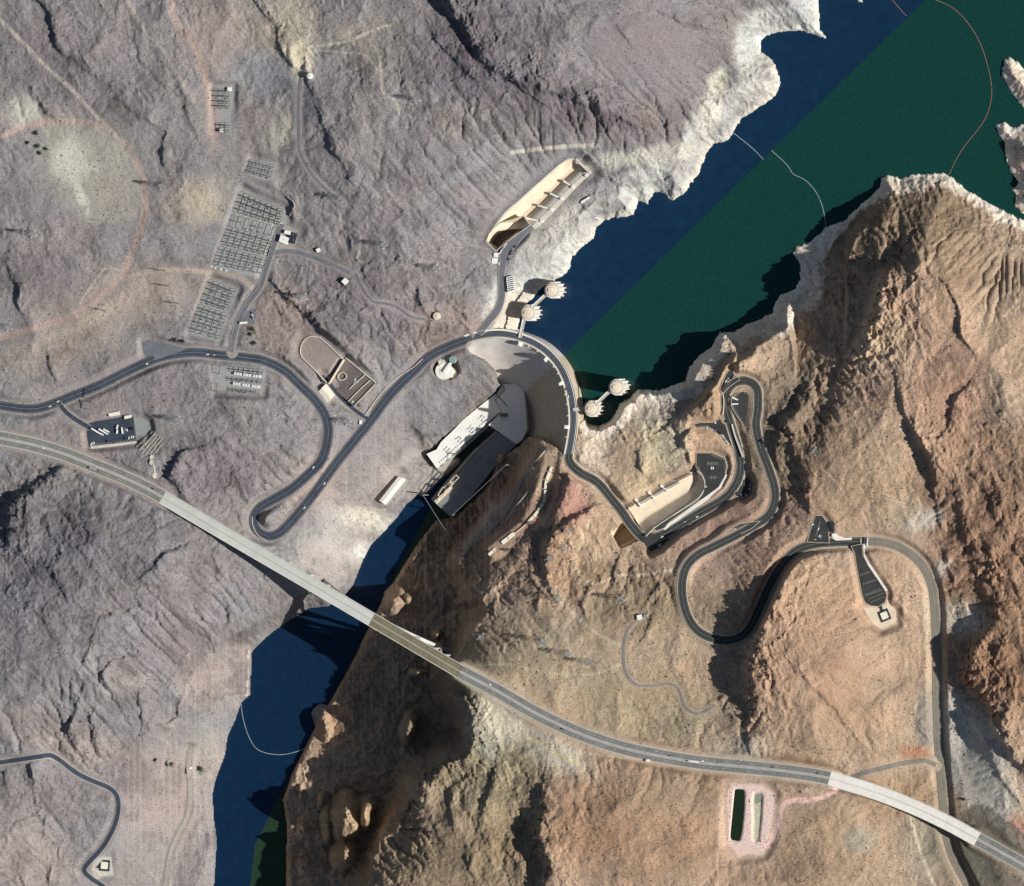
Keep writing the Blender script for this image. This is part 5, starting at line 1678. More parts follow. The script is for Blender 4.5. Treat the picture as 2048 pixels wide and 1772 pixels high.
def gates_on(t, so, si, f0, f1, z0, z1, spans, piers, tang):
    n = len(so)
    for (a, b_) in spans:
        k0, k1 = a * (n - 1), b_ * (n - 1)
        gm = MB()
        rows = []
        for q in range(7):
            u = q / 6
            ang = math.pi * (.05 + .9 * u)
            f = f0 + (f1 - f0) * (.5 - .5 * math.cos(ang))
            zz = z0 + (z1 - z0) * math.sin(ang)
            row = []
            for k in np.linspace(k0, k1, 6):
                i = min(int(k), n - 2)
                o_ = so[i] + (so[i + 1] - so[i]) * (k - i)
                s_ = si[i] + (si[i + 1] - si[i]) * (k - i)
                row.append(W(*lerp2(o_, s_, f), zz))
            rows.append(row)
        gm = loft(rows)
        gm.F = [f[::-1] for f in gm.F] if tang else gm.F
        gm.build('drum_gate', M['steel_gate'], t, True)
    for k in piers:
        kk = k * (n - 1)
        i = min(int(kk), n - 2)
        o_ = so[i] + (so[i + 1] - so[i]) * (kk - i)
        s_ = si[i] + (si[i + 1] - si[i]) * (kk - i)
        A_, B_ = W(*lerp2(o_, s_, f0 - .06), z0), W(*lerp2(o_, s_, f1 + .05), z0)
        d = (B_ - A_)
        c = (A_ + B_) * .5
        pm = MB()
        pm.box((c.x, c.y, z0 - 8), d.length, 2.6, 8 + (z1 - z0) + 2.0, math.atan2(d.y, d.x))
        pm.box((B_.x, B_.y, z0), 4.4, 4.4, z1 - z0 + 4.2, math.atan2(d.y, d.x))
        pm.build('pier', M['concrete_white'], t)


gates_on(nv, so, si, .60, .86, 127.0, 133.0, [(.22, .385), (.40, .555), (.57, .735), (.75, .93)], (.39, .56, .74), True)
gates_on(nv, so, si, .60, .90, 127.0, 132.0, [], (.20, .95), True)
mb = MB()
mb.bar(W(1152, 318, 144.6), W(1182, 347, 144.6), 4.2, 1.5)
mb.bar(W(1170, 332, 138), W(1182, 346, 138), 3.0, 14)
mb.build('end_wall', M['concrete'], nv)

az, so2, si2 = spillway('spillway', 'long cream side channel spillway beside the eastern car park', P3("1292 1073;1310 1055;1350 1028;1392 1000;1406 984;1410 966;1404 950;1394 942"), P3("1254 1012;1262 1008;1290 992;1330 971;1360 956;1376 947;1382 943;1388 939"),
                        [(0, 149.5, 'rim'), (.04, 149, 'far_wall'), (.37, 133, 'far_wall'), (.40, 132, 'floor'), (.46, 132, 'weir'), (.88, 138.6, 'weir'), (.93, 139, 'apron'), (1.0, 138.8, 'apron')], 4, 127, 'concrete_tan', 'concrete_tan', False)
gates_on(az, so2, si2, .82, .98, 136.5, 141.5, [(.16, .335), (.35, .525), (.54, .72)], (.15, .34, .53), False)
mb = MB()
n = len(so2)
for a, b_ in zip(range(n - 1), range(1, n)):
    mb.bar(W(so2[a][0], so2[a][1], 150.2), W(so2[b_][0], so2[b_][1], 150.2), 1.4, 1.6)
mb.build('rim_parapet', M['concrete'], az)
rim = [W(p[0], p[1], 141) for p in P3("1218 1066;1250 1036;1286 1074;1262 1086;1234 1098")]
bot = [W(p[0], p[1], 96) for p in P3("1230 1074;1252 1052;1272 1072;1258 1080;1240 1090")]
n = len(rim)
mb = MB()
mb.add(rim + bot, [((i + 1) % n, i, n + i, n + (i + 1) % n) for i in range(n)] + [tuple(range(n, 2 * n))[::-1]])
mb.build('tunnel_inlet', M['concrete_tan'], az)

# ------------------------------------------------------------------ bridges
def bridge(name, label, pts, hw, deck_split, piers, arch=None):
    path = wpath(pts, 6)
    t = thing(name, label, 'bridge', path[0])
    n = len(path)
    for (a, b_, mt, lb) in deck_split:
        i0, i1 = int(a * (n - 1)), int(b_ * (n - 1))
        mb = MB()
        slab_ribbon(mb, path[i0:i1 + 1], -hw, hw, .3, 3.4)
        o = mb.build('deck', M[mt], t)
        if lb:
            o['label'] = lb
        lm = MB()
        for d in (-hw * .52, hw * .52):
            dashes(lm, path[i0:i1 + 1], d, .35, 3.5, 8, .315)
        for d in (-hw * .9, -hw * .1, hw * .1, hw * .9):
            dashes(lm, path[i0:i1 + 1], d, .35, 1e9, 0, .315)
        lm.build('lane_lines', M['paint_worn'], t)
        for d, nm in ((-hw + .3, 'parapet'), (hw - .3, 'parapet'), (0, 'median_barrier')):
            mb = MB()
            slab_ribbon(mb, path[i0:i1 + 1], d - .32, d + .32, 1.4, 1.4)
            mb.build(nm, M['concrete_white'] if d else M['concrete'], t)
    for d in (-hw * .62, hw * .62):
        mb = MB()
        slab_ribbon(mb, path, d - 2.0, d + 2.0, -3.1, 3.0)
        mb.build('girder', M['concrete_w'], t)
    for f, z0 in piers:
        p, a = at_path(path, f)
        nrm = Vector((math.sin(a), -math.cos(a), 0))
        for sg in (-1, 1):
            c = p + nrm * (hw * .62 * sg)
            mx_, my_ = (c.x - K * z0) / SX + CX, CY - c.y / S
            mb = MB()
            mb.box((c.x, c.y, z0), 3.6, 4.6, c.z - z0 - 5.5, a, taper=.86)
            mb.build('pier', M['concrete_w'], t)
        mb = MB()
        c = p.copy()
        mb.box((c.x, c.y, p.z - 8.4), 4.0, hw * 1.75, 2.6, a)
        mb.build('pier_cap', M['concrete_w'], t)
    if arch:
        f0, f1, zs, zc = arch
        A_, _ = at_path(path, f0)
        B_, _ = at_path(path, f1)
        d = (B_ - A_)
        a = math.atan2(d.y, d.x)
        nrm = Vector((math.sin(a), -math.cos(a), 0))
        for sg in (-1, 1):
            mb = MB()
            pts_ = []
            for k in range(33):
                u = k / 32
                p = A_ + d * u + nrm * (hw * .6 * sg)
                pts_.append(Vector((p.x, p.y, zs + (zc - zs) * (1 - (2 * u - 1) ** 2))))
            for p, q_ in zip(pts_[:-1], pts_[1:]):
                mb.bar(p, q_, 5.4, 4.2)
            mb.build('arch_rib', M['concrete_w'], t)
            for k in (2, 6, 10, 22, 26, 30):
                p = pts_[k]
                top = path[0].z - 6
                if top - p.z > 3:
                    mb = MB()
                    mb.box((p.x, p.y, p.z), 3.0, 4.0, top - p.z, a)
                    mb.build('spandrel_column', M['concrete_w'], t)
    return t


bridge('arch_bridge', 'long pale concrete arch bridge carrying the highway across the canyon', P3("325 994 205;473 1081 205;621 1167 205;770 1254.5 205;921 1343.5 205"), 11.9,
       [(0, .70, 'concrete_w', 'pale grey western deck'), (.70, 1, 'concrete_olive', 'olive grey eastern deck')], [(.08, 185), (.16, 172), (.24, 155), (.32, 130), (.40, 95), (.93, 130)], (.44, .92, 46, 196))
bridge('highway_bridge', 'white curved highway bridge over the side road in the south east', P3("1659 1556.3 216;1750 1584 217;1830 1615 218;1900 1648 219;1955 1678 220"), 12.8, [(0, 1, 'concrete_white', None)], [(.2, 198), (.42, 194), (.64, 190), (.85, 200)])

# ------------------------------------------------------------------ switchyards
def gantry_proto(w, h, label, group, mat='steel_dark'):
    t = thing('steel_gantry', label, 'gantry', (0, 0, 0), group)
    for sg in (-1, 1):
        mb = MB()
        mb.box((sg * w * .5, 0, -1), .7, .7, h + 1, 0, taper=.8)
        for q in (-1, 1):
            mb.bar((sg * w * .5, q * 1.6, -1), (sg * w * .5, 0, h * .8), .25)
        mb.build('post', M[mat], t)
    mb = MB()
    mb.bar((-w * .5 - 1, 0, h), (w * .5 + 1, 0, h), .9, .9)
    mb.build('beam', M[mat], t)
    mb = MB()
    for q in (-.3, 0, .3):
        mb.bar((q * w, 0, h), (q * w, 0, h - 2.2), .35)
    mb.build('insulator_string', M['insulator'], t)
    return t


def breaker_proto(label, group, mat='insulator', s=1.0):
    t = thing('circuit_breaker', label, 'breaker', (0, 0, 0), group)
    mb = MB()
    mb.box((0, 0, -.6), 2.6 * s, 1.8 * s, 2.4 * s, 0)
    mb.build('tank', M['steel'], t)
    mb = MB()
    for q in (-.8, .8):
        mb.cyl((q * s, 0, 1.8 * s), .32 * s, 2.6 * s, 6, .2 * s)
    mb.build('bushing', M[mat], t)
    return t


def transformer_proto(label, group):
    t = thing('transformer', label, 'transformer', (0, 0, 0), group)
    mb = MB()
    mb.box((0, 0, -.6), 3.4, 4.0, 4.6, 0)
    mb.build('tank', M['car_white'], t)
    mb = MB()
    for q in (-1, 0, 1):
        mb.box((-2.2, q * 1.2, 0), .8, .7, 3.2, 0)
    mb.build('radiator', M['roof_white'], t)
    mb = MB()
    for q in (-.9, .9):
        mb.cyl((q, 0, 4.0), .3, 2.0, 6, .2)
    mb.build('bushing', M['insulator'], t)
    return t


def quad_pt(Q, u, v):
    a, b_, c, d = Q
    return (lerp2(lerp2(a, b_, u), lerp2(d, c, u), v))


class Stamp:
    """first use moves the prototype itself, later uses copy it"""
    def __init__(self, proto):
        self.p, self.used = proto, False

    def put(self, loc, rot=0.0, label=None):
        if not self.used:
            self.used = True
            self.p.location = loc
            self.p.rotation_euler = (0, 0, rot)
            if label:
                self.p['label'] = label
            return self.p
        return copy_tree(self.p, loc, rot, label)


yr = random.Random(11)


ORD = ['first', 'second', 'third', 'fourth', 'fifth', 'sixth', 'seventh', 'eighth', 'ninth', 'tenth', 'eleventh', 'twelfth', 'thirteenth', 'fourteenth']
ROWN, BUSN = {}, {}


def yard(Q, z, rows, cols, h, where, skip=.15, eq=1.0):
    A_, B_ = W(*Q[0], z), W(*Q[1], z)
    bw = (B_ - A_).length / cols
    g = Stamp(gantry_proto(bw * .96, h, 'x', 'gantries in the ' + where))
    b_ = Stamp(breaker_proto('x', 'circuit breakers in the ' + where))
    for r in range(rows):
        v = (r + .5) / rows
        rn = ROWN.get(where, 0)
        ROWN[where] = rn + 1
        row = ORD[rn] + ' row from the north of the ' + where
        L_, R_ = quad_pt(Q, 0, v), quad_pt(Q, 1, v)
        a = math.atan2(-(R_[1] - L_[1]) * S, (R_[0] - L_[0]) * SX)
        cnt = 0
        for c in range(cols):
            if yr.random() < skip:
                continue
            p = quad_pt(Q, (c + .5) / cols, v)
            w = W(p[0], p[1], z)
            g.put((w.x, w.y, z), a, ORD[cnt] + ' steel gantry from the west, ' + row)
            cnt += 1
        cnt = 0
        for c in range(int(cols * 2 * eq)):
            if yr.random() < .3:
                continue
            p = quad_pt(Q, (c + .5 + yr.uniform(-.1, .1)) / (cols * 2 * eq), v + .42 / rows)
            w = W(p[0], p[1], z)
            b_.put((w.x, w.y, z), a, ORD[cnt] + ' circuit breaker from the west, ' + row)
            cnt += 1
    bn = BUSN.get(where, 0)
    BUSN[where] = bn + 1
    for c in range(cols + 1):
        u = c / cols
        bt = thing('busbar', ORD[c] + ' overhead busbar from the west, ' + ORD[bn] + ' block of the ' + where, 'busbar', W(*quad_pt(Q, u, .5), z), 'busbars in the ' + where)
        mb = MB()
        for k in range(rows):
            p, q_ = quad_pt(Q, u, k / rows), quad_pt(Q, u, (k + 1) / rows)
            mb.bar(W(*p, z + h * .86), W(*q_, z + h * .86), .55, .5)
        mb.build('conductor', M['steel_dark'], bt)
        mb = MB()
        for k in range(rows + 1):
            w = W(*quad_pt(Q, u, k / rows), z)
            mb.box((w.x, w.y, z - .6), .5, .5, h * .86, 0)
        mb.build('support', M['steel'], bt)


yard(P3("488 384;566 418;560 450;474 424"), 200, 3, 7, 9, 'largest switchyard', .1)
yard(P3("472 430;556 454;550 474;464 452"), 200, 1, 6, 7, 'largest switchyard', .4, .6)
yard(P3("464 454;550 478;538 512;450 490"), 200, 3, 7, 9, 'largest switchyard', .1)
yard(P3("448 494;536 516;526 548;434 530"), 200, 3, 7, 9, 'largest switchyard', .2)
yard(P3("426 560;472 578;456 622;408 606"), 191, 4, 4, 8, 'lower switchyard', .1)
yard(P3("406 610;454 626;438 678;386 664"), 191, 4, 4, 8, 'lower switchyard', .1)
yard(P3("433 178;458 178;458 218;433 218"), 222, 4, 2, 8, 'small northern switchyard', 0)
yard(P3("440 246;458 246;458 266;440 266"), 222, 2, 2, 7, 'small northern switchyard', 0, .5)
yard(P3("508 320;548 330;540 358;500 346"), 213, 3, 3, 7, 'small middle switchyard', 0)
yard(P3("466 734;526 740;524 750;466 744"), 192, 1, 6, 7, 'roadside switchyard', .1, .6)
yard(P3("462 754;524 760;522 768;462 762"), 192, 1, 6, 7, 'roadside switchyard', .1, .4)
yard(P3("464 776;520 782;519 788;464 784"), 192, 1, 6, 7, 'roadside switchyard', .1, .4)
tr = Stamp(transformer_proto('white transformer in the rows south of the road', 'white transformers south of the road'))
for row, (x0, y0, x1, y1) in enumerate(((471, 747, 520, 753), (469, 767, 517, 774))):
    for k in range(9):
        f = (k + (k // 3) * .5) / 9
        w = W(x0 + (x1 - x0) * f, y0 + (y1 - y0) * f, 192)
        tr.put((w.x, w.y, 192), -.1, ORD[k] + ' white transformer from the west in the ' + ('northern', 'southern')[row] + ' row below the road')

# three-pole line frames on the flats west of the yards
hf = Stamp(gantry_proto(13, 13, 'x', 'line frames on the western flats'))
for (x, y, r, lb) in [(324, 541, -.1, 'tall wooden line frame just north of the dirt road fork'), (330, 571, -.1, 'tall line frame just south of the dirt road fork'), (350, 606, -.1, 'tall line frame west of the lower switchyard'), (204, 620, -.15, 'tall line frame on the western dirt road'), (186, 790, 1.4, 'tall line frame north of the western road drive'), (184, 812, 1.4, 'tall line frame beside the western car park drive'), (442, 740, 1.5, 'line frame at the west end of the southern yard'), (436, 775, 1.5, 'line frame south west of the transformer rows')]:
    z = float(gz(x, y))
    w = W(x, y, z)
    hf.put((w.x, w.y, z), r, lb)

# ------------------------------------------------------------------ lattice transmission towers
def tower_proto():
    t = thing('transmission_tower', 'x', 'tower', (0, 0, 0), 'lattice transmission towers')
    H, b0, b1 = 34.0, 4.4, .9
    for sx, sy in ((-1, -1), (1, -1), (1, 1), (-1, 1)):
        mb = MB()
        mb.bar((sx * b0, sy * b0, -3), (sx * b1, sy * b1, H), .36)
        mb.build('leg', M['steel'], t)
    mb = MB()
    for k in range(6):
        za, zb = H * k / 6, H * (k + 1) / 6
        ra, rb = b0 + (b1 - b0) * k / 6, b0 + (b1 - b0) * (k + 1) / 6
        for (ax, ay), (bx, by) in (((-1, -1), (1, -1)), ((1, -1), (1, 1)), ((1, 1), (-1, 1)), ((-1, 1), (-1, -1))):
            mb.bar((ax * ra, ay * ra, za), (bx * rb, by * rb, zb), .17)
            mb.bar((bx * ra, by * ra, za), (ax * rb, ay * rb, zb), .17)
    mb.build('bracing', M['steel'], t)
    for zz, L_ in ((22, 7.5), (27, 6.5), (32, 5.0)):
        mb = MB()
        mb.bar((-L_, 0, zz), (L_, 0, zz), .8, .6)
        mb.bar((-L_, 0, zz), (0, 0, zz + 2), .35)
        mb.bar((L_, 0, zz), (0, 0, zz + 2), .35)
        mb.build('crossarm', M['steel'], t)
    mb = MB()
    for sx, sy in ((-1, -1), (1, -1), (1, 1), (-1, 1)):
        mb.box((sx * b0, sy * b0, -3), 1.8, 1.8, 3.4, 0)
    mb.build('footing', M['concrete_white'], t)
    return t


tw = Stamp(tower_proto())
for (x, y, r, lb) in [(325, 372, .4, 'lattice pylon east of the curving dirt road in the north west'), (66, 468, .3, 'lattice pylon near the western edge of the photo'), (18, 655, .3, 'lattice pylon at the far western edge above the road'), (768, 490, .7, 'lattice pylon on the hill north of the tank'), (607, 594, .2, 'lattice pylon on the rocks above the terrace'),
                      (694, 842, .6, 'lattice pylon beside the road junction below the terrace'), (834, 199, .5, 'lattice pylon high on the northern slope'), (872, 536, .6, 'lattice pylon north of the round tank'), (684, 397, .9, 'lattice pylon beside the northern hill track'), (357, 840, .5, 'lattice pylon east of the western car park'),
                      (1141, 1062, .6, 'lattice pylon on the canyon rim west of the eastern spillway'), (1131, 1096, .8, 'lattice pylon just south of the dark canyon cleft'), (1102, 1117, .4, 'lattice pylon at the head of the canyon slope'), (1243, 1198, .5, 'lattice pylon in the hills east of the canyon'), (1119, 1198, .6, 'lattice pylon on the bare spur above the canyon'),
                      (1138, 1308, .6, 'lattice pylon north of the highway on the olive flat'), (1089, 1283, .5, 'lattice pylon on the olive slope nearest the arch bridge'), (1631, 903, .7, 'lattice pylon on the eastern ridge above the hairpins'), (1180, 1325, .5, 'lattice pylon at the middle of the olive flat'), (965, 1275, .6, 'lattice pylon at the eastern end of the arch bridge')]:
    z = float(gz(x, y))
    w = W(x, y, z)
    tw.put((w.x, w.y, z), r, lb)

# ------------------------------------------------------------------ buildings
def house(name, label, quad, z, h, roof, wall='concrete', cat='building', gable=0.0, over=.5):
    """four map corners at roof height; flat or gabled roof"""
    P_ = [W(p[0], p[1], z + h) for p in quad]
    c = sum(P_, Vector()) / 4
    t = thing(name, label, cat, Vector((c.x, c.y, z)))
    mb = MB()
    mb.prism([(p.x, p.y) for p in P_], z - 2, z + h)
    mb.build('wall', M[wall], t)
    Q = [c + (p - c) * (1 + over / (p - c).length) for p in P_]
    mb = MB()
    if gable:
        m1, m2 = (Q[0] + Q[3]) * .5 + Vector((0, 0, gable)), (Q[1] + Q[2]) * .5 + Vector((0, 0, gable))
        e = Vector((0, 0, .15))
        mb.add([q + e for q in Q] + [m1 + e, m2 + e], [(0, 1, 5, 4), (2, 3, 4, 5), (3, 0, 4), (1, 2, 5)])
        for fi, f in enumerate(mb.F):
            a, b_, c_ = (mb.V[i] for i in f[:3])
            if (b_ - a).cross(c_ - a).z < 0:
                mb.F[fi] = f[::-1]
    else:
        mb.prism([(q.x, q.y) for q in Q], z + h + .02, z + h + .6)
    mb.build('roof', M[roof], t)
    d = MB()
    mid = (P_[2] + P_[3]) * .5
    out = (mid - c)
    out.z = 0
    out.normalize()
    e = (P_[2] - P_[3]).normalized()
    d.box((mid.x + out.x * .06, mid.y + out.y * .06, z - .3), 1.4, .16, 2.4, math.atan2(e.y, e.x))
    d.build('door', M['roof_dark'], t)
    return t


o = house('office_building', 'white flat roofed office east of the largest switchyard', P3("562 470;578 476;574 489;558 483"), 199, 6, 'roof_white')
mb = MB()
mb.mprism(P3("581 463;594 468;588 488;576 485"), 204.5, 197)
mb.build('solar_wing', M['roof_dark'], o)
mb = MB()
mb.mprism(P3("570 460;582 463;580 470;568 467"), 205, 197)
mb.build('side_block', M['roof_white'], o)
mb = MB()
for (x, y) in ((567, 479), (586, 470), (586, 480)):
    w = W(x, y, 205.6)
    mb.box((w.x, w.y, 204.4), 1.6, 1.6, 1.6, 0)
mb.build('roof_unit', M['steel'], o)
house('hut', 'small white roofed hut on the hill east of the switchyards', P3("683 563;690 556;698 562;691 570"), float(gz(690, 563)) + .3, 4.5, 'roof_white')
house('garage_building', 'cream gabled building between the road and the terrace', P3("652 768;669 790;654 805;637 784"), 164, 6, 'roof_cream', gable=2.0)
house('warehouse', 'long white warehouse above the river west of the powerhouse', P3("797 953;759 1001;771 1009;811 959"), 42, 8, 'roof_white', gable=1.6)
house('trailer', 'long white trailer on the slope below the north western spillway', P3("1162 403;1178 393;1180 396;1164 407"), float(gz(1171, 400)) + .4, 3, 'roof_white', cat='trailer')
house('boat_shed', 'small white shed above the cove on the western shore', P3("1190 432;1202 438;1201 441;1189 435"), float(gz(1195, 436)) + .3, 2.6, 'roof_white', cat='shed')
house('shed', 'northern of two white sheds beside the spillway car park', P3("988 506;996 506;996 514;988 514"), 142.2, 4, 'roof_white', cat='shed')
house('shed', 'southern of two white sheds beside the spillway car park', P3("985 516;995 516;994 527;984 527"), 142.2, 4, 'roof_white', cat='shed')
house('trailer', 'white trailer at the foot of the switchyard car park', P3("480 644;494 643;494 647;480 648"), 190.6, 3, 'roof_white', cat='trailer')
house('shade_canopy', 'cream shade canopy above the western car park', P3("217 827;238 823;239 830;219 833"), float(gz(228, 828)) + .3, 3.5, 'roof_cream', cat='canopy')
house('restroom', 'small cream roofed building on the north edge of the western car park', P3("249 832;262 830;263 835;250 838"), 197.2, 3.5, 'roof_cream')
house('trailhead_building', 'long dark roofed building beside the upper car park', P3("1660 1045;1667 1044;1670 1063;1663 1065"), 201.4, 4, 'roof_dark')
house('kiosk', 'small white building south of the dark roofed one', P3("1664 1068;1673 1067;1674 1073;1665 1074"), 201.4, 3, 'roof_white')
house('pump_house', 'small pale building in the fenced yard among the eastern hills', P3("1274 1231;1283 1229;1284 1238;1275 1240"), 190, 3.5, 'roof_white')
house('equipment_cabin', 'tiny pale cabin beside the pump house', P3("1287 1230;1294 1229;1295 1234;1288 1235"), 190, 2.6, 'steel')
sc = house('solar_canopy', 'dark striped solar canopy beside the road north of the dam', P3("1013 555;1026 551;1029 582;1016 585"), 141.4, 4.5, 'roof_white', cat='canopy')
for k in range(7):
    mb = MB()
    y = 556 + k * 4.1
    mb.bar(W(1014.4 + k * .4, y + .8, 146.7), W(1026 + k * .35, y - 2.2, 146.7), 1.5, .25)
    mb.build('solar_panel', M['roof_dark'], sc)
house('guard_hut', 'small white hut at the road junction by the terrace', P3("719 841;723 841;723 848;719 848"), 145.6, 3, 'roof_white', cat='hut')
house('storage_shed', 'white hut on the northern track behind the yards', P3("632 499;638 496;641 502;635 505"), float(gz(636, 500)) + .2, 3.5, 'roof_white', cat='shed')
house('control_house', 'pale control house in the small northern switchyard', P3("439 258;447 258;447 264;439 264"), 222, 4, 'roof_white')
house('generator_hut', 'pale hut at the north east corner of the small northern switchyard', P3("455 175;463 175;463 182;455 182"), 222, 3, 'roof_white', cat='hut')
house('river_hut', 'small white hut beside the road above the river', P3("380 1534;384 1534;384 1538;380 1538"), 43, 2.6, 'roof_white', cat='hut')


def tank(px, py, r, h, label, roof):
    z = float(gz(px, py))
    w = W(px, py, z)
    t = thing('water_tank', label, 'tank', (w.x, w.y, z))
    mb = MB()
    mb.cyl((w.x, w.y, z - 3), r, h + 3, 24)
    mb.build('shell', M['concrete'], t)
    mb = MB()
    mb.cyl((w.x, w.y, z + h), r + .15, .9, 24, r * .25)
    mb.build('roof', M[roof], t)
    mb = MB()
    mb.cyl((w.x, w.y, z + h + .7), .7, .9, 8)
    mb.build('vent', M['steel'], t)


tank(875, 632, 6.2, 7, 'round tan water tank at the end of the winding track', 'concrete_tan')
tank(621, 152, 5.0, 6, 'round white water tank on the northern hill', 'roof_white')

# visitor centre: round tower, round gallery and fan shaped platform
vc = thing('visitor_centre', 'round pale visitor centre perched beside the western end of the dam', 'building', W(892, 740, 128))
mb = MB()
c = W(905, 719, 146)
mb.cyl((c.x, c.y, 108), 6.2, 38, 24)
mb.build('elevator_tower', M['concrete'], vc)
mb = MB()
mb.cyl((c.x, c.y, 146), 6.4, .9, 24, 5.6)
mb.build('tower_roof', M['glass_green'], vc)
mb = MB()
c2 = W(888, 742, 134)
mb.cyl((c2.x, c2.y, 96), 14.5, 38, 32)
mb.build('gallery', M['concrete_tan'], vc)
mb = MB()
mb.cyl((c2.x, c2.y, 134), 14.8, .7, 32)
mb.cyl((c2.x, c2.y, 134.7), 8.0, .5, 24)
mb.build('gallery_roof', M['concrete_white'], vc)
mb = MB()
mb.bar(W(903, 724, 136.5), W(888, 744, 136.5), 4.4, 5)
mb.build('link_block', M['concrete_white'], vc)
mb = MB()
mb.mprism(P3("900 752;907 735;913 742;917 755;908 760"), 126, 96)
mb.build('platform', M['concrete_white'], vc)
mb = MB()
c3 = W(888, 716, 141)
mb.cyl((c3.x, c3.y, 118), 3.6, 22.5, 16)
mb.build('round_kiosk', M['steel_dark'], vc)
mb = MB()
mb.mprism(P3("876 722;884 716;898 708;914 700;920 706;910 712;896 718;886 727;878 732"), 139.6, 100)
mb.build('plaza', M['concrete'], vc)


# ------------------------------------------------------------------ walls
def wall(name, label, pts, h, w, mat, z=None, cat='wall', segs=None):
    q = [(p[0], p[1], (z if z is not None else (p[2] if len(p) > 2 else float(gz(p[0], p[1]))))) for p in pts]
    path = wpath(q, 5)
    t = thing(name, label, cat, path[0])
    if segs:
        n = len(path)
        for k in range(segs):
            i0, i1 = int(k * (n - 1) / segs), int((k + 1) * (n - 1) / segs)
            a = path[i0:i1 + 1]
            if len(a) < 2:
                continue
            b_ = a[-1] - (a[-1] - a[-2]) * .35
            a = a[:-1] + [b_]
            mb = MB()
            slab_ribbon(mb, a, -w * .5, w * .5, h, h + 3)
            mb.build('panel', M[mat], t)
    else:
        mb = MB()
        slab_ribbon(mb, path, -w * .5, w * .5, h, h + 3)
        mb.build('stem', M[mat], t)
        mb = MB()
        slab_ribbon(mb, path, -w * .5 - .15, w * .5 + .15, h + .28, .25)
        mb.build('coping', M['concrete'], t)
    return t


wall('gallery', 'cream segmented gallery roof curving along the eastern canyon wall', P3("1104 934;1097 950;1092 967;1091 986;1089 1001;1082 1014;1070 1030;1056 1045"), 2.6, 4.2, 'roof_cream', 137, 'gallery', 8)
wall('gallery', 'broad cream roof slabs at the lower end of the canyon gallery', P3("1028 1067;1016 1077;1003 1087"), 2.8, 6.4, 'roof_cream', 136.5, 'gallery', 2)
wall('retaining_wall', 'thin pale wall joining the two cream canyon galleries', P3("1056 1045;1046 1054;1036 1062;1028 1067"), 1.6, 1.4, 'concrete_tan', 137)
wall('gallery', 'small cream slab farthest down the eastern canyon road', P3("990 1098;982 1106;976 1112"), 2.4, 4.6, 'roof_cream', 136, 'gallery', 2)
wall('retaining_wall', 'thin pale wall following the top of the shaded canyon slope', P3("1108 884;1090 902;1066 930;1048 956;1034 984;1020 1014;1000 1042;978 1062"), 1.6, 1.0, 'concrete_tan')
wall('retaining_wall', 'short pale wall stepping down the canyon spur', P3("1054 916;1062 930;1068 938"), 2.0, 1.2, 'concrete')
wall('retaining_wall', 'thin dark walled path straight down the brown slope', P3("1058 982;1040 1004;1022 1026;1010 1048"), 1.2, 1.6, 'concrete_olive')
wall('retaining_wall', 'rounded parapet wall around the upper terrace', P3("654 766;632 742;604 714;601 706;603 690;611 678;622 673;636 674;646 680;684 716"), 1.6, 1.1, 'concrete_tan', 172)
wall('retaining_wall', 'tan wall between the top and middle tiers of the terrace car park', P3("699 778;715 763;731 749"), 2.2, 1.1, 'concrete_tan', 158)
wall('retaining_wall', 'tan wall between the middle and lower tiers of the terrace car park', P3("697 803;718 781;741 760"), 2.2, 1.1, 'concrete_tan', 158)
wall('retaining_wall', 'tan wall along the lowest edge of the terrace car park', P3("708 813;728 792;751 768"), 2.2, 1.1, 'concrete_tan', 158)
wall('retaining_wall', 'tan wall across the upper end of the terrace car park', P3("660 768;676 742;690 719"), 14, 1.2, 'concrete_tan', 158)
wall('retaining_wall', 'tan wall along the north east side of the terrace car park', P3("692 716;716 736;752 765"), 2.4, 1.2, 'concrete_tan', 158)
wall('curved_wall', 'oval tan wall enclosing the sunken court on the terrace', P3("682 746;677 750;677 756;681 760;687 760;692 757;694 752;691 747;686 744;682 746"), 3.0, 1.0, 'concrete_tan', 158)
wall('retaining_wall', 'long pale wall on the bank above the road to the dam', P3("730 832;752 800;776 772;800 752;828 734;846 718"), 1.6, 1.0, 'concrete')
wall('river_wall', 'pale concrete embankment wall along the western river bank', P3("500 1266 12;496 1290 12;493 1320 12;492 1350 12;491 1394 12"), 2.0, 8.5, 'concrete', None, 'embankment', 9)
wall('retaining_wall', 'dark stone edge wall beside the hairpin west of the arch bridge', P3("505 1030;506 1050;516 1070;534 1082"), 1.2, .8, 'concrete', 154.8)
wall('retaining_wall', 'dark retaining wall along the north of the western road bank', P3("575 394;588 404;590 412;580 432"), 3, .8, 'concrete_road')
wall('guard_wall', 'cream guard wall on the east side of the hairpin loop car park', P3("1507 806;1505 830;1502 846;1501 856"), 1.4, 1.6, 'concrete_white', 161.6)
wall('guard_wall', 'pale guard wall outside the top of the hairpin', P3("1446 786;1448 806;1446 830"), 1.2, 1.2, 'concrete_tan', 160)
wall('guard_wall', 'pale strip between the two legs of the eastern hairpin', P3("1464 848;1470 870;1478 892;1486 914"), 1.2, 2.4, 'concrete_road', 158)
wall('causeway', 'grey walled river landing on the south western bank', P3("378 1498 46;377 1512 46;376 1530 46;377 1550 46"), 1.5, 5.0, 'concrete_road', None, 'landing', 4)

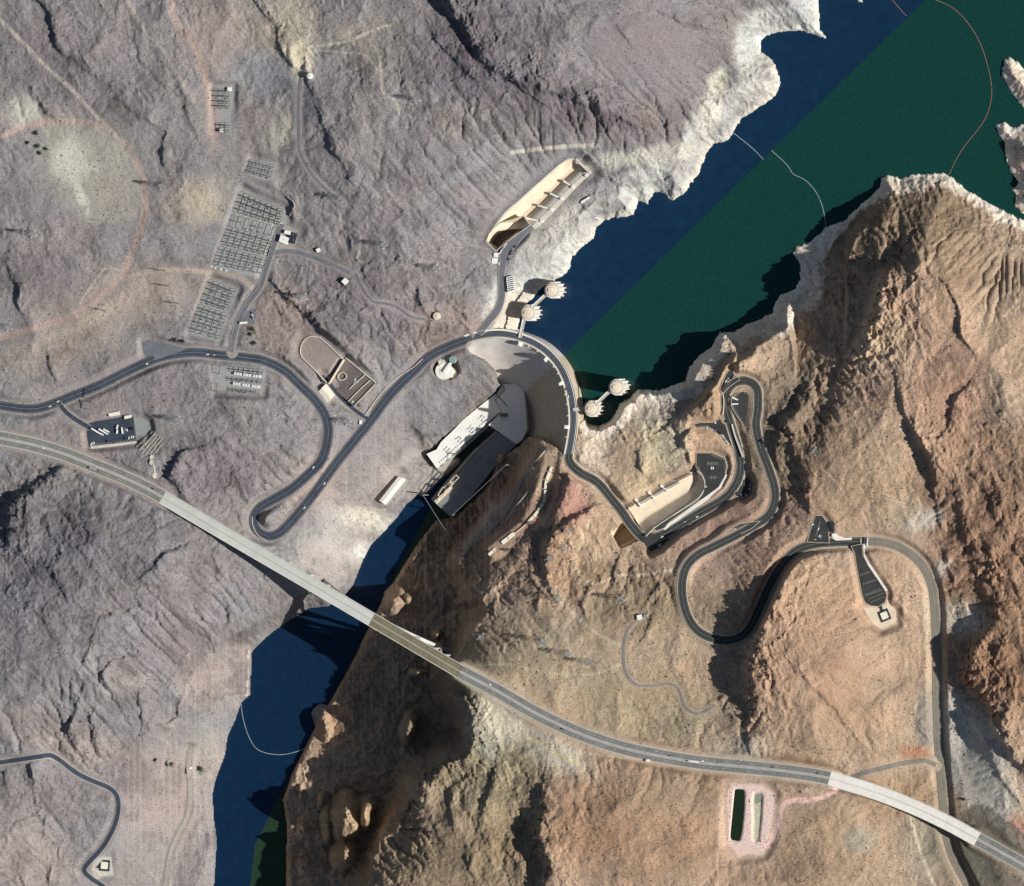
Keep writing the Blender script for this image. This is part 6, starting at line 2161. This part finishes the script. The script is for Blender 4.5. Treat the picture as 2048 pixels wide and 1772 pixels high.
# raked rock strips and round lookouts below the western car park
for k, (x0, y0, x1, y1) in enumerate(((273, 894, 306, 862), (278, 900, 311, 866), (284, 906, 316, 869), (289, 911, 320, 873), (294, 916, 324, 877), (300, 919, 326, 886))):
    a, b_ = (x0, y0, float(gz(x0, y0))), (x1, y1, float(gz(x1, y1)))
    t = thing('rock_strip', ('first', 'second', 'third', 'fourth', 'fifth', 'sixth')[k] + ' from the west of six pale raked rock strips', 'rock strip', W(*a), 'raked rock strips below the car park')
    rr = random.Random(50 + k)
    mb = MB()
    for q in range(26):
        f = (q + rr.random()) / 26
        x, y = x0 + (x1 - x0) * f + rr.uniform(-.7, .7), y0 + (y1 - y0) * f + rr.uniform(-.7, .7)
        w = W(x, y, float(gz(x, y)))
        mb.box((w.x, w.y, w.z - .8), rr.uniform(1.5, 2.6), rr.uniform(1.4, 2.2), rr.uniform(1.5, 2.3), rr.uniform(0, 3), taper=.7)
    mb.build('boulders', M['rock_pale'], t)
for k, (x, y, r) in enumerate(((305, 915, 4.2), (304.5, 925, 4.2), (311, 951, 5.0))):
    z = float(gz(x, y))
    w = W(x, y, z)
    t = thing('lookout', ('northernmost', 'middle', 'southernmost')[k] + ' round pale lookout on the footpath above the bridge', 'lookout', (w.x, w.y, z))
    mb = MB()
    mb.cyl((w.x, w.y, z - 3), r, 4.2, 20)
    mb.build('platform', M['concrete'], t)
    mb = MB()
    for q in range(20):
        a0, a1 = 2 * math.pi * q / 20, 2 * math.pi * (q + 1) / 20
        mb.bar((w.x + r * math.cos(a0), w.y + r * math.sin(a0), z + 1.7), (w.x + r * math.cos(a1), w.y + r * math.sin(a1), z + 1.7), .4, 1.0)
    mb.build('parapet', M['concrete_tan'], t)
mb = MB()
slab_ribbon(mb, wpath([(x, y, float(gz(x, y)) + .4) for x, y in ((307, 929), (309, 938), (310, 946))], 3), -1.2, 1.2, .4, 1.5)
tag(mb.build('footpath', M['concrete']), 'short pale footpath between the round lookouts', kind='structure')


# ------------------------------------------------------------------ helipads
def helipad(px, py, z, rot, label):
    w = W(px, py, z)
    t = thing('helipad', label, 'helipad', (w.x, w.y, z))
    mb = MB()
    mb.box((w.x, w.y, z - 1), 17.5, 17.5, 1.5, rot)
    mb.build('border', M['roof_dark'], t)
    mb = MB()
    mb.box((w.x, w.y, z + .3), 12.0, 12.0, .45, rot)
    mb.build('slab', M['roof_cream'], t)
    ca, sa = math.cos(rot), math.sin(rot)
    for k in range(7):
        for (u, v) in ((-9.1, -8 + k * 2.7), (9.1, -8 + k * 2.7), (-8 + k * 2.7, -9.1), (-8 + k * 2.7, 9.1)):
            mb = MB()
            mb.box((w.x + u * ca - v * sa, w.y + u * sa + v * ca, z - .4), 1.1, 1.1, 1.0, rot)
            mb.build('edge_block', M['roof_dark'], t)


helipad(1769, 1231, 206.6, math.radians(22), 'square helipad with dark border south of the teardrop car park')
helipad(209, 1731, 121.6, math.radians(-4), 'square helipad with dark border beside the south western road')
mb = MB()
mb.bar(W(1760, 1210, 206.2), W(1764, 1222, 206.2), 5, .6)
tag(mb.build('path', M['asphalt_e']), 'short dark path from the teardrop car park to the helipad', kind='structure')
mb = MB()
mb.bar(W(180, 1731, 121.5), W(198, 1731, 121.5), 9, .5)
tag(mb.build('path', M['asphalt_w']), 'short dark apron from the south western road to its helipad', kind='structure')

flat_poly('pond', POND, 213.2, M['pond'])['kind'] = 'structure'
bpy.data.objects['pond']['label'] = 'long dark green settling pond south of the highway'

# ------------------------------------------------------------------ floating booms
def boom(label, pts, z, mat, step):
    p = spline(pts, step)
    path = [W(a[0], a[1], z) for a in p]
    t = thing('floating_boom', label, 'boom', path[0])
    base = None
    for k, (a, b_) in enumerate(zip(path[:-1], path[1:])):
        d = b_ - a
        ang = math.atan2(d.y, d.x)
        if base is None:
            mb = MB()
            L_ = d.length * .62
            mb.box((t.location.x, t.location.y, t.location.z - .3), L_, 1.1, .8, 0)
            o_ = mb.build('float', M[mat], t)
            o_.location = (0, 0, 0)
            base = o_
        else:
            o_ = base.copy()
            COL.objects.link(o_)
        o_.location = (a + b_) * .5 - t.location
        o_.rotation_euler = (0, 0, ang)
    mb = MB()
    for a, b_ in zip(path[:-1], path[1:]):
        mb.bar(a + Vector((0, 0, .2)), b_ + Vector((0, 0, .2)), .35, .3)
    mb.build('cable', M['steel_dark'], t)
    return t


boom('short straight white boom reaching out from the western lake shore', P3("1466 265;1490 284;1510 301;1527 319"), Z_LAKE, 'boom_white', 3.6)
boom('curved white boom running to the eastern lake shore', P3("1543 301;1562 318;1576 332;1587 348;1610 360;1630 381;1644 410;1650 440;1652 464"), Z_LAKE, 'boom_white', 3.6)
boom('long curved reddish boom across the eastern arm of the lake', P3("1840 -12;1872 0;1906 16;1936 46;1960 86;1975 130;1983 170;1982 202;1971 236;1951 265;1930 291;1912 320;1898 350"), Z_LAKE, 'boom_red', 4.2)
boom('short reddish boom at the top edge of the lake', P3("1778 -10;1790 6;1802 20;1813 32"), Z_LAKE, 'boom_red', 4.2)
boom('white boom looping across the river below the arch bridge', P3("481 1400;485 1430;492 1458;502 1482;514 1498;536 1507;566 1509;594 1503;612 1496"), Z_RIVER, 'boom_white', 3.6)

# cableway across the river below the powerhouse
for (a, b_, za, zb, lb) in (((846, 990), (916, 1100), 60, 70, 'thin cable sagging across the river below the powerhouse'), ((905, 1030), (1012, 930), 62, 110, 'thin cable climbing the shaded eastern canyon wall')):
    t = thing('cableway', lb, 'cable', W(*a, za))
    mb = MB()
    prev = None
    for k in range(17):
        u = k / 16
        p = W(*lerp2(a, b_, u), za + (zb - za) * u - 6 * (1 - (2 * u - 1) ** 2))
        if prev is not None:
            mb.bar(prev, p, .7, .6)
        prev = p
    mb.build('cable', M['steel'], t)
    for q, zz in ((a, za), (b_, zb)):
        w = W(q[0], q[1], zz)
        mb = MB()
        g0 = min(float(gz(q[0], q[1])), zz) - 2
        mb.box((w.x, w.y, g0), 1.6, 1.6, zz - g0 + 1, 0)
        mb.build('mast', M['steel'], t)

# ------------------------------------------------------------------ vehicles
def car_proto(mat):
    mb = MB()
    mb.m = 0
    prof = [(-2.3, .45), (-2.3, .95), (-1.5, 1.05), (-1.0, 1.55), (.7, 1.55), (1.25, 1.02), (2.2, .85), (2.3, .45)]
    n = len(prof)
    for sg in (-1, 1):
        pass
    V = [(x, -.92 if z < 1.2 else -.74, z) for x, z in prof] + [(x, .92 if z < 1.2 else .74, z) for x, z in prof]
    mb.add(V, [tuple(range(n)), tuple(range(2 * n - 1, n - 1, -1))] + [(i, n + i, n + i + 1, i + 1) for i in range(n - 1)])
    mb.m = 1
    mb.box((-1.22, 0, 1.18), .12, 1.35, .3, 0)
    mb.box((.98, 0, 1.16), .12, 1.35, .32, 0)
    mb.box((-.15, 0, 1.14), 1.5, 1.7, .3, 0)
    mb.m = 2
    for x in (-1.45, 1.45):
        for y in (-.8, .8):
            mb.box((x, y, 0), .66, .3, .66, 0)
    me = mb.build('car', [M[mat], M['car_glass'], M['tyre']]).data
    bpy.data.objects.remove(bpy.data.objects['car'])
    return me


def truck_mesh(L_, cab, mat):
    mb = MB()
    mb.m = 0
    mb.box((-1.2, 0, .9), L_ - 3.4, 2.5, 2.9, 0)
    mb.m = 1
    mb.box((L_ * .5 - 1.4, 0, .6), 2.4, 2.3, 2.4, 0, taper=.9)
    mb.m = 2
    for x in (-L_ * .4, -L_ * .3, L_ * .33):
        for y in (-1, 1):
            mb.box((x, y, 0), 1.0, .4, 1.0, 0)
    o_ = mb.build('truck', [M[mat], M[cab], M['tyre']])
    me = o_.data
    bpy.data.objects.remove(o_)
    return me


CAR = {c: car_proto('car_' + c) for c in ('white', 'black', 'silver', 'red', 'blue', 'tan')}
TRUCK = {'long': truck_mesh(19, 'car_white', 'car_white'), 'van': truck_mesh(8.5, 'car_white', 'car_white'), 'redcab': truck_mesh(10, 'car_red', 'car_white'), 'dark': truck_mesh(17, 'car_black', 'car_silver'), 'bus': truck_mesh(12, 'car_white', 'roof_white')}


def vehicle(name, me, px, py, z, ang, label, cat, group):
    w = W(px, py, z)
    o_ = bpy.data.objects.new(name, me)
    COL.objects.link(o_)
    o_.location = (w.x, w.y, z)
    o_.rotation_euler = (0, 0, math.radians(ang))
    return tag(o_, label, cat, group)


def cars(where, group, z, items, verb='parked'):
    n_ = {}
    for it in items:
        n_.setdefault(it[3], []).append(it)
    for c, L_ in n_.items():
        for k, (px, py, ang, _) in enumerate(sorted(L_)):
            lb = c + ' car ' + verb + ' ' + where
            if len(L_) > 1:
                lb = ORD[k] + ' ' + c + ' car from the west ' + verb + ' ' + where
            vehicle('parked_car', CAR[c], px, py, z if z is not None else float(gz(px, py)) + .6, ang, lb, 'car', group)


zl_ = 197.22
for (px, py, ang, k, lb) in [(192, 862, -30, 'long', 'long white semi truck at the west end of the western car park'), (207, 863, -30, 'long', 'long white semi truck second from the west in the car park'), (213, 861, -28, 'bus', 'white box truck beside the two long semi trucks'), (203, 868, -28, 'van', 'white van behind the long semi trucks'),
                             (235, 862, 80, 'redcab', 'white truck with red cab in the western car park'), (235, 854, 80, 'van', 'white van behind the red cab truck'), (245, 861, 100, 'bus', 'white box truck east of the red cab truck')]:
    vehicle('truck', TRUCK[k], px, py, zl_, ang, lb, 'truck', None)
cars('at the east end of the western car park', 'cars at the east end of the western car park', zl_, [(251, 859, 100, 'silver'), (254.5, 860, 100, 'white'), (258, 858, 100, 'black'), (262, 856, 100, 'black'), (265, 857, 100, 'black')])
cars('along the south edge of the western car park', 'cars along the south edge of the western car park', zl_, [(258, 876, 80, 'white'), (263, 874, 80, 'white'), (267, 874, 80, 'white'), (249, 876, 80, 'black'), (184, 887, 75, 'white'), (188, 886, 75, 'white'), (214, 882, 75, 'black')])
cars('beside the sheds in the spillway car park', 'cars beside the spillway sheds', 142.45, [(997, 508, 60, 'white'), (999, 513, 60, 'silver'), (1001, 505, 60, 'white'), (1003, 501, 60, 'white'), (1006, 497, 50, 'silver'), (1009, 493, 50, 'white'), (1012, 489, 50, 'white'), (998, 527, 80, 'white')])
cars('on the lake side of the spillway car park', 'cars on the lake side of the spillway car park', 142.45, [(1022, 503, 55, 'black'), (1020, 508, 60, 'black'), (1018, 513, 60, 'silver'), (1017, 518, 70, 'black'), (1026, 498, 50, 'silver'), (1030, 493, 50, 'black')])
cars('at the western edge of the largest switchyard', 'service trucks west of the largest switchyard', 200.6, [(423, 533, -15, 'white'), (430, 536, -15, 'white'), (441, 538, -15, 'white'), (452, 541, -15, 'white')])
cars('beside the switchyard office', 'cars beside the switchyard office', 199.3, [(544, 451, 70, 'white'), (561, 446, 0, 'white'), (568, 461, 70, 'silver')])
cars('in the car park beside the lower switchyard', 'cars beside the lower switchyard', 190.9, [(503, 626, -60, 'black'), (505, 630, -60, 'white'), (502, 634, -60, 'black'), (507, 637, -60, 'silver')])
cars('on the tiered terrace car park', 'cars on the terrace car park', 158.25, [(710, 759, 45, 'white'), (713, 763, -45, 'white'), (708, 765, 45, 'silver'), (705, 804, 45, 'white')])
cars('in the car park beside the eastern spillway', 'cars beside the eastern spillway', 150.25, [(1423, 936, 90, 'white'), (1426.5, 936, 90, 'white'), (1411, 974, 20, 'white'), (1409, 978, 20, 'black'), (1330, 1056, 35, 'white'), (1333, 1054, 35, 'white')])
cars('at the spillway road junction', 'cars at the spillway road junction', 145.25, [(1324, 1074, 30, 'white'), (1318, 1091, 70, 'white'), (1320, 1090, 70, 'white')])
cars('in the car park at the road fork', 'cars at the road fork', 156.85, [(1430, 845, -40, 'white'), (1414, 856, 70, 'white'), (1432, 861, -45, 'blue'), (1446, 871, -45, 'white'), (1448, 875, -45, 'white'), (1450, 878, -45, 'silver'), (1453, 882, -45, 'white'), (1436, 864, -45, 'black'), (1440, 866, -45, 'black'), (1456, 886, -45, 'white')])
cars('in the lookout car park', 'cars in the lookout car park', 161.25, [(1456, 758, 60, 'silver'), (1464, 756, 60, 'black'), (1452, 763, 50, 'white'), (1468, 754, 70, 'silver'), (1448, 768, 50, 'black'), (1445, 773, 40, 'black')])
cars('in the small eastern parking bay', 'cars in the small eastern parking bay', 152.25, [(1498, 962, 20, 'black'), (1500, 970, 5, 'silver'), (1499, 978, -10, 'white'), (1497, 984, -30, 'black'), (1492, 990, -50, 'white'), (1483, 991, -70, 'white')])
cars('in the upper trailhead car park', 'cars in the trailhead car park', 201.25, [(1625, 1049, 0, 'white'), (1637, 1058, 70, 'white'), (1639, 1072, 70, 'white'), (1642, 1073, 70, 'silver'), (1640, 1078, 20, 'blue'), (1630, 1079, 10, 'tan'), (1659, 1058, 80, 'silver')])
for (px, py, ang, lb) in [(1470, 797, -25, 'northern of two white coaches parked inside the hairpin loop'), (1470, 808, 2, 'southern of two white coaches parked inside the hairpin loop')]:
    vehicle('coach', TRUCK['bus'], px, py, 161.62, ang, lb, 'coach', 'coaches inside the hairpin loop')
for (px, py, z, ang, c, lb) in [(1394, 1034, 148.7, 28, 'white', 'white car driving up beside the eastern spillway'), (1369, 1044, 147.6, 28, 'silver', 'silver car driving east of the spillway junction'), (1137, 793, 140.3, -75, 'white', 'white car driving over the dam crest'), (1131, 778, 140.3, -70, 'black', 'black car driving over the dam crest'), (1452, 842, 157.8, 95, 'black', 'black car on the road by the fork'),
                                (649, 967, 149.2, 55, 'white', 'white car on the straight road down to the dam'), (609, 1016, 151.6, 50, 'white', 'white car near the hairpin west of the canyon'), (627, 935, 165.2, 55, 'white', 'white car on the upper leg of the western hairpin'), (294, 728, 194.9, 25, 'white', 'white car beside the roadside turnout'), (415, 709, 189.4, -5, 'white', 'first white car on the road below the lower switchyard'), (428, 710, 189, -5, 'silver', 'silver car on the road below the lower switchyard'), (100, 813, 200.3, 15, 'white', 'white car on the western road near its drive'), (116, 803, 200.1, 25, 'white', 'white car turning near the western drive'),
                                (86, 896, 207.9, -18, 'white', 'white car on the highway west of the bridge'), (305, 977, 205.6, -30, 'black', 'black car about to drive onto the arch bridge'), (980, 1369, 206, -27, 'white', 'white car just east of the arch bridge'), (1123, 1457, 207.3, -22, 'black', 'black car on the southern carriageway near the rock fill'), (1285, 1488, 209.6, -12, 'silver', 'silver car on the northern carriageway mid slope'), (1339, 1511, 210.6, -8, 'black', 'black car on the southern carriageway near the white truck'), (1405, 1522, 211.4, -8, 'white', 'white car beside the big white truck'), (1437, 1527, 211.9, -8, 'silver', 'silver car ahead of the big white truck'), (1545, 1534, 213.9, -6, 'black', 'black car on the northern carriageway by the ponds'), (1635, 1546, 215.6, -8, 'black', 'black car about to drive onto the south eastern bridge'), (1480, 1521, 212.7, -6, 'silver', 'silver car on the northern carriageway west of the ponds'),
                                (862, 588 + 300, None, 60, 'white', '')]:
    if z is None:
        continue
    vehicle('car', CAR[c], px, py, z + .02, ang, lb, 'car', 'cars driving on the roads')
vehicle('truck', TRUCK['long'], 1387, 1523, 211.5, 172, 'long white semi truck on the highway above the ponds', 'truck', None)
vehicle('truck', TRUCK['dark'], 188, 938, 206.9, -21, 'grey semi truck on the highway west of the arch bridge', 'truck', None)
sgn = thing('billboard', 'small white signboard standing south of the highway', 'sign', W(1295, 1521, 208))
w = W(1295, 1521, 214)
mb = MB()
mb.box((w.x, w.y, 210), 5.5, 4.0, 4.6, 0)
mb.build('panel', M['roof_white'], sgn)
mb = MB()
for q in (-1.6, 1.6):
    mb.box((w.x + q, w.y, 206), .5, .5, 4.2, 0)
mb.build('post', M['steel_dark'], sgn)
bg_ = thing('entrance_gantry', 'pale gantry across the upper road by the teardrop car park', 'gantry', W(1735, 1084, 203))
mb = MB()
mb.bar(W(1735, 1076, 209), W(1735, 1092, 209), 1.6, .8)
mb.build('beam', M['concrete_white'], bg_)
for y in (1076, 1092):
    mb = MB()
    w = W(1735, y, 209)
    mb.box((w.x, w.y, 201), .8, .8, 7.6, 0)
    mb.build('post', M['concrete_white'], bg_)
bar_ = thing('cattle_grid', 'pale steel grid laid across the upper road', 'cattle grid', W(1722, 1084, 202.4))
mb = MB()
for k in range(6):
    mb.bar(W(1720.6 + k * .6, 1077, 202.75), W(1720.6 + k * .6, 1092, 202.75), .3, .2)
mb.build('bar', M['concrete'], bar_)

# ------------------------------------------------------------------ trees and scrub
def tree(px, py, r, h, label, seed):
    rg = random.Random(seed)
    z = float(gz(px, py))
    w = W(px, py, z)
    t = thing('tree', label, 'tree', (w.x, w.y, z), 'desert trees')
    mb = MB()
    mb.cyl((w.x, w.y, z - 1), .35, h * .55, 7, .18)
    for k in range(5):
        a = k * 1.3 + rg.random()
        mb.bar((w.x, w.y, z + h * .35), (w.x + math.cos(a) * r * .6, w.y + math.sin(a) * r * .6, z + h * .75), .18)
    mb.build('trunk', M['bark'], t)
    mb = MB()
    cl = [(rg.uniform(-1, 1) * r * .65, rg.uniform(-1, 1) * r * .65, h * rg.uniform(.5, .85), r * rg.uniform(.3, .5)) for _ in range(9)]
    for _ in range(420):
        cx, cy, cz, cr = rg.choice(cl)
        v = Vector((rg.gauss(0, 1), rg.gauss(0, 1), rg.gauss(0, .8))).normalized() * cr * rg.uniform(.55, 1.05)
        p = Vector((w.x + cx, w.y + cy, z + cz)) + v
        d1 = Vector((rg.gauss(0, 1), rg.gauss(0, 1), rg.gauss(0, .5))).normalized() * .5
        d2 = Vector((rg.gauss(0, 1), rg.gauss(0, 1), rg.gauss(0, .5))).normalized() * .4
        mb.add([p - d1, p + d2, p + d1, p - d2], [(0, 1, 2, 3)])
    mb.build('crown', M['foliage'], t)


for k, (x, y, r, h, lb) in enumerate([(334, 1527, 5.5, 5, 'western of two green trees beside the river landing'), (343, 1529, 6, 5.5, 'eastern of two green trees beside the river landing'), (404, 1541, 10, 6, 'large green tree at the mouth of the side wash'), (397, 1537, 5, 5, 'small green tree at the west side of the large wash tree'), (310, 1520, 4, 4, 'small dark tree uphill of the river landing'),
                                      (507, 660, 7, 5, 'dark tree east of the switchyard road'), (509, 686, 5.5, 5, 'dark tree south of the switchyard trailer'), (500, 668, 4, 4, 'small dark tree between the switchyard road trees'), (72, 265, 5, 4, 'round dark tree at the top of the shrub patch in the north west'), (56, 285, 4, 3.5, 'dark tree at the west side of the shrub patch'), (75, 292, 5, 4, 'dark tree in the middle of the shrub patch'), (92, 297, 4, 3.5, 'dark tree at the east side of the shrub patch'), (79, 305, 4, 3.5, 'dark tree at the bottom of the shrub patch'), (350, 680, 4, 4, 'dark tree on the bank above the roadside turnout'), (365, 682, 4, 3.5, 'dark tree east of the one above the turnout'), (1927, 1598, 3.5, 4, 'lone green tree beside the pale wash'), (1748, 1152, 0.1, .1, '')][:-1]):
    tree(x, y, r, h, lb, 900 + k)


def scrub(n):
    x = rng.uniform(-30, 2078, n * 5)
    y = rng.uniform(-30, 1802, n * 5)
    # sample masks on the grid
    i = np.clip(np.searchsorted(XS, x), 1, NX - 1)
    j = np.clip(np.searchsorted(YS, y), 1, NY - 1)
    zz = gz(x, y)
    slope = np.abs(Z[j, i] - Z[j, i - 1]) + np.abs(Z[j, i] - Z[j - 1, i])
    keep = (zz > 12) & (slope < 4.2) & (LD[j, i] > 18)
    dens = np.clip(.55 + .9 * fbm(x, y, 70, 3, .5, 131), .05, 1) * np.where(EAST[j, i], 1.0, .62)
    ex = FLAT[j, i]
    keep &= ~ex & (rng.random(len(x)) < dens)
    x, y, zz = x[keep][:n], y[keep][:n], zz[keep][:n]
    n = len(x)
    r = rng.uniform(.38, .9, n) * np.where(rng.random(n) < .04, 1.8, 1)
    bx = (x - CX) * SX + K * zz
    by = (CY - y) * S
    oct_ = np.array([[1, 0, .3], [0, 1, .35], [-1, 0, .3], [0, -1, .28], [0, 0, 1.1]], np.float32)
    V = np.empty((n, 5, 3), np.float32)
    a = rng.uniform(0, 6.28, n)
    jit_ = rng.uniform(.7, 1.3, (n, 5))
    ca, sa = np.cos(a), np.sin(a)
    for k in range(5):
        ox, oy, oz = oct_[k]
        V[:, k, 0] = bx + (ox * ca - oy * sa) * r * jit_[:, k]
        V[:, k, 1] = by + (ox * sa + oy * ca) * r * jit_[:, k]
        V[:, k, 2] = zz + oz * r * jit_[:, k] - (.25 if k < 4 else 0)
    F = np.array([[0, 1, 4], [1, 2, 4], [2, 3, 4], [3, 0, 4]])
    F = (F[None] + (np.arange(n) * 5)[:, None, None]).reshape(-1, 3)
    me = bpy.data.meshes.new('desert_scrub')
    me.vertices.add(n * 5)
    me.vertices.foreach_set('co', V.ravel())
    me.loops.add(len(F) * 3)
    me.loops.foreach_set('vertex_index', F.ravel().astype(np.int32))
    me.polygons.add(len(F))
    me.polygons.foreach_set('loop_start', np.arange(0, len(F) * 3, 3, dtype=np.int32))
    me.update(calc_edges=True)
    me.materials.append(M['scrub'])
    o_ = bpy.data.objects.new('desert_scrub', me)
    COL.objects.link(o_)
    tag(o_, 'low dark desert shrubs dotted over the slopes', 'scrub', None, 'stuff')


FLAT = np.zeros(GX.shape, bool)
for nm, (z, mat, poly) in PADS.items():
    if mat or nm in ('helipad_apron', 'helipad_apron_w', 'office_pad', 'terrace_upper', 'garage_pad', 'warehouse_pad', 'gallery_bench'):
        ws, d = sdf(poly, 8)
        FLAT[ws] |= d < 2
for nm, (hw, mat, pts) in ROADS.items():
    ws, D, _, _ = pdist(spline(pts, 8), hw + 8)
    FLAT[ws] |= D < hw + 2
for poly in (NV_SPILL, AZ_SPILL, AZ_CHUTE, POND, DRYPOND, TRENCH):
    ws, d = sdf(poly, 8)
    FLAT[ws] |= d < 2
scrub(60000)
